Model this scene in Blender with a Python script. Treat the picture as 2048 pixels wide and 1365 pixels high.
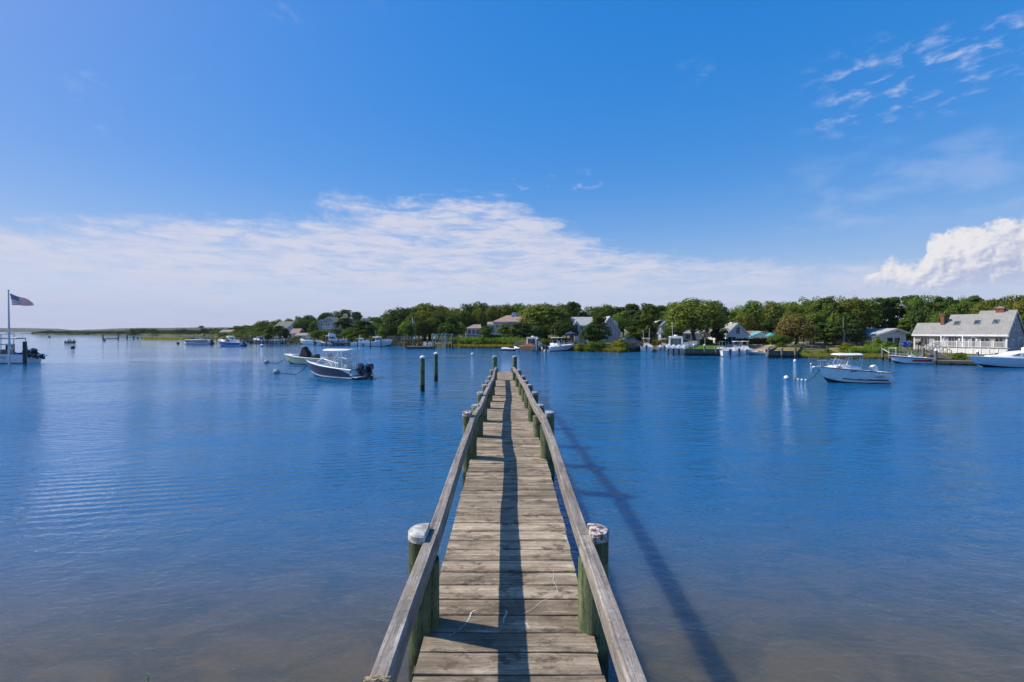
SUN_E = 5.0
EXPOSURE = 0.16
SKY_S = 0.10
SKY_HUE, SKY_SAT, SKY_VAL = 0.5, 1.42, 1.0
SKY_TINT = (1.20, 0.955, 1.0)
SKY_GA, SKY_GB = 8.9, 1.5
HORIZON = (3.45, 4.4, 6.9)
BANK_COL = (5.9, 6.0, 7.2)
WISP_COL = (5.8, 6.2, 7.8)
CUM_DARK = (3.9, 4.4, 6.2)
CUM_LIT = (7.3, 7.2, 7.5)
WAVE = 1.4
SAND_A, SAND_B = (0.070, 0.064, 0.036), (0.105, 0.084, 0.044)
DEEP = (0.002, 0.105, 0.265)
HAZE = 0.00006
import bpy, math, random
from mathutils import Vector, Matrix, Euler, noise as mnoise
R = math.radians
random.seed(7)
scene = bpy.context.scene
col = scene.collection
for o in list(bpy.data.objects):
    bpy.data.objects.remove(o)

# ------------------------------------------------------------------ camera
H = 3.9            # eye height above the water
CX, HY, F = 1017.0, 663.0, 910.0     # vanishing point and focal length, photo pixels
cam_d = bpy.data.cameras.new('camera')
cam = bpy.data.objects.new('camera', cam_d); col.objects.link(cam)
cam.location = (0, 0, H); cam.rotation_euler = (R(90), 0, 0)
cam_d.sensor_width = 36.0; cam_d.lens = 36.0 * F / 2048.0
cam_d.shift_x = (1024 - CX) / 2048.0
cam_d.shift_y = -(682.5 - HY) / 2048.0
cam_d.clip_start = 0.05; cam_d.clip_end = 20000
scene.camera = cam

# ------------------------------------------------------------------ sun and sky
SUN = Vector((-0.97, 0.24, 0.98)).normalized()      # towards the sun
sun_d = bpy.data.lights.new('sun', 'SUN'); sun_d.energy = SUN_E; sun_d.angle = R(0.55); sun_d.color = (1.0, 0.925, 0.81)
sun = bpy.data.objects.new('sun', sun_d); col.objects.link(sun)
sun.rotation_euler = (-SUN).to_track_quat('-Z', 'Y').to_euler(); sun.location = (0, 0, 60)
scene.view_settings.view_transform = 'Standard'; scene.view_settings.look = 'None'
scene.view_settings.exposure = EXPOSURE; scene.view_settings.gamma = 1.0
scene.view_settings.use_curve_mapping = False
scene.render.engine = 'CYCLES'
scene.cycles.use_denoising = True
scene.cycles.max_bounces = 8; scene.cycles.transparent_max_bounces = 12
scene.cycles.caustics_reflective = False; scene.cycles.caustics_refractive = False
scene.cycles.sample_clamp_indirect = 4.0; scene.cycles.sample_clamp_direct = 12.0

world = bpy.data.worlds.new('World'); scene.world = world; world.use_nodes = True
class NT:
    """small helper for node trees"""
    def __init__(s, tree):
        s.t = tree; tree.nodes.clear()
    def n(s, typ, **kw):
        nd = s.t.nodes.new(typ)
        for k, v in kw.items(): setattr(nd, k, v)
        return nd
    def put(s, sock, v):
        if hasattr(v, 'outputs'): v = v.outputs[0]
        if isinstance(v, bpy.types.NodeSocket): s.t.links.new(v, sock)
        elif v is not None:
            if isinstance(v, tuple) and len(v) == 3 and sock.type == 'RGBA': v = v + (1.0,)
            sock.default_value = v
    def math(s, op, a, b=None, c=None, clamp=False):
        m = s.n('ShaderNodeMath', operation=op, use_clamp=clamp)
        s.put(m.inputs[0], a)
        if b is not None: s.put(m.inputs[1], b)
        if c is not None: s.put(m.inputs[2], c)
        return m.outputs[0]
    def smooth(s, v, a, b, lo=0.0, hi=1.0):
        m = s.n('ShaderNodeMapRange', interpolation_type='SMOOTHSTEP')
        s.put(m.inputs['Value'], v); m.inputs['From Min'].default_value = a; m.inputs['From Max'].default_value = b
        m.inputs['To Min'].default_value = lo; m.inputs['To Max'].default_value = hi
        return m.outputs[0]
    def lin(s, v, a, b, lo=0.0, hi=1.0):
        m = s.n('ShaderNodeMapRange')
        s.put(m.inputs['Value'], v); m.inputs['From Min'].default_value = a; m.inputs['From Max'].default_value = b
        m.inputs['To Min'].default_value = lo; m.inputs['To Max'].default_value = hi
        return m.outputs[0]
    def mix(s, f, a, b, mode='MIX'):
        m = s.n('ShaderNodeMix', data_type='RGBA', blend_type=mode)
        s.put(m.inputs[0], f); s.put(m.inputs[6], a); s.put(m.inputs[7], b)
        return m.outputs[2]
    def noise(s, vec, scale, detail=4.0, rough=0.5, dist=0.0):
        m = s.n('ShaderNodeTexNoise'); s.put(m.inputs['Vector'], vec)
        m.inputs['Scale'].default_value = scale; m.inputs['Detail'].default_value = detail
        m.inputs['Roughness'].default_value = rough; m.inputs['Distortion'].default_value = dist
        return m.outputs[0]
    def map(s, vec, scale=(1, 1, 1), rot=(0, 0, 0), loc=(0, 0, 0)):
        m = s.n('ShaderNodeMapping'); s.put(m.inputs['Vector'], vec)
        m.inputs['Scale'].default_value = scale; m.inputs['Rotation'].default_value = rot; m.inputs['Location'].default_value = loc
        return m.outputs[0]
    def comb(s, x, y, z=0.0):
        m = s.n('ShaderNodeCombineXYZ'); s.put(m.inputs[0], x); s.put(m.inputs[1], y); s.put(m.inputs[2], z)
        return m.outputs[0]
    def curve(s, v, pts, x0, x1, y0, y1):
        """piecewise smooth function through pts of (x, y)"""
        f = s.n('ShaderNodeFloatCurve'); c = f.mapping.curves[0]
        P_ = [((x - x0) / (x1 - x0), (y - y0) / (y1 - y0)) for x, y in pts]
        while len(c.points) < len(P_): c.points.new(0.5, 0.5)
        for p, q in zip(c.points, P_): p.location = q; p.handle_type = 'AUTO_CLAMPED'
        f.mapping.use_clip = False; f.mapping.update()
        s.put(f.inputs['Value'], s.lin(v, x0, x1))
        return s.lin(f.outputs[0], 0, 1, y0, y1)

def build_world():
    w = NT(world.node_tree)
    out = w.n('ShaderNodeOutputWorld'); bg = w.n('ShaderNodeBackground')
    sky = w.n('ShaderNodeTexSky', sky_type='NISHITA')
    sky.sun_disc = False; sky.sun_elevation = math.asin(SUN.z)
    sky.sun_rotation = math.atan2(SUN.x, SUN.y); sky.altitude = 0
    sky.air_density = 1.0; sky.dust_density = 0.4; sky.ozone_density = 2.6
    tc = w.n('ShaderNodeTexCoord'); sep = w.n('ShaderNodeSeparateXYZ'); w.put(sep.inputs[0], tc.outputs['Generated'])
    x, y, z = sep.outputs
    az = w.math('MULTIPLY', w.math('ARCTAN2', x, y), 180 / math.pi)
    el = w.math('MULTIPLY', w.math('ARCSINE', z), 180 / math.pi)
    hsv = w.n('ShaderNodeHueSaturation'); w.put(hsv.inputs['Color'], sky)
    hsv.inputs['Hue'].default_value = SKY_HUE; hsv.inputs['Saturation'].default_value = SKY_SAT; hsv.inputs['Value'].default_value = SKY_VAL
    # compress the brightness range between the sun's side and the opposite side, as clear-air film response does
    shsv = w.n('ShaderNodeSeparateColor', mode='HSV'); w.put(shsv.inputs[0], hsv.outputs[0])
    gain = w.math('DIVIDE', SKY_GA, w.math('ADD', shsv.outputs[2], SKY_GB))
    gm = w.n('ShaderNodeCombineXYZ')
    for i in range(3): w.put(gm.inputs[i], gain)
    base = w.mix(1.0, hsv.outputs[0], gm.outputs[0], 'MULTIPLY')
    base = w.mix(1.0, base, SKY_TINT, 'MULTIPLY')
    base = w.mix(w.curve(el, [(-90, .85), (0, .85), (3, .7), (8, .3), (14, 0.06), (20, 0), (90, 0)], -90, 90, 0, 1), base, HORIZON)
    # --- a streaky bank of high cloud low in the sky
    cs = w.comb(w.math('MULTIPLY', az, 0.055), w.math('MULTIPLY', el, 0.28), 0)
    n1 = w.noise(cs, 2.2, 7, 0.58, 0.5)
    cs2 = w.map(w.comb(w.math('MULTIPLY', az, 0.09), w.math('MULTIPLY', el, 0.5), 3.0), rot=(0, 0, R(9)))
    n2 = w.noise(cs2, 3.0, 8, 0.62, 0.7)
    n3 = w.noise(w.comb(w.math('MULTIPLY', az, 0.3), w.math('MULTIPLY', el, 0.5), 7.0), 2.0, 9, 0.68, 0.4)
    top = w.curve(az, [(-180, 9), (-90, 8), (-60, 8.4), (-48, 9.2), (-41, 10.7), (-33, 12.2), (-27, 12.6), (-24.2, 13.2), (-22.5, 15.8), (-19, 16.0),
                       (-14, 15.5), (-9, 15.9), (-3, 16.8), (0.5, 16.0), (5, 14.0), (8, 12.9), (12, 11.2), (16, 9.9), (22, 8.6), (32, 7.4),
                       (40, 6.8), (48, 6.4), (60, 7), (90, 9), (180, 9)], -180, 180, 0, 20)
    edge = w.math('ADD', w.math('SUBTRACT', top, el),
                  w.math('ADD', w.math('MULTIPLY', w.math('SUBTRACT', n1, 0.5), 4.5), w.math('MULTIPLY', w.math('SUBTRACT', n3, 0.5), 3.4)))
    bank = w.smooth(edge, -0.5, 2.3)
    # the wedge of blue under the lifted tongue of the bank
    gx = w.smooth(w.math('ABSOLUTE', w.math('SUBTRACT', az, -22.5)), 7.5, 1.5)
    gy = w.smooth(w.math('ABSOLUTE', w.math('SUBTRACT', el, w.lin(az, -30, -14, 14.0, 13.0))), 1.9, 0.5)
    wedge = w.math('MULTIPLY', gx, gy)
    bank = w.math('MULTIPLY', bank, w.math('SUBTRACT', 1.0, w.math('MULTIPLY', wedge, w.smooth(n3, 0.62, 0.38, 0.55, 1.0))))
    tex = w.smooth(w.math('ADD', w.math('MULTIPLY', n2, 0.7), w.math('MULTIPLY', n1, 0.5)), 0.42, 0.70, 0.30, 1.0)
    low = w.curve(el, [(0, 0.12), (2.5, 0.26), (5, 0.60), (7.5, 0.95), (20, 1.0), (90, 1)], 0, 90, 0, 1)
    right = w.curve(az, [(-180, 0.6), (-60, 0.95), (2, 0.95), (10, 0.96), (20, 0.95), (35, 0.9), (50, 0.85), (90, 0.8), (180, 0.6)], -180, 180, 0, 1)
    bank = w.math('MULTIPLY', w.math('MULTIPLY', w.math('MULTIPLY', bank, tex), low), right)
    # --- torn wisps higher up
    wc = w.map(w.comb(w.math('MULTIPLY', az, 0.24), w.math('MULTIPLY', el, 0.55), 11.0), rot=(0, 0, R(10)))
    n4 = w.noise(wc, 1.7, 6, 0.56, 0.35)
    n5 = w.noise(w.comb(w.math('MULTIPLY', az, 0.07), w.math('MULTIPLY', el, 0.1), 5.0), 1.5, 2, 0.5)
    wisp_region = w.math('MULTIPLY', w.smooth(az, 31, 38), w.math('MULTIPLY', w.smooth(el, 18, 21), w.smooth(el, 27.5, 24)))
    wisp_region = w.math('MAXIMUM', wisp_region, w.math('MULTIPLY', w.smooth(n5, 0.60, 0.72), w.smooth(el, 14, 18, 0, 0.25)))
    wisp = w.math('MULTIPLY', w.smooth(n4, 0.49, 0.82), wisp_region)
    veil = w.math('MULTIPLY', w.smooth(w.noise(wc, 0.9, 4, 0.5, 0.3), 0.38, 0.72),
                  w.math('MULTIPLY', w.smooth(az, 28, 37), w.math('MULTIPLY', w.smooth(el, 8, 12), w.smooth(el, 19, 15))))
    small = w.math('MULTIPLY', w.smooth(n4, 0.56, 0.66), w.math('MULTIPLY', w.smooth(w.math('ABSOLUTE', w.math('SUBTRACT', az, 6.5)), 8, 3),
                   w.smooth(w.math('ABSOLUTE', w.math('SUBTRACT', el, 18.0)), 1.1, 0.3)))
    wisp = w.math('MAXIMUM', w.math('MULTIPLY', wisp, 0.72), w.math('MAXIMUM', w.math('MULTIPLY', veil, 0.22), w.math('MULTIPLY', small, 0.38)))
    # --- a cumulus low on the right
    ctop = w.curve(az, [(30, 2.5), (36.3, 3.6), (37.5, 4.9), (39, 6.3), (40.2, 7.0), (41.2, 6.2), (42.2, 6.7), (42.9, 8.7), (44, 9.3), (46, 9.3), (47.5, 9.6),
                        (49, 9.7), (52, 9.6), (56, 8.2), (60, 5.5), (64, 2.5)], 30, 64, 0, 12)
    cc = w.comb(w.math('MULTIPLY', az, 1.0), w.math('MULTIPLY', el, 1.0), 2.0)
    b1 = w.noise(cc, 0.9, 7, 0.60, 0.25); b2 = w.noise(cc, 0.45, 6, 0.55, 0.3)
    cbase = w.curve(az, [(30, 4.2), (36, 4.4), (40, 4.5), (43, 3.7), (46, 4.1), (50, 4.4), (64, 4.6)], 30, 64, 0, 12)
    cedge = w.math('ADD', w.math('SUBTRACT', ctop, el), w.math('MULTIPLY', w.math('SUBTRACT', b1, 0.5), 3.4))
    cbot = w.math('ADD', w.math('SUBTRACT', el, cbase), w.math('MULTIPLY', w.math('SUBTRACT', b2, 0.5), 2.0))
    cum = w.math('MULTIPLY', w.smooth(cedge, -0.1, 0.75), w.smooth(cbot, -0.9, 1.2))
    cum = w.math('MULTIPLY', cum, w.smooth(w.math('ABSOLUTE', w.math('SUBTRACT', az, 49)), 14.2, 12.5))
    body = w.math('DIVIDE', w.math('SUBTRACT', el, cbase), w.math('MAXIMUM', w.math('SUBTRACT', ctop, cbase), 0.5))
    b3 = w.noise(w.comb(w.math('ADD', az, 0.22), w.math('SUBTRACT', el, 0.22), 2.0), 0.9, 7, 0.60, 0.25)   # the same billows seen a little towards the sun
    lit = w.math('ADD', w.math('MULTIPLY', body, 0.7), w.math('MULTIPLY', w.math('SUBTRACT', b1, b3), 1.9))
    lit = w.math('ADD', lit, w.math('MULTIPLY', w.math('SUBTRACT', b2, 0.5), 0.9))
    lit = w.math('ADD', lit, w.lin(az, 40, 54, 0.30, -0.28))
    cum_col = w.mix(w.smooth(lit, -0.1, 0.75), CUM_DARK, CUM_LIT)
    c = w.mix(bank, base, BANK_COL)
    c = w.mix(wisp, c, WISP_COL)
    c = w.mix(cum, c, cum_col)
    w.put(bg.inputs['Color'], c); bg.inputs['Strength'].default_value = SKY_S
    w.put(out.inputs['Surface'], bg.outputs[0])
build_world()
# ------------------------------------------------------------------ mesh and object helpers
def P(px, d, z=None, py=None):
    """world point at photo column px and distance d along the dock axis, height z (or the height seen at photo row py)"""
    x = (px - CX) * d / F
    if z is None: z = H - (py - HY) * d / F
    return Vector((x, d, z))
def DW(py): return H * F / (py - HY)          # distance of the water surface seen at photo row py
def ZP(py, d): return H - (py - HY) * d / F

class MB:
    def __init__(s): s.v = []; s.f = []; s.m = []; s.cur = 0
    def mat(s, i): s.cur = i; return s
    def add(s, vs, fs):
        o = len(s.v); s.v += [tuple(v) for v in vs]
        s.f += [tuple(i + o for i in f) for f in fs]; s.m += [s.cur] * len(fs); return s
    def box(s, x0, x1, y0, y1, z0, z1, M=None):
        vs = [Vector((x, y, z)) for z in (z0, z1) for y in (y0, y1) for x in (x0, x1)]
        if M is not None: vs = [M @ v for v in vs]
        return s.add(vs, [(0, 2, 3, 1), (4, 5, 7, 6), (0, 1, 5, 4), (1, 3, 7, 5), (3, 2, 6, 7), (2, 0, 4, 6)])
    def prism(s, pts, a, b, axis='y', M=None):
        """extrude polygon pts (2d) from a to b along axis"""
        def mk(p, t):
            return Vector((p[0], t, p[1])) if axis == 'y' else Vector((t, p[0], p[1])) if axis == 'x' else Vector((p[0], p[1], t))
        n = len(pts); vs = [mk(p, a) for p in pts] + [mk(p, b) for p in pts]
        if M is not None: vs = [M @ v for v in vs]
        fs = [tuple(range(n)), tuple(range(2 * n - 1, n - 1, -1))]
        fs += [(i, i + n, (i + 1) % n + n, (i + 1) % n) for i in range(n)]
        return s.add(vs, fs)
    def tube(s, pts, r, n=8, caps=True):
        pts = [Vector(p) for p in pts]; k = len(pts)
        rs = r if isinstance(r, (list, tuple)) else [r] * k
        vs = []; prev = None
        for i, p in enumerate(pts):
            t = (pts[min(i + 1, k - 1)] - pts[max(i - 1, 0)])
            t = t.normalized() if t.length > 1e-9 else Vector((0, 0, 1))
            u = prev - t * prev.dot(t) if prev is not None else (Vector((0, 0, 1)).cross(t) if abs(t.z) < 0.95 else Vector((1, 0, 0)).cross(t))
            if u.length < 1e-6: u = t.orthogonal()
            u.normalize(); prev = u; w = t.cross(u)
            vs += [p + (u * math.cos(a) + w * math.sin(a)) * rs[i] for a in (2 * math.pi * j / n for j in range(n))]
        fs = []
        for i in range(k - 1):
            for j in range(n):
                a = i * n + j; b = i * n + (j + 1) % n; fs.append((a, b, b + n, a + n))
        if caps: fs += [tuple(range(n - 1, -1, -1)), tuple(range((k - 1) * n, k * n))]
        return s.add(vs, fs)
    def ball(s, c, rx, ry=None, rz=None, n=10, m=6, M=None):
        ry = ry or rx; rz = rz or rx; vs = []; fs = []
        for i in range(m + 1):
            th = math.pi * i / m
            for j in range(n):
                a = 2 * math.pi * j / n
                v = Vector((rx * math.sin(th) * math.cos(a), ry * math.sin(th) * math.sin(a), rz * math.cos(th)))
                if M is not None: v = M @ v
                vs.append(Vector(c) + v)
        for i in range(m):
            for j in range(n):
                a = i * n + j; b = i * n + (j + 1) % n; fs.append((a, a + n, b + n, b))
        return s.add(vs, fs)
    def loft(s, rings, closed=True, caps=True):
        n = len(rings[0]); vs = [v for r_ in rings for v in r_]; fs = []
        for i in range(len(rings) - 1):
            for j in range(n if closed else n - 1):
                a = i * n + j; b = i * n + (j + 1) % n; fs.append((a, b, b + n, a + n))
        if caps and closed: fs += [tuple(range(n - 1, -1, -1)), tuple(range((len(rings) - 1) * n, len(rings) * n))]
        return s.add(vs, fs)
    def build(s, name, mats, parent=None, smooth=False, loc=None, kind=None, label=None):
        me = bpy.data.meshes.new(name); me.from_pydata(s.v, [], s.f)
        if not isinstance(mats, (list, tuple)): mats = [mats]
        for m in mats: me.materials.append(m)
        if len(mats) > 1: me.polygons.foreach_set('material_index', s.m)
        if smooth:
            me.polygons.foreach_set('use_smooth', [True] * len(s.f))
            try: me.set_sharp_from_angle(angle=R(38 if smooth is True else smooth))
            except Exception: pass
        me.update()
        return link(name, me, parent, loc, kind, label)

def link(name, me, parent=None, loc=None, kind=None, label=None):
    o = bpy.data.objects.new(name, me); col.objects.link(o)
    if parent is not None: o.parent = parent
    if loc is not None: o.location = loc
    if kind: o['kind'] = kind
    if label: o['label'] = label
    return o
def tag(o, label, cat, group=None):
    o['label'] = label; o['category'] = cat
    if group: o['group'] = group
    return o
def thing(name, label, cat, loc=(0, 0, 0), rz=0.0, group=None):
    o = bpy.data.objects.new(name, None); col.objects.link(o)
    o.location = loc; o.rotation_euler = (0, 0, rz); o.empty_display_size = 0.3
    return tag(o, label, cat, group)
def dup(root, loc=None, rz=None, label=None, parent=None):
    c = root.copy(); col.objects.link(c)
    if parent is not None: c.parent = parent
    if loc is not None: c.location = loc
    if rz is not None: c.rotation_euler = (0, 0, rz)
    if label: c['label'] = label
    for ch in list(root.children): dup(ch, parent=c)
    return c

# ------------------------------------------------------------------ materials
MATS = {}
def mat(name, colr, rough=0.6, var=0.12, scale=3.0, bump=0.0, metal=0.0, coat=0.0, obj_var=0.0, detail=4, stretch=(1, 1, 1), spec=0.5):
    if name in MATS: return MATS[name]
    m = bpy.data.materials.new(name); m.use_nodes = True; t = NT(m.node_tree)
    out = t.n('ShaderNodeOutputMaterial'); b = t.n('ShaderNodeBsdfPrincipled')
    tc = t.n('ShaderNodeTexCoord'); v = t.map(tc.outputs['Object'], scale=stretch)
    n = t.noise(v, scale, detail, 0.6)
    dark = tuple(c * (1 - 2.2 * var) for c in colr); light = tuple(min(1, c * (1 + 1.6 * var)) for c in colr)
    c = t.mix(t.smooth(n, 0.3, 0.7), dark, light)
    if obj_var:
        oi = t.n('ShaderNodeObjectInfo'); h = t.n('ShaderNodeHueSaturation'); t.put(h.inputs['Color'], c)
        t.put(h.inputs['Value'], t.lin(oi.outputs['Random'], 0, 1, 1 - obj_var, 1 + obj_var)); c = h.outputs[0]
    t.put(b.inputs['Base Color'], c); b.inputs['Roughness'].default_value = rough; b.inputs['Metallic'].default_value = metal
    b.inputs['Coat Weight'].default_value = coat; b.inputs['Specular IOR Level'].default_value = spec
    if bump:
        bp = t.n('ShaderNodeBump'); bp.inputs['Strength'].default_value = bump; bp.inputs['Distance'].default_value = 0.02
        t.put(bp.inputs['Height'], t.noise(v, scale * 3, 6, 0.65)); t.put(b.inputs['Normal'], bp.outputs[0])
    t.put(out.inputs[0], b.outputs[0]); MATS[name] = m
    return m

def wood_mat(name, lo, mid, hi, axis, grain=1.0, mold=0.4, vary=0.16, stain=(0.10, 0.075, 0.045)):
    """weathered timber, grain running along axis 0 / 1 / 2 of the piece"""
    m = bpy.data.materials.new(name); m.use_nodes = True; t = NT(m.node_tree)
    out = t.n('ShaderNodeOutputMaterial'); b = t.n('ShaderNodeBsdfPrincipled')
    tc = t.n('ShaderNodeTexCoord'); oi = t.n('ShaderNodeObjectInfo')
    off = t.n('ShaderNodeVectorMath', operation='ADD'); t.put(off.inputs[0], tc.outputs['Object'])
    rv = t.n('ShaderNodeVectorMath', operation='SCALE'); t.put(rv.inputs[0], (1.0, 1.7, 2.3)); 
    t.put(rv.inputs['Scale'], t.math('MULTIPLY', oi.outputs['Random'], 37.0)); t.put(off.inputs[1], rv.outputs[0])
    s1 = [14.0] * 3; s1[axis] = 0.8; s2 = [60.0] * 3; s2[axis] = 2.2; s3 = [3.2] * 3; s3[axis] = 1.3
    v1 = t.map(off.outputs[0], scale=tuple(s1)); v2 = t.map(off.outputs[0], scale=tuple(s2)); v3 = t.map(off.outputs[0], scale=tuple(s3))
    g1 = t.noise(v1, 1.0, 5, 0.62, 0.6); g2 = t.noise(v2, 1.0, 3, 0.6, 0.2); g3 = t.noise(v3, 1.0, 6, 0.62, 0.4)
    g = t.math('ADD', t.math('MULTIPLY', g1, 0.55), t.math('MULTIPLY', g2, 0.45))
    c = t.mix(t.smooth(g, 0.36, 0.52), lo, mid); c = t.mix(t.smooth(g, 0.50, 0.66), c, hi)
    c = t.mix(t.math('MULTIPLY', t.smooth(g3, 0.46, 0.70), mold), c, stain)
    blot = t.noise(t.map(off.outputs[0], scale=(5, 5, 5)), 1.0, 8, 0.7)
    c = t.mix(t.math('MULTIPLY', t.smooth(blot, 0.51, 0.63), mold * 1.0), c, tuple(x * 0.42 for x in lo))
    c = t.mix(t.math('MULTIPLY', t.smooth(blot, 0.42, 0.30), 0.42), c, tuple(min(1, x * 1.25) for x in hi))
    # fine flecks of lichen and open grain
    s4 = [85.0] * 3; s4[axis] = 22.0
    fl = t.noise(t.map(off.outputs[0], scale=tuple(s4)), 1.0, 5, 0.72)
    c = t.mix(t.math('MULTIPLY', t.smooth(fl, 0.54, 0.66), 0.55), c, tuple(x * 0.5 for x in lo))
    c = t.mix(t.math('MULTIPLY', t.smooth(fl, 0.44, 0.34), 0.45), c, tuple(min(1, x * 1.3) for x in hi))
    wide = t.noise(t.map(off.outputs[0], scale=(1.6, 1.6, 1.6)), 1.0, 5, 0.6)
    c = t.mix(t.math('MULTIPLY', t.smooth(wide, 0.47, 0.62), mold * 0.65), c, tuple(x * 0.9 for x in lo))
    h = t.n('ShaderNodeHueSaturation'); t.put(h.inputs['Color'], c)
    t.put(h.inputs['Value'], t.lin(oi.outputs['Random'], 0, 1, 1 - vary, 1 + vary))
    t.put(b.inputs['Base Color'], h.outputs[0]); b.inputs['Roughness'].default_value = 0.86; b.inputs['Specular IOR Level'].default_value = 0.25
    bp = t.n('ShaderNodeBump'); bp.inputs['Strength'].default_value = 0.7 * grain; bp.inputs['Distance'].default_value = 0.006
    t.put(bp.inputs['Height'], t.math('ADD', g, t.math('MULTIPLY', blot, 0.4))); t.put(b.inputs['Normal'], bp.outputs[0])
    t.put(out.inputs[0], b.outputs[0]); return m

def glass_mat(name, tint, rough=0.08, alpha=0.0):
    m = bpy.data.materials.new(name); m.use_nodes = True; t = NT(m.node_tree)
    out = t.n('ShaderNodeOutputMaterial')
    if alpha > 0:       # thin clear acrylic or vinyl
        tr = t.n('ShaderNodeBsdfTransparent'); tr.inputs[0].default_value = tint + (1,)
        gl = t.n('ShaderNodeBsdfGlossy'); gl.inputs['Roughness'].default_value = rough
        mx = t.n('ShaderNodeMixShader'); mx.inputs[0].default_value = alpha
        t.put(mx.inputs[1], tr.outputs[0]); t.put(mx.inputs[2], gl.outputs[0]); t.put(out.inputs[0], mx.outputs[0])
    else:
        b = t.n('ShaderNodeBsdfPrincipled'); tc = t.n('ShaderNodeTexCoord')
        n = t.noise(t.map(tc.outputs['Object'], scale=(1.2, 1.2, 0.8)), 2.0, 2)
        t.put(b.inputs['Base Color'], t.mix(t.smooth(n, 0.4, 0.6), tint, tuple(min(1, c * 2.2 + 0.02) for c in tint)))
        b.inputs['Roughness'].default_value = rough; t.put(out.inputs[0], b.outputs[0])
    return m

W_plank = wood_mat('weathered_plank_wood', (0.165, 0.125, 0.085), (0.34, 0.272, 0.190), (0.55, 0.465, 0.345), 0, 1.0, 0.85, 0.20)
W_rail = wood_mat('silvered_rail_wood', (0.125, 0.110, 0.095), (0.255, 0.228, 0.200), (0.42, 0.385, 0.34), 1, 2.0, 0.35, 0.10, (0.17, 0.12, 0.06))
W_beam = wood_mat('dark_beam_wood', (0.06, 0.055, 0.04), (0.12, 0.11, 0.085), (0.2, 0.185, 0.15), 1, 1.0, 0.4)
W_pile = wood_mat('green_treated_pile_wood', (0.045, 0.066, 0.030), (0.135, 0.165, 0.082), (0.235, 0.255, 0.145), 2, 2.4, 0.6, 0.16, (0.05, 0.085, 0.035))
W_grey = wood_mat('grey_dock_wood', (0.10, 0.095, 0.085), (0.20, 0.185, 0.165), (0.32, 0.30, 0.27), 2, 0.6, 0.3)
def pile_water_mat(src, name):
    """the same timber with a dark wet tide band just above the water"""
    m = src.copy(); m.name = name; nt = m.node_tree; t = NT.__new__(NT); t.t = nt
    b = next(n for n in nt.nodes if n.type == 'BSDF_PRINCIPLED'); lk = b.inputs['Base Color'].links[0]; c = lk.from_socket
    geo = t.n('ShaderNodeNewGeometry'); sp = t.n('ShaderNodeSeparateXYZ'); t.put(sp.inputs[0], geo.outputs['Position'])
    n = t.noise(geo.outputs['Position'], 5.0, 4, 0.6)
    f = t.smooth(t.math('ADD', sp.outputs[2], t.math('MULTIPLY', n, -0.5)), 0.32, 0.10)
    t.put(b.inputs['Base Color'], t.mix(t.math('MULTIPLY', f, 0.9), c, (0.016, 0.017, 0.010))); return m
W_pile_w = pile_water_mat(W_pile, 'green_pile_wood_with_tide_band')
W_grey_w = pile_water_mat(W_grey, 'grey_pile_wood_with_tide_band')
white_p = mat('white_paint', (0.78, 0.78, 0.76), 0.5, 0.05)
white_gel = mat('white_gelcoat', (0.84, 0.84, 0.81), 0.35, 0.03, coat=0.15)
cream_gel = mat('cream_gelcoat', (0.68, 0.62, 0.36), 0.4, 0.03, coat=0.05)
navy_gel = mat('navy_gelcoat', (0.008, 0.016, 0.060), 0.35, 0.05, coat=0.1)
blue_gel = mat('bright_blue_gelcoat', (0.02, 0.17, 0.50), 0.2, 0.04, coat=0.5)
ltblue_gel = mat('pale_blue_gelcoat', (0.72, 0.76, 0.80), 0.4, 0.03, coat=0.1)
red_gel = mat('dark_red_gelcoat', (0.16, 0.012, 0.018), 0.25, 0.05, coat=0.4)
red_strip = mat('red_paint', (0.45, 0.03, 0.03), 0.4, 0.08)
black_anti = mat('black_bottom_paint', (0.015, 0.016, 0.02), 0.6, 0.1)
blue_anti = mat('teal_bottom_paint', (0.05, 0.22, 0.32), 0.5, 0.1)
black_cover = mat('black_canvas', (0.013, 0.013, 0.016), 0.8, 0.2, 5, 0.3)
blue_cover = mat('blue_canvas', (0.02, 0.10, 0.42), 0.75, 0.12, 5)
navy_cover = mat('navy_canvas', (0.015, 0.03, 0.11), 0.75, 0.12, 5)
green_cover = mat('dark_green_canvas', (0.02, 0.08, 0.06), 0.75, 0.12, 5)
engine_dk = mat('charcoal_engine_cowl', (0.025, 0.035, 0.055), 0.25, 0.06, coat=0.4)
engine_wh = mat('white_engine_cowl', (0.78, 0.78, 0.78), 0.25, 0.03, coat=0.4)
engine_leg = mat('black_engine_leg', (0.015, 0.017, 0.022), 0.4, 0.1)
steel = mat('polished_rail_metal', (0.62, 0.63, 0.65), 0.25, 0.05, metal=0.85)
alu = mat('dull_aluminium', (0.50, 0.52, 0.54), 0.45, 0.06, metal=0.6)
varnish = mat('varnished_wood', (0.42, 0.15, 0.035), 0.25, 0.2, 6, coat=0.5, stretch=(0.3, 3, 3))
rope_m = mat('tan_rope', (0.33, 0.26, 0.16), 0.9, 0.2, 40, 0.5)
blue_rope = mat('dark_blue_rope', (0.02, 0.05, 0.10), 0.85, 0.2, 20)
clear_vinyl = glass_mat('clear_vinyl', (0.86, 0.90, 0.94), 0.06, 0.14)
boat_glass = glass_mat('tinted_boat_glass', (0.03, 0.05, 0.06), 0.06)
house_glass = glass_mat('window_glass', (0.018, 0.022, 0.026), 0.06)
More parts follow.
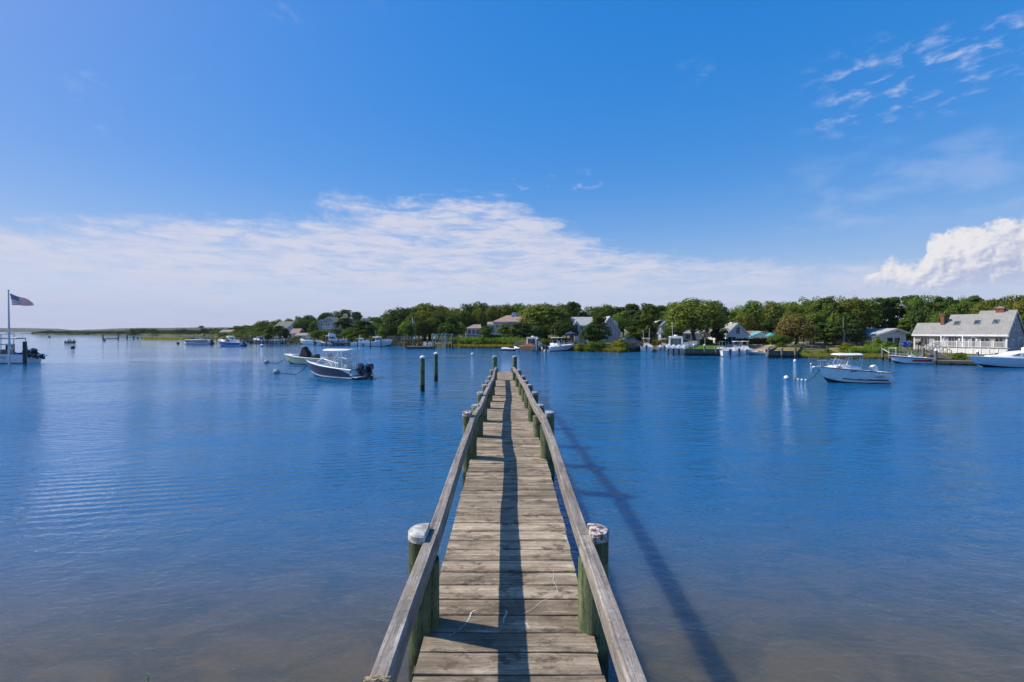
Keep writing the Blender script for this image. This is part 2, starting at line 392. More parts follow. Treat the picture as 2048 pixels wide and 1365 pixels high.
# ------------------------------------------------------------------ water and land
def water_material():
    m = bpy.data.materials.new('harbour_water'); m.use_nodes = True; t = NT(m.node_tree)
    out = t.n('ShaderNodeOutputMaterial'); geo = t.n('ShaderNodeNewGeometry'); pos = geo.outputs['Position']
    sp = t.n('ShaderNodeSeparateXYZ'); t.put(sp.inputs[0], pos); X, Y, Z = sp.outputs
    dist = t.n('ShaderNodeVectorMath', operation='LENGTH'); t.put(dist.inputs[0], pos); D = dist.outputs['Value']
    # calm and ruffled patches as wind drives them over the harbour
    calm = t.noise(t.map(pos, scale=(0.012, 0.035, 1), rot=(0, 0, R(7))), 1.0, 3, 0.5, 0.4)
    calm_far = t.math('MULTIPLY', t.smooth(Y, 48, 62), t.smooth(t.math('ADD', X, t.math('MULTIPLY', Y, 0.42)), 6, -14))
    fine_patch = t.smooth(calm, 0.36, 0.62, 0.45, 1.0)
    wind = t.math('MULTIPLY', fine_patch, t.math('SUBTRACT', 1.0, t.math('MULTIPLY', calm_far, 0.74)))
    # waves from metres down to ripples, a little longer across the wind
    r0 = t.noise(t.map(pos, scale=(0.62, 1.0, 1), rot=(0, 0, R(-12))), 0.22, 8, 0.56, 0.5)
    r1 = t.noise(t.map(pos, scale=(0.8, 1.5, 1), rot=(0, 0, R(8))), 1.3, 5, 0.56, 0.3)
    wv = t.n('ShaderNodeTexWave', wave_type='BANDS', bands_direction='Y', wave_profile='SIN')
    t.put(wv.inputs['Vector'], t.map(pos, rot=(0, 0, R(-13)))); wv.inputs['Scale'].default_value = 0.92
    wv.inputs['Distortion'].default_value = 2.6; wv.inputs['Detail'].default_value = 2.0; wv.inputs['Detail Scale'].default_value = 0.55
    band_zone = t.math('MULTIPLY', t.smooth(t.noise(t.map(pos, scale=(0.06, 0.11, 1)), 1.0, 2, 0.5), 0.38, 0.58), t.smooth(X, 2.5, -3.0, 0.10, 1.0))
    h = t.math('MULTIPLY', r0, 0.36)
    h = t.math('ADD', h, t.math('MULTIPLY', r1, 0.13))
    h = t.math('MULTIPLY', h, wind)
    bz = t.math('MULTIPLY', band_zone, t.math('MULTIPLY', t.smooth(Y, 7.5, 10), t.smooth(Y, 30, 15)))
    h = t.math('ADD', h, t.math('MULTIPLY', wv.outputs['Fac'], t.math('MULTIPLY', bz, 0.024)))
    # near the pier, in the lee, the surface lies flatter
    lee = t.smooth(Y, 5.0, 12.0, 0.36, 1.0)
    r2 = t.noise(t.map(pos, scale=(1.0, 2.0, 1), rot=(0, 0, R(-11))), 5.5, 4, 0.6, 0.4)
    h = t.math('ADD', h, t.math('MULTIPLY', r2, t.smooth(Y, 40, 12, 0.0, 0.022)))
    h = t.math('MULTIPLY', h, lee)
    bp = t.n('ShaderNodeBump'); bp.inputs['Strength'].default_value = 1.0; bp.inputs['Distance'].default_value = WAVE
    t.put(bp.inputs['Height'], h)
    fr = t.n('ShaderNodeFresnel'); fr.inputs['IOR'].default_value = 1.70; t.put(fr.inputs['Normal'], bp.outputs[0])
    gl = t.n('ShaderNodeBsdfGlossy'); gl.inputs['Color'].default_value = (.86, .94, 1, 1)
    t.put(gl.inputs['Roughness'], t.math('MULTIPLY', t.smooth(D, 8, 160, 0.03, 0.08), t.lin(calm_far, 0, 1, 1.0, 0.55))); t.put(gl.inputs['Normal'], bp.outputs[0])
    # the body of the water: sandy and weedy bottom showing through in the shallows, blue where it is deep
    depth = t.math('ADD', 0.55, t.math('MULTIPLY', t.math('MAXIMUM', t.math('SUBTRACT', Y, 5.0), 0.0), 0.27))
    bt = t.noise(t.map(pos, scale=(0.9, 1.4, 1), rot=(0, 0, R(20))), 1.0, 7, 0.66, 0.8)
    sand = t.mix(t.smooth(bt, 0.36, 0.62), SAND_A, SAND_B)
    vis = t.math('POWER', 2.718, t.math('MULTIPLY', depth, -0.85))
    body = t.mix(t.smooth(vis, 0.02, 0.62), DEEP, sand)
    df = t.n('ShaderNodeSubsurfaceScattering', falloff='BURLEY'); t.put(df.inputs['Color'], body)
    df.inputs['Radius'].default_value = (0.75, 0.75, 0.75); df.inputs['Scale'].default_value = 1.0
    mx = t.n('ShaderNodeMixShader'); t.put(mx.inputs[0], fr.outputs[0]); t.put(mx.inputs[1], df.outputs[0]); t.put(mx.inputs[2], gl.outputs[0])
    t.put(out.inputs[0], mx.outputs[0]); return m
wm = MB()
wm.add([(-9000, -60, 0), (9000, -60, 0), (9000, 12000, 0), (-9000, 12000, 0)], [(0, 1, 2, 3)])
wm.build('water', water_material(), kind='structure')

def interp(tab, x):
    if x <= tab[0][0]: return tab[0][1]
    for (a, ya), (b, yb) in zip(tab, tab[1:]):
        if x <= b: return ya + (yb - ya) * (x - a) / (b - a)
    return tab[-1][1]

# far shore: photo row of the water's edge by photo column
SHORE = [(430, 677), (470, 680), (500, 683), (560, 685), (600, 686.5), (640, 688), (700, 688.5), (770, 690), (830, 691.5), (880, 694), (920, 696.5),
         (1000, 697.5), (1060, 699), (1100, 700.5), (1150, 702), (1190, 704.5), (1240, 706), (1258, 704), (1275, 702), (1340, 702.5), (1366, 710), (1372, 711.3), (1440, 711.3), (1452, 704), (1500, 703.5),
         (1512, 706), (1534, 709), (1540, 715.3), (1592, 715.3), (1600, 716.5), (1640, 717.5), (1700, 718), (1760, 718.5), (1800, 719), (1860, 720), (1950, 722), (2060, 724), (2400, 728)]
def shore_d(px): return DW(interp(SHORE, px))
def ground_z(px, d):
    t = d - shore_d(px)
    prof = [(-6, -1.2), (-1.2, -0.25), (0, -0.02), (0.5, 0.16), (2.5, 0.34), (6, 0.5), (15, 0.9), (35, 1.6), (70, 2.3), (140, 2.8), (400, 3.2), (1000, 3.5)]
    z = interp(prof, t)
    if px < 620 and t > 20: z += min(1, (620 - px) / 180.0) * min(2.0, (t - 20) * 0.03)
    return z
def ground_pt(px, d): return P(px, d, ground_z(px, d))

def land_material():
    m = bpy.data.materials.new('lawn_and_soil'); m.use_nodes = True; t = NT(m.node_tree)
    out = t.n('ShaderNodeOutputMaterial'); b = t.n('ShaderNodeBsdfPrincipled'); geo = t.n('ShaderNodeNewGeometry'); pos = geo.outputs['Position']
    n1 = t.noise(t.map(pos, scale=(0.12, 0.12, 0.12)), 1.0, 5, 0.6); n2 = t.noise(pos, 3.0, 5, 0.65)
    c = t.mix(t.smooth(n1, 0.4, 0.6), (0.060, 0.095, 0.022), (0.17, 0.135, 0.055))
    c = t.mix(t.math('MULTIPLY', t.smooth(n2, 0.35, 0.7), 0.4), c, (0.10, 0.10, 0.035))
    sp = t.n('ShaderNodeSeparateXYZ'); t.put(sp.inputs[0], pos)
    c = t.mix(t.smooth(t.math('ADD', sp.outputs[2], t.math('MULTIPLY', n2, -0.2)), 0.16, -0.02), c, (0.10, 0.085, 0.055))
    t.put(b.inputs['Base Color'], c); b.inputs['Roughness'].default_value = 0.95; b.inputs['Specular IOR Level'].default_value = 0.1
    t.put(out.inputs[0], b.outputs[0]); return m
land_m = land_material()
def build_land():
    m = MB(); xs = list(range(430, 2440, 6)); ts = [-6, -1.2, 0, 0.5, 2.5, 6, 10, 15, 24, 35, 50, 70, 100, 140, 220, 400, 800]
    n = len(ts)
    for px in xs:
        s = shore_d(px)
        for t_ in ts:
            p = ground_pt(px, s + t_); m.v.append(tuple(p))
    for i in range(len(xs) - 1):
        for j in range(n - 1):
            a = i * n + j; m.f.append((a, a + n, a + n + 1, a + 1)); m.m.append(0)
    m.build('terrain', land_m, smooth=60, kind='structure')
build_land()
def low_island(name, rows, zs, material, span):
    """a low bank of land: rows = (px, shore row in the photo, depth, crest height)"""
    m = MB(); k = 6
    for px, py, dep, cz in rows:
        d = DW(py)
        for j, (fr_, fz) in enumerate([(0, -0.3), (0.02, 0.35), (0.25, 0.8), (0.55, 1.0), (0.85, 0.6), (1.0, -0.3)]):
            m.v.append(tuple(P(px * 1.0, d, 0) + Vector(((px - CX) / F * dep * fr_, dep * fr_, max(-0.3, cz * fz if fz > 0 else fz)))))
    for i in range(len(rows) - 1):
        for j in range(k - 1):
            a = i * k + j; m.f.append((a, a + k, a + k + 1, a + 1)); m.m.append(0)
    return m.build(name, material, smooth=60, kind='structure')
marsh_g = mat('marsh_turf', (0.16, 0.15, 0.035), 0.95, 0.25, 0.6, spec=0.1)
dune_g = mat('dune_turf', (0.08, 0.088, 0.032), 0.95, 0.3, 0.05, spec=0.1)
hill_g = mat('far_wooded_hills', (0.035, 0.05, 0.026), 0.95, 0.3, 0.03, spec=0.1)
low_island('sandy_point', [(40, 668.4, 40, 0.2), (62, 668.6, 90, 1.2), (90, 668.9, 130, 2.0), (150, 669.4, 160, 2.2), (210, 669.8, 180, 2.2), (270, 670.3, 200, 2.4), (330, 671.6, 220, 2.6),
                          (400, 672.6, 240, 3.0), (440, 673.5, 240, 3.4), (500, 674.5, 240, 4), (540, 676, 240, 4)], None, dune_g, 0)
low_island('marsh_island', [(281, 679.6, 3, 0.3), (300, 680.0, 22, 0.55), (340, 680.6, 26, 0.6), (390, 681.3, 24, 0.6), (450, 682.0, 22, 0.6), (470, 682.4, 12, 0.5), (490, 682.8, 4, 0.3)], None, marsh_g, 0)
def hills():
    """wooded hills on the horizon, several kilometres off"""
    m = MB(); k = 5; rows = []
    for px in range(-260, 620, 6):
        d = 2600.0
        top = interp([(-260, 656), (-60, 656.5), (10, 656.5), (40, 659), (55, 661.3), (75, 662.0), (110, 661), (150, 660), (200, 657.5), (250, 656.5), (330, 656), (380, 655.5), (470, 655.5), (620, 656)], px)
        top += 0.9 * mnoise.noise(Vector((px * 0.09, 1.3, 0))) + 0.45 * mnoise.noise(Vector((px * 0.4, 5.3, 0)))
        zt = max(1.0, ZP(top, d)); w = 420.0
        for fr_, fz in ((0, -0.02), (0.03, 0.5), (0.2, 1.0), (0.7, 0.8), (1.0, -0.05)):
            dd = d + w * fr_; m.v.append(((px - CX) * d / F, dd, zt * fz * (dd / d if fz > 0 else 1)))
        rows.append(px)
    for i in range(len(rows) - 1):
        for j in range(k - 1):
            a = i * k + j; m.f.append((a, a + k, a + k + 1, a + 1)); m.m.append(0)
    m.build('hills', hill_g, smooth=60, kind='structure')
hills()
# ------------------------------------------------------------------ the pier
PK = [(1.0, 3.26, .87, 0), (2, 3.25, .87, 0), (5, 3.2, .885, 0), (8, 3.13, .905, 0), (11.5, 3.1, .92, 0), (15.5, 3.08, .84, -.03), (18.3, 3.1, .82, -.05), (22.5, 3.15, .72, -.09), (26.3, 3.18, .70, -.17), (29.8, 3.2, .62, -.24), (36, 3.2, .60, -.32)]
def pk(d, k): return interp([(r_[0], r_[k]) for r_ in PK], d)
def deck_z(d): return H - pk(d, 1)
def build_pier():
    root = thing('wooden_pier', 'long narrow weathered wooden pier with timber rails running straight out over the water', 'pier', (0, 0, 0))
    # planks: a few worn outlines shared by all of them
    variants = []
    rnd = random.Random(11)
    for q in range(9):
        m = MB(); n = 18; pitch = 0.274; rings = []
        for i in range(n + 1):
            x = -0.5 + i / n; e = 0.0018 + (0.004 if rnd.random() < 0.15 else 0)
            a = -pitch / 2 + rnd.uniform(0, e) ; b_ = pitch / 2 - rnd.uniform(0, e)
            dz = 0.004 * math.sin(i * 0.5 + q) * rnd.random()
            rings.append([Vector((x, a, -0.05)), Vector((x, a, -0.006 + dz)), Vector((x, a + 0.006, dz)), Vector((x, 0, dz + 0.002)), Vector((x, b_ - 0.006, dz)), Vector((x, b_, -0.006 + dz)), Vector((x, b_, -0.05))])
        m.loft(rings); me_o = m.build('plank', W_plank, None); variants.append(me_o.data); bpy.data.objects.remove(me_o)
    d = 1.2; i = 0
    while d < 36.0:
        o = link('plank', variants[(i * 5 + rnd.randrange(3)) % 9], root)
        w = 2 * pk(d, 2) * (1 + rnd.uniform(-0.006, 0.012))
        o.location = (pk(d, 3) + rnd.uniform(-0.008, 0.008), d, deck_z(d) + rnd.uniform(-0.003, 0.003))
        o.rotation_euler = (math.atan2(deck_z(d + .1) - deck_z(d - .1), .2), rnd.uniform(-0.004, 0.004), rnd.uniform(-0.006, 0.006))
        o.scale = (w * (1 if rnd.random() < .5 else -1), 1, 1)
        i += 1; d += 0.2915 + rnd.uniform(-0.003, 0.003)
    # beams under the deck
    for sx in (-0.55, 0.55):
        m = MB(); rings = []
        for d in [1.0, 5, 8, 11.5, 15.5, 18.3, 22.5, 26.3, 29.8, 35.9]:
            x = sx * pk(d, 2) / 0.9 + pk(d, 3); z = deck_z(d) - 0.055
            rings.append([Vector((x - .04, d, z - .24)), Vector((x + .04, d, z - .24)), Vector((x + .04, d, z)), Vector((x - .04, d, z))])
        m.loft(rings); m.build('stringer', W_beam, root)
    bents = [4.95, 11.2, 15.6, 18.4, 22.4, 26.2, 29.9, 35.6]
    for d in bents:
        hw = pk(d, 2); m = MB()
        m.box(pk(d, 3) - hw - 0.10, pk(d, 3) + hw + 0.10, d - 0.30, d - 0.19, deck_z(d) - .55, deck_z(d) - .30)
        m.build('cross_beam', W_beam, root)
    # pilings with a notch cut for the rail
    def piling(side, d, top_above, r=0.16, notch=True, cap='grey', lean=0.0, out=0.035):
        xc = pk(d, 3) + side * (pk(d, 2) + out); zd = deck_z(d); zt = H - top_above; zb = -1.2
        m = MB(); n = 20; rings = []
        zs = [zb, -0.3, 0.1, 0.4, zd - .3, zd, zd + .3, zt - (.33 if notch else .12)]
        for z in zs:
            rr = r * (1 + 0.03 * mnoise.noise(Vector((xc * 7, d, z * 1.7))))
            rings.append([Vector((xc + rr * k_ * math.cos(a), d + rr * k_ * math.sin(a), z)) for a, k_ in ((2 * math.pi * j / n, 1 + .035 * mnoise.noise(Vector((j * 1.3, d * 3 + side, z * .5)))) for j in range(n))])
        m.loft(rings)
        o = m.build('piling', W_pile_w, root, smooth=40)
        # head of the pile: outer part above the notch, with its painted cap
        cut = -0.035 if notch else 2.0     # keep the part lying outside this plane
        poly = []
        for j in range(n):
            a = 2 * math.pi * j / n; u = math.cos(a) * r * side     # u grows outwards
            u2 = max(u, cut) if notch else u
            poly.append((side * u2, math.sin(a) * r))
        def ring(z, s): return [Vector((xc + p[0] * s + (0 if not notch else side * 0.02 * (1 - s)), d + p[1] * s, z)) for p in poly]
        h = MB(); z0 = zt - (.33 if notch else .12)
        h.loft([ring(z0, 1), ring(zt - .085, 1)]); h.build('piling_head', W_pile, o, smooth=40)
        cm = {'white': cap_white, 'rust': cap_rust, 'grey': cap_grey}[cap]
        c = MB(); slope = 0.02
        rs = [ring(zt - .09, 1.035), ring(zt - .02, 1.035), ring(zt - .002, .95), ring(zt + .006, .5)]
        c.loft(rs); c.build('piling_cap', cm, o, smooth=30)
    heads = {4.95: ('white', 'rust', 2.15), 11.2: ('rust', 'grey', 1.98), 15.6: ('grey', 'grey', 2.08), 18.4: ('grey', 'grey', 2.15), 22.4: ('grey', 'grey', 2.2), 26.2: ('grey', 'grey', 2.22)}
    for d, (cl, cr, ta) in heads.items():
        piling(-1, d, ta, 0.165 if d < 6 else 0.175, True, cl); piling(1, d, ta, 0.165 if d < 6 else 0.175, True, cr)
    for s in (-1, 1):
        piling(s, 29.9, 1.62, 0.15, False, 'white'); piling(s, 35.6, 3.05, 0.15, False, 'grey')
        piling(s, 13.4, 2.16, 0.17, True, 'grey', out=0.02); piling(s, 20.3, 2.2, 0.16, True, 'grey')
    # rails, one timber per bay
    def rail(side, d0, d1, h0, h1):
        m = MB(); rings = []; n = 10; w = 0.13; hh = 0.185; rr = random.Random(int(d0 * 10) + side)
        for i in range(n + 1):
            d = d0 + (d1 - d0) * i / n; t = i / n
            xi = pk(d0, 3) * (1 - t) + pk(d1, 3) * t + side * ((pk(d0, 2) * (1 - t) + pk(d1, 2) * t) - 0.115)   # inner face, straight between the piles
            z = H - (h0 * (1 - t) + h1 * t) + rr.uniform(-.003, .003) + .010 * math.sin(t * 3.1 + d0) * math.sin(math.pi * t); xi += .012 * math.sin(t * 5 + d0 * 2 + side) * math.sin(math.pi * t); xo = xi + side * w; j = rr.uniform(0, .004)
            c = 0.012
            rings.append([Vector((xi, d, z - hh)), Vector((xi, d, z - c - j)), Vector((xi + side * (c + j), d, z)), Vector((xo - side * c, d, z)), Vector((xo, d, z - c - j)), Vector((xo, d, z - hh))])
        m.loft(rings); m.build('rail', W_rail, root, smooth=20)
    stops = [(0.75, 2.20), (4.97, 2.22), (11.22, 2.08), (13.4, 2.2), (18.42, 2.22), (22.42, 2.26), (26.2, 2.28), (29.9, 2.34)]
    for (a, ha), (b_, hb) in zip(stops, stops[1:]):
        for s in (-1, 1): rail(s, a + 0.003, b_ - 0.003, ha, hb)
    # galvanised bolt heads on the rail at each pile
    for d in (4.95, 11.2, 15.6):
        for s in (-1, 1):
            m = MB(); x = pk(d, 3) + s * (pk(d, 2) - 0.118); m.tube([(x, d, H - 2.31), (x - s * .012, d, H - 2.31)], 0.014, 6); m.build('bolt', alu, root)
    # chalky droppings on the planks
    def streak(pts, ws):
        m = MB(); vs = []
        for (px, py), w in zip(pts, ws):
            dd = 6.0
            for _ in range(12): dd = F * pk(dd, 1) / (py - HY)
            x = (px - CX) * dd / F; vs.append((Vector((x, dd, deck_z(dd) + 0.0065)), w))
        # smooth the trail and roughen its width
        rr = random.Random(len(vs) * 31 + int(vs[0][0].x * 1000)); sm = []
        for i in range(len(vs) - 1):
            p0 = vs[max(i - 1, 0)]; p1 = vs[i]; p2 = vs[i + 1]; p3 = vs[min(i + 2, len(vs) - 1)]
            for q in range(7):
                t = q / 7; f = [-.5 * t ** 3 + t * t - .5 * t, 1.5 * t ** 3 - 2.5 * t * t + 1, -1.5 * t ** 3 + 2 * t * t + .5 * t, .5 * t ** 3 - .5 * t * t]
                v = p0[0] * f[0] + p1[0] * f[1] + p2[0] * f[2] + p3[0] * f[3]; v.x += rr.uniform(-.002, .002); v.z = deck_z(v.y) + .0055
                sm.append((v, max(.001, (p1[1] * (1 - t) + p2[1] * t) * rr.uniform(.55, 1.15))))
        sm.append((vs[-1][0], .001)); vs = sm
        L_, R_ = [], []
        for i, (v, w) in enumerate(vs):
            t = (vs[min(i + 1, len(vs) - 1)][0] - vs[max(i - 1, 0)][0]).normalized(); nn = Vector((-t.y, t.x, 0)) * w
            L_.append(v + nn); R_.append(v - nn)
        m.add(L_ + R_, [(i, i + 1, len(vs) + i + 1, len(vs) + i) for i in range(len(vs) - 1)])
        m.build('white_streak', dropping, root)
    streak([(958, 1220), (944, 1225), (938, 1238), (930, 1250), (912, 1265), (885, 1280), (862, 1291)], [.003, .012, .01, .006, .004, .004, .012])
    streak([(1036, 1232), (1062, 1221), (1084, 1204), (1112, 1190), (1113, 1175), (1106, 1163), (1108, 1150), (1100, 1134)], [.002, .003, .005, .003, .006, .006, .004, .002])
    streak([(1047, 1244), (1054, 1251), (1059, 1260)], [.012, .014, .002])
    streak([(1010, 1222), (1014, 1228), (1008, 1238), (1006, 1247)], [.02, .012, .014, .003])
    streak([(1009, 1036), (1015, 1043), (1021, 1052)], [.006, .012, .002])
    streak([(1024, 941), (1016, 950), (1003, 957)], [.012, .007, .004])
    streak([(952, 1010), (951, 1024), (953, 1040)], [.003, .002, .003])
    streak([(1128, 1072), (1133, 1080), (1137, 1090)], [.016, .01, .004])
    return root
cap_white = mat('chalky_white_cap_paint', (0.50, 0.49, 0.45), 0.9, 0.22, 11, 0.8)
def flaky(name, a, b_):
    m = bpy.data.materials.new(name); m.use_nodes = True; t = NT(m.node_tree); out = t.n('ShaderNodeOutputMaterial'); b = t.n('ShaderNodeBsdfPrincipled')
    tc = t.n('ShaderNodeTexCoord'); n = t.noise(t.map(tc.outputs['Object'], scale=(1, 1, 1)), 16, 6, 0.7, 0.5)
    t.put(b.inputs['Base Color'], t.mix(t.smooth(n, 0.47, 0.55), a, b_)); b.inputs['Roughness'].default_value = 0.85; t.put(out.inputs[0], b.outputs[0]); return m
cap_rust = flaky('flaking_rusty_cap', (0.10, 0.035, 0.022), (0.50, 0.48, 0.46)); cap_grey = flaky('worn_grey_cap', (0.17, 0.15, 0.12), (0.42, 0.41, 0.38))
def dropping_mat():
    m = bpy.data.materials.new('chalk_white_dropping'); m.use_nodes = True; t = NT(m.node_tree); out = t.n('ShaderNodeOutputMaterial'); geo = t.n('ShaderNodeNewGeometry')
    d = t.n('ShaderNodeBsdfDiffuse'); d.inputs[0].default_value = (.66, .66, .64, 1); tr = t.n('ShaderNodeBsdfTransparent'); mx = t.n('ShaderNodeMixShader')
    t.put(mx.inputs[0], t.smooth(t.noise(geo.outputs['Position'], 70, 4, .7), .40, .60, .15, .9)); t.put(mx.inputs[1], tr.outputs[0]); t.put(mx.inputs[2], d.outputs[0]); t.put(out.inputs[0], mx.outputs[0]); return m
dropping = dropping_mat()
build_pier()
def rail_rope():
    d0 = 2.855; m = MB(); x = -pk(d0, 2) + 0.115; z = H - 2.208
    for k in range(2):
        pts = []
        y = d0 + 0.022 * k
        loop = [(0.012, 0.012), (0.012, -.19), (-0.142, -.19), (-0.142, 0.012), (-0.065, 0.022), (0.012, 0.012)]
        for (a, b_), (c, e) in zip(loop, loop[1:]):
            for q in range(6): pts.append(Vector((x + a + (c - a) * q / 6, y + 0.006 * math.sin(q + k * 2), z + b_ + (e - b_) * q / 6)))
        m.tube(pts + [pts[0]], 0.0105, 7)
    o = m.build('rope', rope_m, None, smooth=50); tag(o, 'tan rope tied around the near end of the left pier rail', 'rope')
rail_rope()
def mooring_pile(px, top, base, label, seed):
    d = DW(base); zt = ZP(top, d); m = MB(); r = 0.15; rings = []; n = 16
    for z in (-1.5, 0, .4, 1, zt * .5, zt * .75, zt - .12):
        rings.append([Vector((r * (1 + .05 * mnoise.noise(Vector((seed, z, 0)))) * math.cos(a), r * math.sin(a), z)) for a in (2 * math.pi * j / n for j in range(n))])
    root = thing('mooring_pile', label, 'mooring pile', P(px, d, 0), 0, 'mooring piles beside the pier')
    m.loft(rings); m.build('post', W_pile_w, root, smooth=40)
    c = MB(); c.loft([[Vector((rr * math.cos(a), rr * math.sin(a), z)) for a in (2 * math.pi * j / n for j in range(n))] for rr, z in ((.17, zt - .16), (.17, zt - .07), (.10, zt - .01), (.02, zt + .03))])
    c.build('cap', white_p, root, smooth=40)
    b = MB(); b.tube([(-.16, 0, zt * .55), (.16, 0, zt * .55)], .012, 6); b.build('iron_band', steel, root)
mooring_pile(845, 712, 783, 'mooring pile with a white cap, nearer and shorter-looking of the two beside the pier', 1)
mooring_pile(872, 705, 763, 'mooring pile with a white cap, the farther of the two beside the pier', 2)
def near_stalk():
    m = MB(); b = P(295, 2.2, None, 1480)
    t = P(296, 2.2, None, 1348)
    m.tube([b, b.lerp(t, .5) + Vector((.004, 0, 0)), t], [.005, .004, .002], 5)
    for k in range(9):
        q = b.lerp(t, .80 + .02 * k); a = k * 2.2
        m.tube([q, q + Vector((.010 * math.cos(a), .010 * math.sin(a), .022))], [.004, .001], 4)
    g = bpy.data.objects.new('grass_stalk', None)
    o = m.build('grass_stalk', mat('dry_seed_stalk', (0.38, 0.40, 0.20), 0.9)); tag(o, 'single dry grass stalk poking up at the bottom edge by the shore', 'grass stalk')
near_stalk()
# ------------------------------------------------------------------ boats
def hull_ring(s, L, B, zb, zs, draft, fine=1.0, sheer_pow=1.6):
    """half section of a planing hull at station s (0 = transom, 1 = stem)"""
    t = max(0.0, (s - 0.38) / 0.62)
    b = B / 2 * (1 - t ** (2.3 * fine)) * (0.93 + 0.07 * min(1, s / 0.35))
    bc = B / 2 * 0.86 * (1 - max(0.0, (s - 0.25) / 0.75) ** 1.9)
    g = zs + (zb - zs) * s ** sheer_pow
    c = 0.05 + (zb * 0.30) * max(0, (s - 0.5) / 0.5) ** 2.6
    k = -draft + (draft + 0.02) * max(0, (s - 0.55) / 0.45) ** 2.5
    xs, xc, xk = s * L, s * L * 0.93, s * L * 0.86
    return [(xk, 0, k), (xc, max(bc, .01), c), (xc * .5 + xs * .5, max(bc * .55 + b * .45, .01), c * .5 + g * .5 - .03), (xs, max(b, .012), g)]
def hull(root, L, B, zb, zs, top, bottom, inside, draft=0.3, stripe=None, fine=1.0, deck_from=0.55, sole=0.30, rub=None, sheer_pow=1.6, n=22):
    st = [i / n for i in range(n + 1)]; m = MB(); R_ = [hull_ring(s, L, B, zb, zs, draft, fine, sheer_pow) for s in st]
    rings = []
    for r_ in R_:
        full = [Vector(p) for p in r_[::-1]] + [Vector((p[0], -p[1], p[2])) for p in r_[1:]]
        rings.append(full)
    nn = len(rings[0]); o = 0
    vs = [v for r_ in rings for v in r_]; fs = []; ms = []
    for i in range(n):
        for j in range(nn - 1):
            a = i * nn + j; fs.append((a, a + nn, a + nn + 1, a + 1)); ms.append(1 if j in (2, 3) else 0)
    fs.append(tuple(range(nn))); ms.append(0)
    m.v, m.f, m.m = [tuple(v) for v in vs], fs, ms
    m.build('hull', [top, bottom], root, smooth=30)
    # waterline stripe
    if stripe:
        w = MB()
        for sd in (1, -1):
            lo = []; hi = []
            for r_ in R_[:-1]:
                c, md = Vector(r_[1]), Vector(r_[2])
                a = c.lerp(md, 0.02); b_ = c.lerp(md, 0.30)
                lo.append(Vector((a.x, sd * (a.y + .006), a.z))); hi.append(Vector((b_.x, sd * (b_.y + .006), b_.z)))
            k = len(lo); w.add(lo + hi, [(i, i + 1, k + i + 1, k + i) for i in range(k - 1)])
        w.build('boot_stripe', stripe, root)
    # deck: side decks and foredeck, cockpit well
    d = MB(); wd = 0.20
    def gun(s): r_ = hull_ring(s, L, B, zb, zs, draft, fine, sheer_pow); return r_[3]
    idx = [i for i in range(n + 1)]
    for i in range(n):
        a, b_ = gun(st[i]), gun(st[i + 1])
        if st[i + 1] <= deck_from + 1e-6:
            for sd in (1, -1):
                ai, bi = max(a[1] - wd, .02), max(b_[1] - wd, .02)
                q = [(a[0], sd * a[1], a[2] - .01), (b_[0], sd * b_[1], b_[2] - .01), (b_[0], sd * bi, b_[2] - .01), (a[0], sd * ai, a[2] - .01)]
                d.add(q, [(0, 1, 2, 3)])
                ka, kb = 1 - .5 * st[i] ** 1.2, 1 - .5 * st[i + 1] ** 1.2
                d.add([(a[0], sd * ai, a[2] - .01), (b_[0], sd * bi, b_[2] - .01), (b_[0], sd * bi * kb, sole), (a[0], sd * ai * ka, sole)], [(0, 1, 2, 3)])
        else:
            d.add([(a[0], a[1], a[2] - .01), (b_[0], b_[1], b_[2] - .01), (b_[0], -b_[1], b_[2] - .01), (a[0], -a[1], a[2] - .01)], [(0, 1, 2, 3)])
    k = max(i for i in idx if st[i] <= deck_from + 1e-6); e = gun(st[k]); z0 = gun(0)
    d.add([(e[0], e[1] - wd, e[2] - .01), (e[0], -e[1] + wd, e[2] - .01), (e[0], -(e[1] - wd) * .62, sole), (e[0], (e[1] - wd) * .62, sole)], [(0, 1, 2, 3)])
    d.add([(0, z0[1] * .82, sole), (e[0] * .6, z0[1] * .82, sole), (e[0], (e[1] - wd) * .62, sole), (e[0], -(e[1] - wd) * .62, sole), (e[0] * .6, -z0[1] * .82, sole), (0, -z0[1] * .82, sole)], [(0, 1, 2, 3, 4, 5)])
    d.box(-0.02, 0.16, -z0[1] + .03, z0[1] - .03, sole, zs - .06)
    d.build('deck', inside, root)
    # rub rail round the sheer
    rr = MB()
    for sd in (1, -1):
        pts = [Vector((gun(s)[0], sd * (gun(s)[1] + .012), gun(s)[2] - .035)) for s in st]
        rr.tube(pts, 0.032, 5)
    rr.build('rub_rail', rub or inside, root, smooth=50)
    return gun
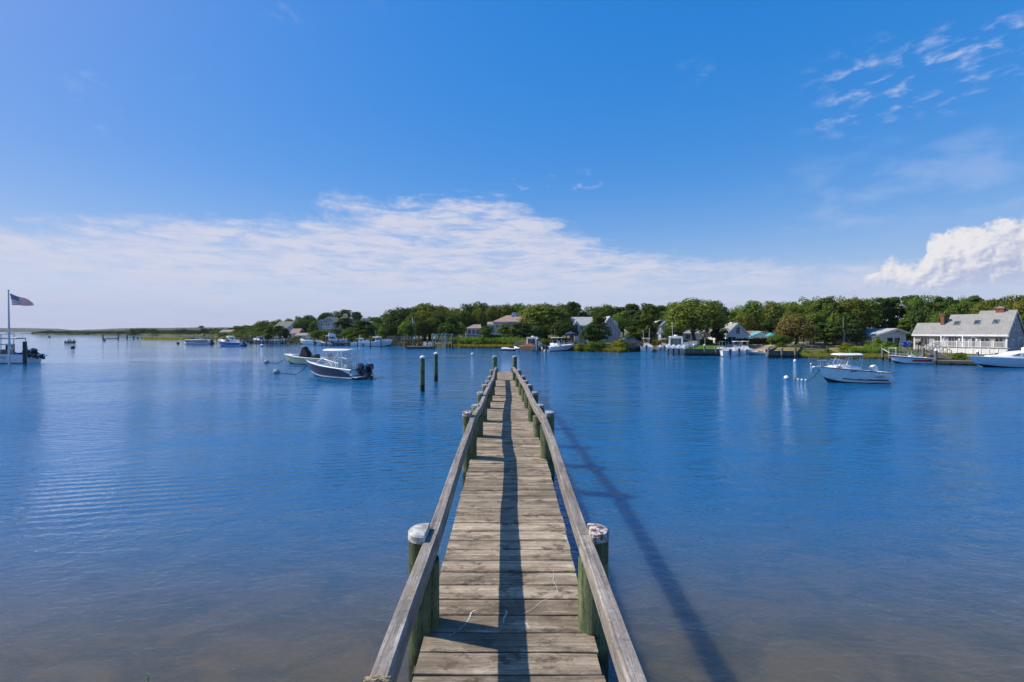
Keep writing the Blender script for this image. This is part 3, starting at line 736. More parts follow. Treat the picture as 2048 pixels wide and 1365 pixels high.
def outboard(root, x, y, z, cowl, tilt=0.0, s=1.0, rig=None):
    """outboard motor: cowling with stripe, leg, cavitation plate, gearcase and propeller; tilt in degrees"""
    M = Matrix.Translation((x, y, z)) @ Matrix.Rotation(R(tilt), 4, 'Y') @ Matrix.Scale(s, 4)
    m = MB(); prof = [(-.56, .28, .16), (-.60, .50, .20), (-.55, .72, .20), (-.30, .82, .19), (-.06, .74, .18), (0.0, .52, .18), (-.02, .26, .15)]
    rings = []
    for yy, k in ((-1, .72), (-.8, .96), (0, 1.0), (.8, .96), (1, .72)):
        rings.append([M @ Vector((-.29 + (px + .29) * k, yy * w_, .53 + (pz - .53) * k)) for px, pz, w_ in prof])
    m.loft(rings); c = m.build('engine_cowling', cowl, root, smooth=45)
    b = MB()
    for yy in (-.192, .187): b.box(-.50, -.14, yy, yy + .006, .60, .64, M)
    b.build('cowling_stripe', steel, c)
    l = MB()
    l.prism([(-.42, .30), (-.10, .30), (-.14, -.45), (-.20, -.82), (-.36, -.82), (-.38, -.40)], -.085, .085, 'y', M)
    l.box(-.62, -.12, -.13, .13, -.47, -.44, M)
    l.tube([M @ Vector((-.62, 0, -.68)), M @ Vector((-.5, 0, -.68)), M @ Vector((-.22, 0, -.68)), M @ Vector((-.10, 0, -.68))], [.05, .075, .075, .02], 8)
    l.box(-.10, .10, -.10, .10, .02, .34, M)
    lg = l.build('engine_leg', engine_leg, root)
    p = MB()
    for a in range(3):
        q = M @ Matrix.Translation((-.64, 0, -.68)) @ Matrix.Rotation(R(120 * a), 4, 'X') @ Matrix.Rotation(R(28), 4, 'Z')
        p.add([q @ Vector(v) for v in ((0, -.03, .03), (0, .03, .03), (0.01, .085, .15), (0.01, 0, .19), (0.01, -.07, .13))], [(0, 1, 2, 3, 4)])
        p.add([q @ Vector(v) for v in ((.012, -.03, .03), (.012, .03, .03), (.022, .085, .15), (.022, 0, .19), (.022, -.07, .13))], [(4, 3, 2, 1, 0)])
    p.build('propeller', steel, lg)
def tubes(root, name, paths, r, m_, n=6):
    m = MB()
    for p in paths: m.tube(p, r, n)
    return m.build(name, m_, root, smooth=60)
def panel(root, name, pts, m_, t=0.012):
    """thin sheet through a ring of points"""
    pts = [Vector(p) for p in pts]; nrm = (pts[1] - pts[0]).cross(pts[2] - pts[1]).normalized() * t
    m = MB(); k = len(pts); m.add(pts + [p + nrm for p in pts], [tuple(range(k - 1, -1, -1)), tuple(range(k, 2 * k))] + [(i, (i + 1) % k, (i + 1) % k + k, i + k) for i in range(k)])
    return m.build(name, m_, root)
def slab(root, name, x0, x1, hw, z, th, m_, camber=.05, taper=.9):
    """rounded hardtop or roof slab"""
    rings = []
    for i in range(9):
        u = i / 8; x = x0 + (x1 - x0) * u; e = math.sin(math.pi * min(max(u, .04), .96)) ** .22; w_ = hw * e * (1 - (1 - taper) * u)
        ring = []
        for a, h in ((-1, 0), (-.97, th), (-.5, th + camber * .8), (0, th + camber), (.5, th + camber * .8), (.97, th), (1, 0)): ring.append(Vector((x, a * w_, z + h)))
        rings.append(ring)
    m = MB(); m.loft(rings); return m.build(name, m_, root, smooth=40)
def mooring_buoy(px, py, label, topc, botc, r=0.24):
    p = P(px, DW(py), 0); root = thing('mooring_buoy', label, 'buoy', p, 0, 'mooring buoys floating in the harbour')
    m = MB(); n = 14; rings = []
    m.mat(0); k = 9
    for i in range(k + 1):
        th = math.pi * i / k
        rings.append([Vector((r * math.sin(th) * math.cos(a), r * math.sin(th) * math.sin(a), r * .45 + r * math.cos(th))) for a in (2 * math.pi * j / n for j in range(n))])
    vs = [v for r_ in rings for v in r_]
    for i in range(k):
        for j in range(n):
            a = i * n + j; b = i * n + (j + 1) % n; m.f.append((a, a + n, b + n, b)); m.m.append(0 if i < 5 else 1)
    m.v = [tuple(v) for v in vs]; m.build('float', [topc, botc], root, smooth=60)
    q = MB(); q.tube([(0, 0, r * 1.4), (0, 0, r * 1.62)], r * .12, 6); q.build('eye', steel, root)
    return root
def line(label, pts, m_, r=.018, cat='rope', name='mooring_line'):
    m = MB(); m.tube(pts, r, 5); o = m.build(name, m_, None, smooth=60); return tag(o, label, cat)
def sag(a, b, drop, n=10, floor=0.02):
    a, b = Vector(a), Vector(b)
    return [Vector((p.x, p.y, max(floor, p.z - drop * 4 * t * (1 - t)))) for t in (i / n for i in range(n + 1)) for p in [a.lerp(b, t)]]

# --- navy dual console with hardtop, left of the pier
def navy_boat():
    L, B = 6.5, 2.35; head = R(153)
    st = P(722, DW(757.5), 0)
    root = thing('motorboat', 'navy blue motorboat with a white hardtop and clear side curtains, moored by a buoy', 'motorboat', st, head)
    g = hull(root, L, B, 1.36, 0.80, navy_gel, blue_anti, white_gel, 0.3, white_gel, deck_from=0.62, sheer_pow=1.25)
    # white sheer band that drops to the swim platform
    m = MB()
    for sd in (1, -1):
        hi, lo = [], []
        for i in range(15):
            s = .02 + .97 * i / 14; q = hull_ring(s, L, B, 1.36, .80, .3, 1, 1.25); a, c = Vector(q[3]), Vector(q[2]); b = a.lerp(c, .20 if s > .2 else .20 + .8 * ((.2 - s) / .18) ** 1.2)
            hi.append(Vector((a.x, sd * (a.y + .01), a.z))); lo.append(Vector((b.x, sd * (b.y + .012), b.z)))
        k = len(hi); m.add(hi + lo, [(i, i + 1, k + i + 1, k + i) for i in range(k - 1)])
    m.build('sheer_band', white_gel, root)
    m = MB(); m.box(-.62, .0, -B * .44, B * .44, .16, .24); m.build('swim_platform', white_gel, root)
    m = MB(); m.loft([[Vector((x, y, z)) for y, z in ((-w, zz), (-w * .6, zz + .10), (0, zz + .13), (w * .6, zz + .10), (w, zz))] for x, w, zz in ((4.15, .78, 1.03), (5.0, .66, 1.12), (5.7, .46, 1.20), (6.2, .2, 1.26))], closed=False)
    m.build('bow_cover', navy_cover, root, smooth=40)
    # consoles
    for sd in (1, -1):
        m = MB(); m.prism([(2.6, .35), (3.5, .35), (3.9, 1.02), (3.4, 1.22), (2.8, 1.26), (2.65, 1.05)], sd * .28, sd * .74, 'y'); m.build('console', white_gel, root)
    seat_m = mat('white_vinyl', (0.72, 0.72, 0.70), .45, .05)
    for sd in (1, -1):
        m = MB(); m.box(1.95, 2.45, sd * .62 - .25, sd * .62 + .25, .5, .85); m.box(1.92, 2.05, sd * .62 - .25, sd * .62 + .25, .85, 1.35); m.build('seat', seat_m, root)
    m = MB(); m.box(.18, .7, -.85, .85, .3, .78); m.build('stern_bench', seat_m, root)
    # windscreen and curtains
    fr = []; top_z = 2.28
    for sd in (1, -1):
        a0, a1, a2 = (4.30, sd * .92, 1.04), (3.35, sd * .98, 1.62), (2.2, sd * 1.02, 1.02)
        fr += [[a0, (3.9, sd * .95, 1.38), a1, (2.7, sd * 1.0, 1.45), a2], [a1, (3.15, sd * .95, top_z)], [(1.55, sd * 1.0, .95), (1.5, sd * .98, top_z)], [(2.5, sd * 1.0, 1.3), (3.05, sd * .96, top_z)], [(1.0, sd * 1.02, .86), (1.35, sd * .96, top_z)],
               [(3.35, sd * .98, 1.62), (1.5, sd * 1.0, 1.25)], [(2.3, sd * 1.0, 1.1), (1.5, sd * .98, top_z - .1)]]
        panel(root, 'side_window', [a0, (3.9, sd * .95, 1.37), (3.36, sd * .98, 1.6), (2.7, sd * 1.0, 1.44), a2], clear_vinyl)
        panel(root, 'side_curtain', [(3.33, sd * .97, 1.64), (3.15, sd * .95, top_z), (1.5, sd * .97, top_z), (1.5, sd * 1.0, 1.3), (2.7, sd * 1.0, 1.5)], clear_vinyl)
    fr += [[(4.30, .92, 1.04), (4.5, 0, 1.08), (4.30, -.92, 1.04)], [(3.35, .98, 1.62), (3.5, 0, 1.66), (3.35, -.98, 1.62)]]
    tubes(root, 'windscreen_frame', fr, .032, white_gel)
    panel(root, 'windscreen', [(4.30, -.9, 1.06), (4.42, 0, 1.1), (4.30, .9, 1.06), (3.36, .95, 1.6), (3.48, 0, 1.64), (3.36, -.95, 1.6)], clear_vinyl)
    slab(root, 'hardtop', .85, 3.75, 1.12, top_z, .06, white_gel, .07)
    tubes(root, 'antenna', [[(1.0, .6, top_z + .06), (1.0, .6, top_z + .30)], [(1.05, -.8, top_z + .06), (.95, -.82, top_z + 1.35)]], .018, white_p)
    tubes(root, 'bow_rail', [[(5.2, .55, 1.22), (6.0, .34, 1.36), (6.7, .05, 1.46), (6.7, -.05, 1.46), (6.0, -.34, 1.36), (5.2, -.55, 1.22)]], .018, steel)
    outboard(root, -.55, .36, .34, engine_dk, 52, 1.12); outboard(root, -.42, -.36, .30, engine_dk, 16, 1.12)
    fl = MB(); fl.tube([(.05, -1.0, .8), (-.15, -1.02, 1.25)], .012, 5); fl.build('flag_staff', white_p, root)
    panel(root, 'ensign', [(-.02, -1.0, .95), (-.14, -1.02, 1.22), (-.30, -1.0, .90), (-.22, -1.0, .72)], red_strip)
    by = mooring_buoy(553, 747, 'white and tan mooring buoy tied to the navy hardtop motorboat', cap_white, mat('weedy_tan_buoy', (0.20, 0.13, 0.07), .9, .2, 12), .27)
    bow = root.matrix_basis.copy()
    root_m = Matrix.Translation(st) @ Matrix.Rotation(head, 4, 'Z'); b = root_m @ Vector((6.45, 0, .85))
    line('dark rope from the navy motorboat bow down to its buoy', sag(by.location + Vector((.2, 0, .18)), b, .62), blue_rope, .028)
navy_boat()

def skiff():
    L, B = 6.2, 2.2; d = DW(728); st = P(655, d - 1.0, 0); head = R(164)
    root = thing('skiff', 'cream hulled open skiff with black covers over its console and seat, behind the navy boat', 'skiff', st, head)
    hull(root, L, B, 1.18, 0.74, cream_gel, black_anti, white_gel, .25, None, deck_from=.8, sheer_pow=1.5)
    m = MB(); rings = []
    for z, x0, x1, w in ((.4, 2.35, 3.75, .5), (.9, 2.4, 3.65, .5), (1.35, 2.6, 3.45, .42), (1.75, 2.95, 3.40, .36), (2.02, 3.0, 3.32, .30), (2.08, 3.1, 3.25, .2)):
        rings.append([Vector((x0, -w, z)), Vector((x1, -w, z)), Vector((x1 + .08, 0, z)), Vector((x1, w, z)), Vector((x0, w, z)), Vector((x0 - .05, 0, z))])
    m.loft(rings); m.build('console_cover', black_cover, root, smooth=50)
    m = MB(); m.loft([[Vector((x0, -w, z)), Vector((x1, -w, z)), Vector((x1, w, z)), Vector((x0, w, z))] for z, x0, x1, w in ((.4, 1.35, 2.15, .5), (.85, 1.4, 2.1, .5), (1.12, 1.42, 1.75, .42), (1.18, 1.45, 1.6, .3))])
    m.build('seat_cover', black_cover, root, smooth=50)
    outboard(root, -.1, 0, .42, mat('grey_engine_cowl', (.10, .12, .16), .3, .05, coat=.3), 14, 1.05)
    tubes(root, 'bow_rail', [[(4.4, .62, 1.05), (4.6, .6, 1.16), (5.6, .3, 1.27), (5.7, .2, 1.18)], [(4.4, -.62, 1.05), (4.6, -.6, 1.16), (5.6, -.3, 1.27), (5.7, -.2, 1.18)]], .015, steel)
    by = mooring_buoy(533, 726.5, 'pale mooring buoy tied to the cream skiff', cap_white, mat('weedy_tan_buoy', (0.2, .13, .07)), .27)
    b = Matrix.Translation(st) @ Matrix.Rotation(head, 4, 'Z') @ Vector((5.9, 0, .8))
    line('blue rope from the cream skiff bow into the water at its buoy', sag(by.location + Vector((.25, 0, .12)), b, .5), blue_rope, .028)
skiff()

def text_mesh(txt, size, shear=0.0):
    c = bpy.data.curves.new('lettering', 'FONT'); c.body = txt; c.size = size; c.shear = shear; c.extrude = 0.004; c.resolution_u = 2
    return c
def lettering(root, txt, size, loc, rot, m_, shear=0.0, align='LEFT'):
    c = text_mesh(txt, size, shear); c.align_x = align; c.materials.append(m_)
    tmp = bpy.data.objects.new('tmp', c); col.objects.link(tmp); bpy.context.view_layer.update()
    me = bpy.data.meshes.new_from_object(tmp.evaluated_get(bpy.context.evaluated_depsgraph_get())); bpy.data.objects.remove(tmp)
    o = link('lettering', me, root, loc); o.rotation_euler = rot
    if not me.materials: me.materials.append(m_)
    return o
def walkaround():
    L, B = 6.15, 2.4; d = DW(766.8); st = Vector((28.75, d + .85, 0)); head = R(181.5)
    root = thing('motorboat', 'white cabin motorboat with a black edged hardtop and bow rail, moored on the right', 'motorboat', st, head)
    zb, zs = 1.22, .80
    root.scale = (.81, .85, 1.0)
    hull(root, L, B, zb, zs, white_gel, black_anti, white_gel, .28, None, deck_from=.42, sheer_pow=1.1, rub=mat('black_rubber', (.02, .02, .022), .5, .1))
    m = MB()
    for sd in (1, -1):
        pts = []
        for s in (.05, .12, .2, .35, .5, .65, .74):
            q = hull_ring(s, L, B, zb, zs, .28, 1, 1.1); a, c = Vector(q[1]), Vector(q[3]); f_ = .34 + .1 * s; p = a.lerp(Vector(q[2]), f_ * 1.25); pts.append((Vector((p.x, sd * (p.y + .014), p.z)), .025 + .035 * (1 - abs(s - .25))))
        k = len(pts); m.add([p + Vector((0, 0, w)) for p, w in pts] + [p - Vector((0, 0, w)) for p, w in pts], [(i, i + 1, k + i + 1, k + i) for i in range(k - 1)])
        # ragged black graphic near the stern
        q = hull_ring(.2, L, B, zb, zs, .28, 1, 1.1); y = sd * (q[2][1] + .02)
        for x0, x1, z0, z1 in ((.55, 1.65, .44, .50), (.75, 1.45, .52, .56), (.85, 1.25, .38, .42), (.4, 1.0, .34, .37)):
            m.add([(x0, y, (z0 + z1) / 2), (x0 + .2, y, z1), (x1 - .1, y, z1 - .01), (x1 + .2, y, z0 + .02), (x1, y, z0)], [(0, 1, 2, 3, 4)])
    m.build('hull_graphic', black_anti, root)
    q = hull_ring(.62, L, B, zb, zs, .28, 1, 1.1)
    m = MB()
    for i in range(9): m.box(3.35 + .075 * i, 3.40 + .075 * i, q[3][1] + .02, q[3][1] + .035, .86, .93)
    m.build('registration_number', mat('dull_red_print', (.35, .06, .05)), root)
    # cabin trunk
    m = MB(); rings = []
    for x, w, z in ((2.75, .93, 1.28), (3.4, .90, 1.36), (4.2, .80, 1.34), (4.85, .60, 1.26), (5.35, .38, 1.19), (5.7, .18, 1.15)):
        zl = .84 + .055 * x
        rings.append([Vector((x, -w - .06, zl)), Vector((x, -w, z - .1)), Vector((x, -w * .6, z)), Vector((x, w * .6, z)), Vector((x, w, z - .1)), Vector((x, w + .06, zl))])
    m.loft(rings); m.build('cabin', white_gel, root, smooth=40)
    for sd in (1, -1): panel(root, 'cabin_port', [(4.5, sd * .76, 1.19), (4.95, sd * .62, 1.18), (4.85, sd * .63, 1.24), (4.55, sd * .73, 1.27)], boat_glass, .02)
    ws = [(4.72, .66, 1.30), (4.40, .70, 1.72), (3.4, .88, 1.74), (2.65, .95, 1.3)]
    for sd in (1, -1): panel(root, 'side_window', [(x, sd * y, z) for x, y, z in ws], clear_vinyl)
    panel(root, 'windscreen', [(4.72, -.66, 1.30), (4.86, 0, 1.34), (4.72, .66, 1.30), (4.40, .70, 1.72), (4.46, 0, 1.76), (4.40, -.70, 1.72)], clear_vinyl)
    tubes(root, 'windscreen_frame', [[(x, sd * y, z) for x, y, z in ws] for sd in (1, -1)] + [[(4.40, -.70, 1.72), (4.46, 0, 1.76), (4.40, .70, 1.72)]], .022, steel)
    zt = 2.05
    tubes(root, 'hardtop_post', [[(x0, sd * .82, z0), (x1, sd * .72, zt)] for sd in (1, -1) for x0, x1, z0 in ((4.1, 3.75, 1.35), (3.65, 3.45, 1.4), (3.05, 2.7, 1.2), (2.7, 2.45, 1.1))] + [[(2.87, sd * .77, 1.75), (2.57, sd * .77, 1.75)] for sd in (1, -1)], .038, white_gel)
    slab(root, 'hardtop', 2.3, 4.5, .98, zt, .07, white_gel, .10, .95)
    slab(root, 'hardtop_edge', 2.26, 4.55, 1.0, zt - .035, .06, black_cover, .0, .95)
    m = MB(); m.box(2.6, 3.1, -.25, .25, .5, 1.25); m.build('helm_seat', white_gel, root)
    rail = []
    for sd in (1, -1):
        rail += [[(6.2, sd * .08, 1.66), (5.9, sd * .2, 1.68), (5.2, sd * .62, 1.66), (4.5, sd * .88, 1.60), (4.0, sd * .98, 1.45)]]
        rail += [[(x, sd * y, z0), (x + .12, sd * y * .98, z1)] for x, y, z0, z1 in ((6.0, .15, 1.2, 1.67), (5.65, .38, 1.17, 1.67), (5.2, .62, 1.12, 1.66), (4.6, .84, 1.06, 1.6))]
    tubes(root, 'bow_rail', rail, .017, steel)
    m = MB(); m.box(5.95, 6.62, -.14, .14, 1.16, 1.22); m.tube([(6.4, 0, 1.2), (6.7, 0, 1.16), (6.75, 0, 1.06)], .03, 6); m.build('bow_pulpit', white_gel, root)
    outboard(root, .80, 0, .42, engine_wh, 30, 1.0)
    m = MB(); m.box(-.3, 0.02, -B * .42, B * .42, .25, .32); m.build('swim_platform', white_gel, root)
    by = mooring_buoy(1573, 758.5, 'white buoy with a blue band at the end of the float string', white_p, mat('blue_buoy_paint', (.03, .14, .4)), .20)
    b = Matrix.Translation(st) @ Matrix.Rotation(head, 4, 'Z') @ Vector((6.0 * .81, 0, .95))
    pts = sag(by.location + Vector((.22, 0, .3)), b, .75, 16, .04)
    rt = thing('float_string', 'string of small floats on a dark rope in front of the white cabin boat', 'float rope', by.location)
    m = MB(); m.tube([p - by.location for p in pts], .03, 5); m.build('rope', blue_rope, rt)
    for i, mm in ((3, rope_m), (5, cream_gel), (7, ltblue_gel), (9, cream_gel)):
        m = MB(); m.ball(pts[i] - by.location, .12, .09, .09, 8, 6); m.build('float', mm, rt, smooth=60)
walkaround()

def left_boat():
    d = DW(725.5); L, B = 8.6, 2.7; st = P(64.5, d, 0); head = R(183)
    root = thing('fishing_boat', 'white fishing boat with name lettering and tilted dark outboards beside the tall flagpole', 'fishing boat', st, head)
    hull(root, L, B, 1.55, 1.05, white_gel, black_anti, white_gel, .35, None, deck_from=.55)
    lettering(root, 'Freeland Dy', .36, (3.55, 1.42, .60), (R(90), 0, R(180)), black_anti, .3)
    m = MB(); m.loft([[Vector((x, -w, .5)), Vector((x, -w, z)), Vector((x, w, z)), Vector((x, w, .5))] for x, w, z in ((2.6, .7, 1.25), (3.2, .75, 1.65), (4.0, .75, 1.55), (4.6, .6, 1.15))]); m.build('canvas_cover', mat('tan_canvas', (.30, .15, .07), .8, .15, 6), root, smooth=40)
    m = MB(); m.box(4.4, 5.2, -.5, .5, .4, 1.7); m.build('console', white_gel, root)
    slab(root, 't_top', 1.4, 6.2, 1.15, 2.92, .14, mat('cream_canvas', (.62, .55, .42), .7, .06), .05, 1)
    slab(root, 'upper_top', 2.7, 5.6, 1.0, 3.5, .14, white_gel, .05, 1)
    slab(root, 'spreader', 2.8, 5.5, .8, 2.2, .10, white_gel, .03, 1)
    tubes(root, 't_top_post', [[(1.35, sd * 1.0, 1.1), (1.75, sd * .95, 2.95)] for sd in (1, -1)] + [[(x, sd * .7, 1.2), (x - .1, sd * .8, 3.55)] for sd in (1, -1) for x in (3.0, 4.9)], .045, alu)
    outboard(root, -.12, .48, .72, engine_dk, 62, 1.2); outboard(root, -.02, -.48, .75, engine_dk, 55, 1.2)
    m = MB(); m.box(.7, 1.5, -.7, .7, .5, 1.25); m.build('stern_bench', blue_cover, root)
left_boat()
def plain_pile(px, top, base, label, m_=None, r=.16, group='plain pilings standing in the harbour', name='piling', cap=None):
    d = DW(base); zt = ZP(top, d); o_ = P(px, d, 0); m = MB(); n = 12
    m.loft([[Vector((r * math.cos(a), r * math.sin(a), z)) for a in (2 * math.pi * j / n for j in range(n))] for z in (-1.2, 0, .5, zt * .6, zt)])
    if cap is None:
        o = m.build(name, m_ or W_grey_w, None, smooth=40); o.location = o_; return tag(o, label, 'piling', group)
    root = thing(name, label, 'piling', o_, 0, group); m.build('post', m_ or W_grey_w, root, smooth=40)
    c = MB(); c.loft([[Vector((rr * math.cos(a), rr * math.sin(a), z)) for a in (2 * math.pi * j / n for j in range(n))] for rr, z in ((r * 1.1, zt - .1), (r * 1.1, zt), (r * .3, zt + .14))]); c.build('cap', cap, root, smooth=30)
    return root
plain_pile(49.5, 683.5, 729, 'bare brown piling standing before the stern of the boat at the flagpole', mat('brown_pile', (.07, .055, .045), .9, .2, 6, .4), .19)
plain_pile(26, 688, 722, 'short piling beside the foot of the tall flagpole', W_pile_w, .17)
plain_pile(14, 689, 720, 'dark short piling left of the flagpole foot', mat('brown_pile', (.07, .055, .045)), .15)
# ------------------------------------------------------------------ the boats along the far docks
def at(px, d): return P(px, d, 0)
def cc_boat(px, d, head, L, label, hullm, zb=1.2, zs=.8, B=None, cowls=(engine_wh,), top=True, bottom=black_anti, stripe=None, cabin=False, cover=None, tilt=10, topm=None, group=None, glass=True, antenna=0, arch=False, sole=.3):
    """moderately detailed harbour boat seen at some distance"""
    B = B or L * .36
    root = thing('motorboat', label, 'motorboat', at(px, d), R(head), group)
    hull(root, L, B, zb, zs, hullm, bottom, white_gel, .3, stripe, deck_from=.6 if not cabin else .4, sole=sole, n=12)
    k = L / 6.5
    if cabin:
        m = MB(); rings = []
        for x, w, z in ((L * .36, B * .36, zs + 1.15 * k), (L * .56, B * .35, zs + 1.1 * k), (L * .66, B * .30, zs + .55 * k), (L * .84, B * .16, zb + .12)):
            rings.append([Vector((x, -w * 1.08, zs + .02)), Vector((x, -w, z)), Vector((x, w, z)), Vector((x, w * 1.08, zs + .02))])
        m.loft(rings); m.build('cabin', white_gel, root)
        if glass:
            for sd in (1, -1): panel(root, 'cabin_window', [(L * .38, sd * (B * .375), zs + .6 * k), (L * .58, sd * (B * .365), zs + .6 * k), (L * .55, sd * (B * .36), zs + 1.0 * k), (L * .38, sd * (B * .366), zs + 1.0 * k)], boat_glass, .02)
            panel(root, 'windscreen', [(L * .655, -B * .26, zs + .62 * k), (L * .655, B * .26, zs + .62 * k), (L * .572, B * .30, zs + 1.02 * k), (L * .572, -B * .30, zs + 1.02 * k)], boat_glass, .03)
            panel(root, 'aft_door', [(L * .357, -B * .28, zs + .15), (L * .357, B * .28, zs + .15), (L * .357, B * .28, zs + .95 * k), (L * .357, -B * .28, zs + .95 * k)], boat_glass, .02)
        slab(root, 'roof', L * .27, L * .60, B * .40, zs + 1.15 * k, .06, topm or white_gel, .06)
        m = MB(); m.tube([(L * .45, 0, zs + 1.2 * k), (L * .45, 0, zs + 1.38 * k)], [.22 * k, .2 * k], 10); m.build('radar_dome', white_gel, root, smooth=50)
    else:
        m = MB(); m.prism([(L * .36, sole), (L * .50, sole), (L * .49, zs + .28 * k), (L * .43, zs + .50 * k), (L * .37, zs + .45 * k)], -.42 * k, .42 * k, 'y'); m.build('console', white_gel, root)
        if glass: panel(root, 'windscreen', [(L * .49, -.4 * k, zs + .28 * k), (L * .49, .4 * k, zs + .28 * k), (L * .45, .36 * k, zs + .72 * k), (L * .45, -.36 * k, zs + .72 * k)], clear_vinyl, .02)
        m = MB(); m.box(L * .22, L * .30, -.5 * k, .5 * k, sole, zs + .2); m.box(L * .21, L * .23, -.5 * k, .5 * k, zs + .2, zs + .55 * k); m.build('helm_seat', white_gel, root)
        if top:
            zt = zs + 1.42 * k
            slab(root, 't_top', L * .22, L * .53, B * .34, zt, .05, topm or white_gel, .04, 1)
            tubes(root, 't_top_post', [[(L * a, sd * .45 * k, zs), (L * b, sd * .5 * k, zt)] for sd in (1, -1) for a, b in ((.34, .27), (.50, .47))], .03, alu)
    if cover:
        m = MB(); m.loft([[Vector((x, -w, zs)), Vector((x, -w * .8, z)), Vector((x, w * .8, z)), Vector((x, w, zs))] for x, w, z in ((L * .05, B * .42, zs + .25), (L * .3, B * .45, zs + .9 * k), (L * .5, B * .42, zs + .75 * k), (L * .66, B * .3, zs + .2))]); m.build('canvas_cover', cover, root, smooth=40)
    ys = {1: (0,), 2: (-.36, .36), 3: (-.55, 0, .55), 4: (-.84, -.28, .28, .84)}[len(cowls)]
    for c, y in zip(cowls, ys): outboard(root, -.1, y * k, zs * .45, c, tilt, 1.0 * max(.9, k * .9))
    rails = []
    for sd in (1, -1):
        pr = [hull_ring(s, L, B, zb, zs, .3)[3] for s in (.66, .78, .9, .98)]
        rails.append([(p[0], sd * max(p[1] - .06, .02), p[2] + .28) for p in pr]); rails += [[(p[0], sd * max(p[1] - .06, .02), p[2]), (p[0], sd * max(p[1] - .06, .02), p[2] + .28)] for p in pr[:3]]
    tubes(root, 'bow_rail', rails, .016, steel, 4)
    for i in range(antenna):
        tubes(root, 'antenna', [[(L * .4, (-1) ** i * .5, zs + 1.2 * k), (L * .36, (-1) ** i * .62, zs + (2.9 + .3 * i) * k)]], .022, white_p, 4)
    return root
# open harbour, left
d = 140.0
root = cc_boat(487, DW(692.2), 172, 7.6, 'bright blue motorboat with a white wakeboard tower, moored past the marsh island', blue_gel, 1.35, .95, cowls=(engine_dk,), top=False, tilt=45, stripe=white_gel)
tubes(root, 'tower', [[(2.6, sd * 1.15, .95), (3.7, sd * 1.0, 2.3), (4.3, sd * .9, 2.35)] for sd in (1, -1)] + [[(3.7, -1, 2.3), (3.7, 1, 2.3)]], .07, white_gel)
slab(root, 'tower_top', 2.9, 4.6, .95, 2.4, .06, white_gel, .05, 1)
panel(root, 'side_window', [(3.0, 1.2, 1.0), (5.0, 1.05, 1.1), (4.1, 1.0, 1.65), (3.2, 1.05, 1.65)], boat_glass, .02)
def pontoon_boat():
    d = DW(688.7); root = thing('pontoon_boat', 'grey pontoon boat with fenced deck floating off the marsh island', 'pontoon boat', at(423, d), R(178))
    for sd in (1, -1):
        m = MB(); m.tube([(-.1, sd * .95, .12), (6.6, sd * .95, .12), (7.3, sd * .95, .25), (7.7, sd * .95, .42)], [.34, .34, .26, .05], 10); m.build('pontoon', alu, root, smooth=50)
    m = MB(); m.box(0, 7.3, -1.25, 1.25, .46, .55); m.build('deck', alu, root)
    fm = mat('grey_fence_panel', (.22, .26, .32), .4, .1)
    m = MB()
    for sd in (1, -1): m.box(.3, 7.2, sd * 1.22 - .02, sd * 1.22 + .02, .6, 1.3)
    m.box(7.17, 7.2, -1.2, 1.2, .6, 1.3); m.build('fence', fm, root)
    tubes(root, 'fence_rail', [[(.3, sd * 1.24, 1.32), (7.2, sd * 1.24, 1.32)] for sd in (1, -1)] + [[(.3 + 1.15 * i, sd * 1.25, .55), (.3 + 1.15 * i, sd * 1.25, 1.32)] for sd in (1, -1) for i in range(7)], .03, steel)
    m = MB()
    for i in range(3): m.box(1 + 2 * i, 2.2 + 2 * i, -1.1, -.5, .55, 1.05); m.box(1 + 2 * i, 2.2 + 2 * i, -1.15, -1.0, 1.05, 1.5)
    m.build('seat', white_gel, root)
    m = MB(); m.loft([[Vector((x, -1.1, z)), Vector((x, 1.1, z))] + [Vector((x, 1.1, z + .14)), Vector((x, -1.1, z + .14))] for x, z in ((2.4, 1.55), (4.4, 1.7), (5.6, 1.55))]); m.build('folded_bimini', engine_dk, root)
    outboard(root, -.1, 0, .5, engine_dk, 40, 1.0)
pontoon_boat()
def dinghy():
    d = DW(686.3); root = thing('dinghy', 'small tan dinghy carrying three people across the far water', 'dinghy', at(132, d), R(4))
    hull(root, 3.4, 1.5, .62, .48, mat('tan_hull', (.36, .26, .17), .5, .1), black_anti, mat('tan_hull', (.36, .26, .17)), .12, None, deck_from=.8, sole=.15, n=10)
    outboard(root, 0, 0, .3, engine_dk, 5, .6)
    return d
dd = dinghy()
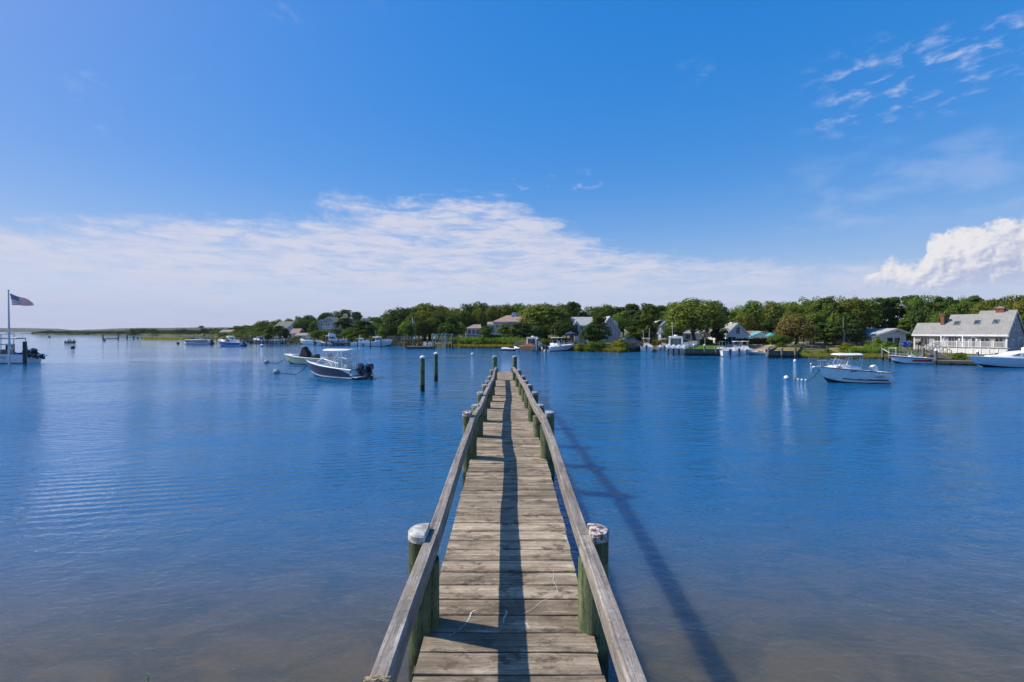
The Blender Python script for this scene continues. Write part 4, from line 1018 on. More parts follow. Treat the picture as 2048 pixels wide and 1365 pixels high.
def seated_person(px, d, label, shirt, turn):
    """one continuous figure, sitting: edges thickened along a skeleton"""
    root = thing('person', label, 'person', P(px, d, .12), turn)
    J = [((0, 0, .42), .15), ((0, 0, .62), .14), ((.01, 0, .84), .15), ((.02, 0, .93), .06), ((.03, 0, 1.02), .09), ((.03, 0, 1.14), .085)]
    E = [(0, 1), (1, 2), (2, 3), (3, 4), (4, 5)]
    for sd in (1, -1):
        b = len(J); J += [((.02, sd * .19, .82), .06), ((.10, sd * .24, .60), .048), ((.30, sd * .16, .52), .04), ((.40, sd * .13, .53), .042)]; E += [(2, b), (b, b + 1), (b + 1, b + 2), (b + 2, b + 3)]
        b = len(J); J += [((.08, sd * .10, .36), .10), ((.42, sd * .13, .40), .075), ((.45, sd * .13, .10), .05), ((.56, sd * .13, .04), .045)]; E += [(0, b), (b, b + 1), (b + 1, b + 2), (b + 2, b + 3)]
    me = bpy.data.meshes.new('body'); me.from_pydata([j[0] for j in J], E, []); o = link('body', me, root)
    sk = o.modifiers.new('Skin', 'SKIN'); 
    for v, j in zip(me.skin_vertices[0].data, J): v.radius = (j[1], j[1])
    me.skin_vertices[0].data[0].use_root = True
    s2 = o.modifiers.new('Subdivision', 'SUBSURF'); s2.levels = 1; s2.render_levels = 1
    me.materials.append(mat('skin', (.42, .25, .17), .6, .05))
    t = MB(); t.loft([[Vector((rx * math.cos(a) + .01, ry * math.sin(a), z)) for a in (2 * math.pi * j / 10 for j in range(10))] for z, rx, ry in ((.40, .17, .18), (.62, .16, .17), (.82, .16, .21), (.90, .08, .11))]); t.build('shirt', shirt, root, smooth=60)
    h = MB(); h.ball((.02, 0, 1.13), .105, .10, .085, 10, 6); h.build('hair', mat('dark_hair', (.03, .02, .015), .8), root, smooth=60)
seated_person(136.5, dd, 'person in a dark blue shirt at the left end of the small dinghy', mat('navy_shirt', (.03, .05, .14), .8), R(15))
seated_person(141.5, dd + .2, 'person in a pale red shirt in the middle of the small dinghy', mat('rose_shirt', (.45, .16, .13), .8), R(170))
seated_person(148, dd, 'person in a dark top at the right end of the small dinghy', mat('dark_shirt', (.02, .02, .03), .8), R(185))
# dock left: boats nose to tail
D0 = shore_d
G1 = 'motorboats along the left docks'
cc_boat(534, DW(687.0), 158, 6.4, 'white motorboat under a blue canvas canopy at the left docks', white_gel, 1.5, 1.0, cabin=True, cowls=(engine_dk,), topm=blue_cover, group=G1, glass=True)
cc_boat(541, DW(686.8), 14, 4.8, 'white centre console boat with a radar topped roof, right of the blue canopied boat', white_gel, 1.3, .9, cowls=(engine_dk,), group=G1, antenna=1)
cc_boat(629, DW(688.9), 168, 5.0, 'white motorboat with dark cockpit seats, left of the raised white cabin cruiser', white_gel, 1.4, 1.0, cowls=(engine_dk,), top=True, group=G1)
rr = cc_boat(634, DW(691.2), 24, 8.2, 'large white cabin cruiser with a tall flybridge and three white outboards at the left docks', white_gel, 1.55, 1.1, cabin=True, cowls=(engine_wh, engine_wh, engine_wh), tilt=35, group=G1, antenna=1)
m = MB(); m.prism([(2.9, 2.62), (4.8, 2.62), (4.6, 3.2), (3.0, 3.35)], -.9, .9, 'y'); m.build('flybridge', white_gel, rr)
cc_boat(666, DW(691.6), 160, 4.8, 'grey inflatable-sided boat with a black shrouded console beside the white cruiser', mat('grey_tube_hull', (.30, .31, .33), .5), 1.0, .75, cowls=(engine_dk,), cover=black_cover, top=False, tilt=40, group=G1)
cc_boat(702, DW(692.4), 12, 5.4, 'white lobster boat with a boxy wheelhouse and two tall masts', white_gel, 1.45, .95, cabin=True, cowls=(engine_dk,), group=G1)
cc_boat(729.5, DW(693.4), 16, 7.0, 'wide white trawler with a rounded wheelhouse at the dock end beside the wharf', white_gel, 1.6, 1.1, cabin=True, cowls=(engine_wh,), group=G1, antenna=1)
cc_boat(478, DW(687.8), 175, 7.0, 'white boat half hidden behind the bright blue motorboat', white_gel, 1.2, .85, cowls=(engine_dk,), group=G1, antenna=1)
# centre
rp = cc_boat(1052, DW(702.6), 68, 9.2, 'picnic launch with a varnished transom and tan cockpit at the centre dock', mat('green_grey_hull', (.30, .34, .33), .3, .05, coat=.4), 1.4, 1.0, cabin=True, cowls=(engine_dk,), B=2.9, glass=True)
m = MB(); m.box(-.12, -.03, -1.25, 1.25, .30, .98); m.build('varnished_transom', varnish, rp)
m = MB(); m.box(1.0, 3.0, -1.0, 1.0, .5, 1.35); m.build('cockpit_seat', mat('tan_leather', (.42, .18, .09), .5, .1), rp)
for ch in list(rp.children):
    if ch.name.startswith(('engine_cowling', 'engine_leg')):
        for c2 in list(ch.children): bpy.data.objects.remove(c2)
        bpy.data.objects.remove(ch)
cc_boat(1092, DW(703.2), 38, 7.6, 'white fishing boat with dark red lower hull and two navy outboards', white_gel, 1.35, .95, cowls=(navy_gel, navy_gel), bottom=red_gel, stripe=red_gel, antenna=1, B=2.7)
def jet_ski(px, d, head, label):
    root = thing('jet_ski', label, 'jet ski', at(px, d), R(head), 'jet skis by the centre dock')
    m = MB(); m.loft([[Vector((x, -w, .0)), Vector((x, -w, .32)), Vector((x, -w * .5, z)), Vector((x, w * .5, z)), Vector((x, w, .32)), Vector((x, w, 0))] for x, w, z in ((0, .5, .42), (.8, .55, .45), (1.7, .52, .62), (2.4, .35, .66), (2.9, .08, .55))]); m.build('hull', navy_gel, root, smooth=40)
    m = MB(); m.loft([[Vector((x, -w, .36)), Vector((x, -w * .6, z)), Vector((x, w * .6, z)), Vector((x, w, .36))] for x, w, z in ((.1, .53, .46), (.9, .58, .5), (1.7, .54, .68), (2.4, .37, .70), (2.85, .1, .58))]); m.build('deck', white_gel, root, smooth=40)
    m = MB(); m.loft([[Vector((x, -.2, .42)), Vector((x, -.16, z)), Vector((x, .16, z)), Vector((x, .2, .42))] for x, z in ((.25, .72), (.9, .80), (1.4, .74), (1.6, .5))]); m.build('seat', black_cover, root, smooth=40)
    tubes(root, 'handlebar', [[(1.75, 0, .6), (1.62, 0, .98)], [(1.6, -.36, 1.0), (1.62, 0, .98), (1.6, .36, 1.0)]], .035, engine_leg)
jet_ski(1031, DW(701.8), 176, 'white jet ski with a black seat, left one by the centre dock')
jet_ski(1042, DW(700.6), 120, 'white jet ski with a black seat, right one beside the picnic launch')
# basin with bulkheads
G2 = 'motorboats in the basin below the big tree'
cc_boat(1293, DW(703.5), 74, 7.0, 'white motorboat with a tall tower mast seen stern on beside the white fence', white_gel, 1.3, .95, cowls=(engine_dk,), group=G2, antenna=2)
cc_boat(1325, DW(703.0), 70, 6.6, 'white motorboat with two grey outboards, between the mast boat and the wide cruiser', white_gel, 1.2, .9, cowls=(mat('grey_engine_cowl', (.1, .12, .16)), white_gel), group=G2)
cc_boat(1352.5, DW(710.0), 71, 9.6, 'wide white cruiser showing its stern and four white outboards by the bulkhead', white_gel, 1.8, 1.25, cabin=True, cowls=(engine_wh,) * 4, tilt=8, B=3.1, group=G2, antenna=1)
cc_boat(1459, DW(713.0), 84, 6.2, 'white boat with a dark grey outboard, nearest the right end of the grassy bulkhead', white_gel, 1.15, .85, cowls=(engine_dk,), group=G2, topm=green_cover)
cc_boat(1478, DW(710.8), 72, 6.0, 'white boat with a black outboard, middle one of the three beside the ramp', white_gel, 1.1, .85, cowls=(engine_dk,), group=G2)
cc_boat(1493, DW(708.3), 70, 5.8, 'white boat with its canopy, farthest of the three beside the ramp', white_gel, 1.1, .82, cowls=(engine_wh,), group=G2)
rd = cc_boat(1531, DW(709.5), 175, 3.0, 'small blue and white dinghy with a yellow seat below the right bulkhead', white_gel, .55, .42, B=1.2, cowls=(engine_dk,), top=False, stripe=blue_gel, sole=.15)
m = MB(); m.box(.6, 1.5, -.4, .4, .3, .62); m.build('yellow_seat', mat('yellow_vinyl', (.65, .42, .03), .5), rd)
# right
rb = cc_boat(1858, DW(727.5), 167, 4.1, 'white boat with a dark blue rail and a red stripe beside the gangway', white_gel, 1.0, .72, cowls=(engine_dk,), stripe=None, topm=green_cover, tilt=12, B=1.9)
q = hull_ring(.2, 4.1, 1.9, 1.0, .72, .3)
m = MB()
for sd in (1, -1): m.add([(.2, sd * (q[2][1] + .05), .26), (2.2, sd * (q[2][1] + .06), .28), (2.2, sd * (q[2][1] + .09), .50), (.2, sd * (q[2][1] + .08), .47)], [(0, 1, 2, 3)])
m.build('red_stripe', red_strip, rb)
m = MB()
for sd in (1, -1): m.tube([(hull_ring(s, 4.1, 1.9, 1.0, .72, .3)[3][0], sd * (hull_ring(s, 4.1, 1.9, 1.0, .72, .3)[3][1] + .03), hull_ring(s, 4.1, 1.9, 1.0, .72, .3)[3][2] - .12) for s in (0, .2, .4, .6, .8, .92, 1)], .05, 5)
m.build('blue_rail', navy_cover, rb)
def white_cruiser():
    L, B = 12.5, 3.9; d = DW(734.0); st = P(1934, d, 0) + Vector((11.8, -.7, 0))
    root = thing('cabin_cruiser', 'large pale blue hulled sport cruiser with white topsides at the right edge', 'cabin cruiser', st, R(177))
    root.scale = (.95, .75, .60)
    hull(root, L, B, 2.05, 1.35, ltblue_gel, navy_gel, white_gel, .5, None, deck_from=.3, sheer_pow=1.3)
    m = MB(); rings = []
    for x, w, z in ((3.0, 1.5, 3.0), (6.0, 1.45, 2.95), (7.6, 1.2, 2.72), (8.7, .95, 2.22), (10.3, .5, 2.05)):
        rings.append([Vector((x, -w - .12, 1.45)), Vector((x, -w, z - .12)), Vector((x, -w * .8, z)), Vector((x, w * .8, z)), Vector((x, w, z - .12)), Vector((x, w + .12, 1.45))])
    m.loft(rings); m.build('cabin', white_gel, root, smooth=40)
    for sd in (1, -1):
        panel(root, 'side_window', [(3.4, sd * 1.57, 2.1), (6.6, sd * 1.50, 2.06), (7.5, sd * 1.33, 2.12), (6.8, sd * 1.42, 2.66), (3.4, sd * 1.56, 2.7)], boat_glass, .02)
        panel(root, 'forward_window', [(7.75, sd * 1.28, 2.14), (8.5, sd * 1.06, 2.16), (7.7, sd * 1.24, 2.56)], boat_glass, .02)
    slab(root, 'flybridge', 3.4, 6.0, 1.3, 3.02, .5, white_gel, .05)
    m = MB(); m.tube([(5.6, 0, 3.4), (5.6, 0, 3.75)], .12, 8); m.box(5.0, 6.2, -.12, .12, 3.75, 3.9); m.build('radar', white_gel, root)
    for sd in (1, -1): m = MB(); m.prism([(4.2, 2.95), (5.0, 2.95), (3.5, 4.3), (3.1, 4.3)], sd * 1.25 - .05, sd * 1.25 + .05, 'y'); m.build('radar_arch', white_gel, root)
    rails = []
    for sd in (1, -1):
        pr = [hull_ring(s, L, B, 2.05, 1.35, .5, 1, 1.3)[3] for s in (.7, .8, .9, .97)]; rails += [[(p[0], sd * max(.02, p[1] - .1), p[2] + .06) for p in pr]]
    tubes(root, 'toe_rail', rails, .02, steel, 4)
white_cruiser()
# small buoys scattered over the harbour
bl = mat('blue_buoy_paint', (.03, .14, .4)); dkb = mat('dark_weedy_buoy', (.04, .045, .05), .9)
orange = mat('orange_buoy', (.55, .10, .03), .6)
mooring_buoy(1590, 723.3, 'white mooring ball off the right bulkhead, behind the cabin boat buoy', white_p, white_p, .19)
mooring_buoy(1622, 728.5, 'tiny white float just ahead of the white cabin boat', white_p, white_p, .09)
mooring_buoy(945, 710.5, 'white and blue ball buoy between the pier end and the marsh shore', white_p, bl, .26)
mooring_buoy(524, 693.4, 'dark blue topped white buoy in front of the left dock boats', white_p, bl, .42)
mooring_buoy(146, 697.0, 'dark buoy alone on the calm water below the small dinghy', dkb, dkb, .38)
mooring_buoy(209, 682.2, 'dark buoy right of the dinghy below the old jetty posts', dkb, dkb, .45)
mooring_buoy(356, 688.2, 'dark buoy left of the grey pontoon boat', dkb, dkb, .40)
mooring_buoy(99, 675.7, 'small dark buoy far out between the flagpole and the dinghy', dkb, dkb, .6)
mooring_buoy(656, 698.2, 'small dark blue buoy beyond the navy boat hardtop', bl, bl, .25)
mooring_buoy(690, 698.0, 'small red buoy beyond the navy boat hardtop', red_strip, red_strip, .22)
# ------------------------------------------------------------------ docks, bulkheads, poles and small things on the shore
def post_mb(r, z0, z1, n=8): m = MB(); m.tube([(0, 0, z0), (0, 0, z1)], r, n); return m
def posts(root, pts, r, z0, z1, m_, name='post', n=8):
    me = None
    for p in pts:
        if me is None: o = post_mb(r, z0, z1, n).build(name, m_, root, smooth=40); me = o.data
        else: o = link(name, me, root)
        o.location = p
def dock(label, a, b, z, w, n_posts, rail=None, post_h=.9, name='dock', cat='dock', deckm=None, planks=True, posts_both=True, pm=None):
    """straight timber dock from a to b (ground points), deck height z"""
    a = Vector((a.x, a.y, 0)); b = Vector((b.x, b.y, 0)); Lg = (b - a).length; ang = math.atan2(b.y - a.y, b.x - a.x)
    root = thing(name, label, cat, a, ang); deckm = deckm or W_grey
    np_ = max(4, int(Lg / .6)); me = None
    for i in range(np_):
        if me is None: m = MB(); m.box(-Lg / np_ / 2 + .02, Lg / np_ / 2 - .02, -w / 2, w / 2, -.05, 0); o = m.build('plank', deckm, root); me = o.data
        else: o = link('plank', me, root)
        o.location = ((i + .5) * Lg / np_, 0, z + .004 * math.sin(i * 3.3))
    m = MB()
    for s in (-1, 1): m.box(0, Lg, s * (w / 2 - .15) - .05, s * (w / 2 - .15) + .05, z - .28, z - .055)
    m.build('stringer', W_beam, root)
    posts(root, [(Lg * i / (n_posts - 1), s * (w / 2 + .1), 0) for i in range(n_posts) for s in ((-1, 1) if posts_both else (-1,))], .11, -1.2, z + (post_h if rail is None else rail), pm or W_grey_w)
    if rail:
        m = MB()
        for s in ((-1, 1) if posts_both else (-1,)):
            for h in (rail, rail * .55): m.box(-.05, Lg + .05, s * (w / 2 + .1) - .04, s * (w / 2 + .1) + .04, z + h - .06, z + h + .03)
        m.build('handrail', W_grey, root)
    return root
# far jetty of old posts by the sandy point
def old_jetty():
    d = DW(678.4); root = thing('old_jetty', 'row of bare dark jetty posts with a low beam in front of the sandy point', 'jetty', P(206, d, 0))
    xs = [(px - 206) * d / F for px in (206, 236.5, 254.3, 267.5, 275.5, 283)]
    for x, top in zip(xs, (669.3, 669, 669, 672, 674.5, 675)):
        o = post_mb(.28, -1, ZP(top, d)).build('post', W_grey_w, root); o.location = (x, 0, 0)
    m = MB(); m.box(xs[0], xs[1], -.2, .2, .1, .45); m.box(xs[1], xs[-1], -.15, .15, .75, .95); m.build('beam', W_grey, root)
    m = MB(); m.box(xs[0], xs[-1], -.06, .06, 2.1, 2.25); m.build('cable', W_beam, root)
old_jetty()
dock('low grey dock behind the pontoon boat on the marsh island', P(376, 172, 0), P(500, 168, 0), 1.5, 1.6, 9, None, .5)
dock('long dock behind the left moored boats with tall pilings', P(498, 149, 0), P(640, 140, 0), .9, 1.6, 8, None, .7)
dock('timber wharf with a rail in front of the trees right of the white trawler', P(777, 121, 0), P(838, 121.5, 0), 1.6, 2.2, 8, 1.0)
dock('finger dock between the white cabin cruiser and the lobster boat', P(668, 126.5, 0), P(716, 124, 0), .8, 1.5, 5, None, .8)
dock('boardwalk climbing behind the grassy bank towards the sunroom house', P(872, 110, 0), P(958, 112, 0), 1.9, 1.5, 9, .95)
dock('small dock with a rail at the right of the red hulled boat', P(1112, 93.5, 0), P(1153, 97, 0), 1.0, 1.6, 5, .95)
dock('short dock behind the picnic launch and the jet skis', P(1034, 97.5, 0), P(1076, 94.5, 0), .9, 1.4, 4, .9)
for i, (px, top, base, lab) in enumerate([(501, 672, 686, 'piling left of the blue canopied boat'), (520, 673, 687.5, 'piling in front of the blue canopied boat, left one'), (526, 672.5, 687.5, 'piling in front of the blue canopied boat, right one'),
        (546, 673.5, 688, 'piling in front of the radar topped centre console boat'), (565, 674, 687.5, 'white capped piling right of the radar topped boat'), (571, 677, 688, 'short dark piling beside the reeds right of the radar topped boat'),
        (652.5, 674, 692, 'dark piling before the large white cabin cruiser'), (676, 676, 692.5, 'dark piling beside the black shrouded boat'), (715.5, 676, 693.5, 'dark piling before the lobster boat'),
        (741, 676, 695.5, 'dark piling at the stern of the white trawler'), (762, 676.5, 694.5, 'dark piling at the bow of the white trawler')]):
    plain_pile(px, top, base, lab, None, .17, 'dock pilings along the left shore', cap=(white_p if i in (0, 4) else None))
def floating_dock(label, a, b, w, z=.42):
    Lg = (b - a).length; root = thing('floating_dock', label, 'floating dock', a, math.atan2(b.y - a.y, b.x - a.x))
    n = max(4, int(Lg / .5)); me = None
    for i in range(n):
        if me is None: m = MB(); m.box(-Lg / n / 2 + .015, Lg / n / 2 - .015, -w / 2, w / 2, -.04, 0); o = m.build('plank', W_grey, root); me = o.data
        else: o = link('plank', me, root)
        o.location = ((i + .5) * Lg / n, 0, z)
    m = MB(); m.box(0, Lg, -w / 2, w / 2, .12, z - .045); m.build('frame', W_beam, root)
    m = MB()
    for i in range(3): m.box(Lg * (.05 + .33 * i), Lg * (.27 + .33 * i), -w / 2 + .1, w / 2 - .1, -.25, .118)
    m.build('float', black_anti, root); return root
floating_dock('grey floating dock carrying two white chairs below the flagpole with a yardarm', P(814, 103.5, 0), P(868, 103, 0), 2.6, .5)
floating_dock('floating dock between the gangway and the pale blue cruiser', P(1868, 54.6, 0), P(1953, 52.8, 0), 2.0, .45)
def deck_chair(px, d, z, rz, label, m_, group):
    root = thing('deck_chair', label, 'chair', P(px, d, z), rz, group)
    m = MB()
    for i in range(5): x = -.28 + .14 * i; m.prism([(x - .055, .38), (x + .055, .38), (x * 1.25 + .06, 1.12 - abs(i - 2) * .05), (x * 1.25 - .06, 1.12 - abs(i - 2) * .05)], .26, .30, 'y', Matrix.Rotation(R(18), 4, 'X') @ Matrix.Translation((0, -.06, -.1)))
    m.build('backrest', m_, root)
    m = MB()
    for i in range(5): m.box(-.3, .3, -.28 + .11 * i, -.19 + .11 * i, .36 - .03 * i, .39 - .03 * i)
    m.build('seat', m_, root)
    for s in (-1, 1):
        m = MB(); m.box(s * .38 - .07, s * .38 + .07, -.32, .35, .55, .58); m.build('armrest', m_, root)
        m = MB(); m.box(s * .34 - .04, s * .34 + .04, -.32, -.22, 0, .55); m.build('leg', m_, root)
        m = MB(); m.prism([(-.30, .40), (-.30, .30), (.55, 0), (.62, 0), (.62, .06)], s * .30 - .02, s * .30 + .02, 'x'); m.build('leg', m_, root)
deck_chair(850, 103.3, .5, R(-25), 'white slatted chair on the floating dock, left one of the pair', white_p, 'white slatted chairs on the floating dock')
deck_chair(860, 103.1, .5, R(20), 'white slatted chair on the floating dock, right one of the pair', white_p, 'white slatted chairs on the floating dock')
plain_pile(829, 676.5, 697, 'pale green white topped piling at the left of the floating dock chairs', W_pile_w, .16, 'pilings at the chair dock', cap=white_p)
plain_pile(855, 676.5, 697, 'pale piling behind the floating dock chairs', W_pile_w, .16, 'pilings at the chair dock', cap=white_p)
plain_pile(868, 677, 699, 'piling at the right corner of the floating dock with chairs', W_pile_w, .16, 'pilings at the chair dock', cap=white_p)
def boat_lift(px0, px1, top, d, label):
    root = thing('boat_lift', label, 'boat lift', P(px0, d, 0), 0, 'boat lifts by the boardwalk'); w = (px1 - px0) * d / F; z = ZP(top, d); gm = mat('pale_green_lift_paint', (.42, .52, .47), .6, .1)
    for x in (0, w):
        for y in (0, 2.2): m = MB(); m.tube([(x, y, -1), (x, y, z)], .055, 6); m.build('post', gm, root)
    m = MB()
    for y in (0, 2.2): m.box(-.1, w + .1, y - .05, y + .05, z - .2, z - .1)
    for x in (0, w): m.box(x - .07, x + .07, 0, 2.2, z - .1, z + .05)
    m.build('beam', gm, root)
    m = MB(); m.tube([(0, 0, z - .2), (w * .4, 0, 1.0)], .05, 6); m.tube([(w, 0, z - .2), (w * .6, 0, 1.0)], .05, 6); m.build('brace', gm, root)
    m = MB(); m.box(.3, w - .3, .4, 1.8, 1.0, 1.15); m.build('cradle', gm, root)
boat_lift(864.5, 883, 668, 106, 'pale green boat lift frame by the boardwalk, left one')
boat_lift(889.5, 903, 668, 108, 'pale green boat lift frame by the boardwalk, right one')
# flags
def flag_mesh(W_, Hh, nx, ny, drop, wave):
    """stars and stripes cloth: returns builder with stripe and canton faces"""
    pass
def us_flag_material():
    m = bpy.data.materials.new('striped_flag_cloth'); m.use_nodes = True; t = NT(m.node_tree); out = t.n('ShaderNodeOutputMaterial')
    uv = t.n('ShaderNodeUVMap'); sp = t.n('ShaderNodeSeparateXYZ'); t.put(sp.inputs[0], uv.outputs[0]); u, v, _ = sp.outputs
    st = t.math('GREATER_THAN', t.math('MODULO', t.math('MULTIPLY', v, 13.0), 2.0), 1.0)
    c = t.mix(st, (.45, .025, .045), (.72, .72, .74))
    cant = t.math('MULTIPLY', t.math('LESS_THAN', u, .40), t.math('GREATER_THAN', v, 6.0 / 13.0))
    # staggered star rows
    su = t.math('MULTIPLY', u, 11 / .40 / 2.0); sv = t.math('MULTIPLY', t.math('SUBTRACT', v, 6 / 13.0), 9 / (7 / 13.0) / 2.0)
    def dots(du, dv):
        a = t.math('SUBTRACT', t.math('FRACT', t.math('ADD', su, du)), .5); b = t.math('SUBTRACT', t.math('FRACT', t.math('ADD', sv, dv)), .5)
        return t.math('LESS_THAN', t.math('ADD', t.math('MULTIPLY', a, a), t.math('MULTIPLY', b, b)), .035)
    star = t.math('MAXIMUM', dots(0, 0), dots(.5, .5))
    c = t.mix(cant, c, t.mix(star, (.035, .04, .16), (.72, .72, .74)))
    d = t.n('ShaderNodeBsdfDiffuse'); tr = t.n('ShaderNodeBsdfTranslucent'); t.put(d.inputs[0], c); t.put(tr.inputs[0], c)
    mx = t.n('ShaderNodeMixShader'); mx.inputs[0].default_value = .4; t.put(mx.inputs[1], d.outputs[0]); t.put(mx.inputs[2], tr.outputs[0]); t.put(out.inputs[0], mx.outputs[0]); return m
flag_m = us_flag_material()
def flag(label, origin, corners, wave, cat='flag'):
    """cloth between four corners (hoist top, fly top, fly bottom, hoist bottom), relative to origin"""
    a, b, c, d = [Vector(v) for v in corners]; nx, ny = 24, 14; me = bpy.data.meshes.new('flag'); vs = []; uvs = []; fs = []
    for j in range(ny + 1):
        for i in range(nx + 1):
            u, v = i / nx, j / ny; p = d.lerp(c, u).lerp(a.lerp(b, u), v)
            p += Vector((0.02 * math.sin(v * 5 + u * 3), wave * u ** .7 * math.sin(u * 9 + v * 2.2), wave * .35 * math.sin(u * 8 + v * 3) * u)); vs.append(tuple(p)); uvs.append((u, v))
    for j in range(ny):
        for i in range(nx):
            q = j * (nx + 1) + i; fs.append((q, q + 1, q + nx + 2, q + nx + 1))
    me.from_pydata(vs, [], fs); ul = me.uv_layers.new(name='UVMap')
    for l in me.loops: ul.data[l.index].uv = uvs[l.vertex_index]
    me.materials.append(flag_m); me.polygons.foreach_set('use_smooth', [True] * len(fs)); o = link('flag', me); o.location = origin
    return tag(o, label, cat)
def left_flagpole():
    d = 53.0; z0 = ZP(706, d); zt = ZP(582, d); root = thing('flagpole', 'tall silver flagpole standing before the fishing boat at the left edge', 'flagpole', P(18.3, d, 0))
    m = MB(); m.tube([(0, 0, -1.0), (0, 0, 3), (-.08, 0, zt)], [.11, .10, .06], 10); m.build('pole', mat('silver_pole', (.55, .57, .60), .4, .05, metal=.3), root, smooth=60)
    m = MB(); m.ball((-.08, 0, zt + .08), .09); m.build('finial', steel, root, smooth=60)
    o = Vector(root.location); f = lambda px, py: (P(px, d, None, py) - o)
    flag('large stars and stripes flag flying out from the tall flagpole at the left edge', o, [f(20, 587), f(68.5, 605), f(68, 612), f(24, 610.5)], .16)
left_flagpole()
def yard_flagpole():
    d = 127.3; g = .3; root = thing('flagpole', 'white flagpole with a yardarm in front of the big round tree', 'flagpole', P(825, d, g)); zt = ZP(634.5, d) - g
    m = MB(); m.tube([(0, 0, 0), (0, 0, zt)], [.13, .07], 8); m.build('pole', white_p, root)
    zy = ZP(653.7, d) - g; m = MB(); m.tube([(-.75, 0, zy), (.75, 0, zy)], .06, 6); m.build('yardarm', white_p, root)
    o = Vector(root.location); f = lambda px, py: (P(px, d, None, py) - o)
    flag('limp stars and stripes flag hanging on the yardarm flagpole', o, [f(825.8, 638), f(829, 643), f(830.5, 652), f(827, 650)], .10)
yard_flagpole()
def house_flagpole():
    d = 103; g = ground_z(1186, d); root = thing('flagpole', 'pale flagpole rising among the dark pines before the grey gabled house', 'flagpole', P(1186, d, g)); zt = ZP(637, d) - g
    m = MB(); m.tube([(0, 0, 0), (0, 0, zt)], [.12, .08], 8); m.build('pole', white_p, root)
    o = Vector(root.location); f = lambda px, py: (P(px, d, None, py) - o)
    flag('small flag streaming on the pole before the grey gabled house', o, [f(1187, 641), f(1197, 645), f(1196.5, 648.5), f(1187.4, 647)], .08)
house_flagpole()
def utility_pole():
    d = 84; g = ground_z(1687, d); root = thing('utility_pole', 'grey wooden utility pole rising in front of the dark trees on the right', 'utility pole', P(1687, d, g)); zt = ZP(633, d) - g
    m = MB(); m.tube([(0, 0, 0), (0, 0, zt)], [.14, .10], 10); m.build('pole', W_grey, root, smooth=60)
    m = MB(); m.tube([(.17, 0, zt * .1), (.17, 0, zt * .5)], .03, 6); m.build('conduit', alu, root)
utility_pole()
def osprey_platform():
    d = 80; g = ground_z(1410, d); root = thing('nest_platform', 'tall pole carrying a boat shaped wooden nest platform behind the grassy bulkhead', 'nest platform', P(1410, d, g))
    zt = ZP(669.5, d) - g; m = MB(); m.tube([(0, 0, 0), (0, 0, zt)], .07, 8); m.build('pole', mat('tan_pole', (.30, .24, .16), .8, .15), root)
    tan = mat('tan_board', (.30, .17, .09), .8, .15)
    for s in (-1, 1):
        m = MB(); m.prism([(0, zt + .02), (s * .68, zt + .08), (s * 1.08, zt + .55), (s * .98, zt + .60), (s * .6, zt + .32), (0, zt + .30)], -.28, .28, 'y'); m.build('board', tan, root)
    m = MB(); rnd = random.Random(3)
    for i in range(40): a = rnd.uniform(0, 6.28); r = rnd.uniform(.1, .55); m.tube([(r * math.cos(a), r * .6 * math.sin(a), zt + .28 + rnd.uniform(0, .15)), (r * math.cos(a) + rnd.uniform(-.4, .4), rnd.uniform(-.4, .4), zt + .35 + rnd.uniform(0, .2))], .015, 3)
    m.build('nest', mat('nest_twigs', (.16, .10, .06), .9), root)
    m = MB(); m.tube([(0, 0, zt + .3), (0, 0, ZP(653, d) - g)], .03, 6); m.build('mast', W_grey, root)
osprey_platform()
for px, top, base, lab in [(1106, 664, 690, 'thin pale pole standing behind the red hulled fishing boat')]:
    plain_pile(px, top, base, lab, W_grey, .08, name='pole')
plain_pile(1074, 678, 706.5, 'grey piling between the picnic launch and the red hulled fishing boat', None, .17, cap=white_p)
# bulkheads: upright sheeting with proud pilings, filled behind with turf
def bulkhead(label, pts, z, seg=.5, piles=()):
    """timber bulkhead wall along ground points"""
    root = thing('bulkhead', label, 'bulkhead', (pts[0].x, pts[0].y, 0)); o = Vector((pts[0].x, pts[0].y, 0)); me = None; m = MB()
    for a, b in zip(pts, pts[1:]):
        a = Vector((a.x, a.y, 0)) - o; b = Vector((b.x, b.y, 0)) - o; Lg = (b - a).length; n = max(2, int(Lg / seg)); ang = math.atan2((b - a).y, (b - a).x)
        for i in range(n):
            if me is None:
                q = MB(); q.box(-seg * .40, seg * .40, -.05, .05, -1, z); ob = q.build('plank', W_grey_w, root); me = ob.data
            else: ob = link('plank', me, root)
            ob.location = a.lerp(b, (i + .5) / n) + Vector((0, 0, 0.012 * math.sin(i * 7.1))); ob.rotation_euler = (0, 0, ang)
        M = Matrix.Translation(a) @ Matrix.Rotation(ang, 4, 'Z'); m.box(-.1, Lg + .1, .054, .22, -1, z - .06, M)
        m.box(-.12, Lg + .12, -.16, .24, z + .02, z + .12, M); m.box(-.05, Lg + .05, -.13, -.055, z * .35, z * .35 + .18, M)
    m.build('wale', W_beam, root); return root
bulkhead('dark timber bulkhead below the green lawn in the middle of the right shore', [P(1369, 72.6, 0), P(1442, 72.6, 0)], .95, .40)
bulkhead('dark timber bulkhead right of the boat ramp', [P(1539, 67, 0), P(1594, 66.6, 0)], .9, .40)
bulkhead('pale upright timber bulkhead at the left of the basin behind the mast boat', [P(1262, 87, 0), P(1292, 93, 0)], 1.55, .55)
bulkhead('bulkhead wing running back from the right bulkhead beside the boat ramp', [P(1556, 86, 0), P(1539, 67.2, 0)], 1.1, .55)
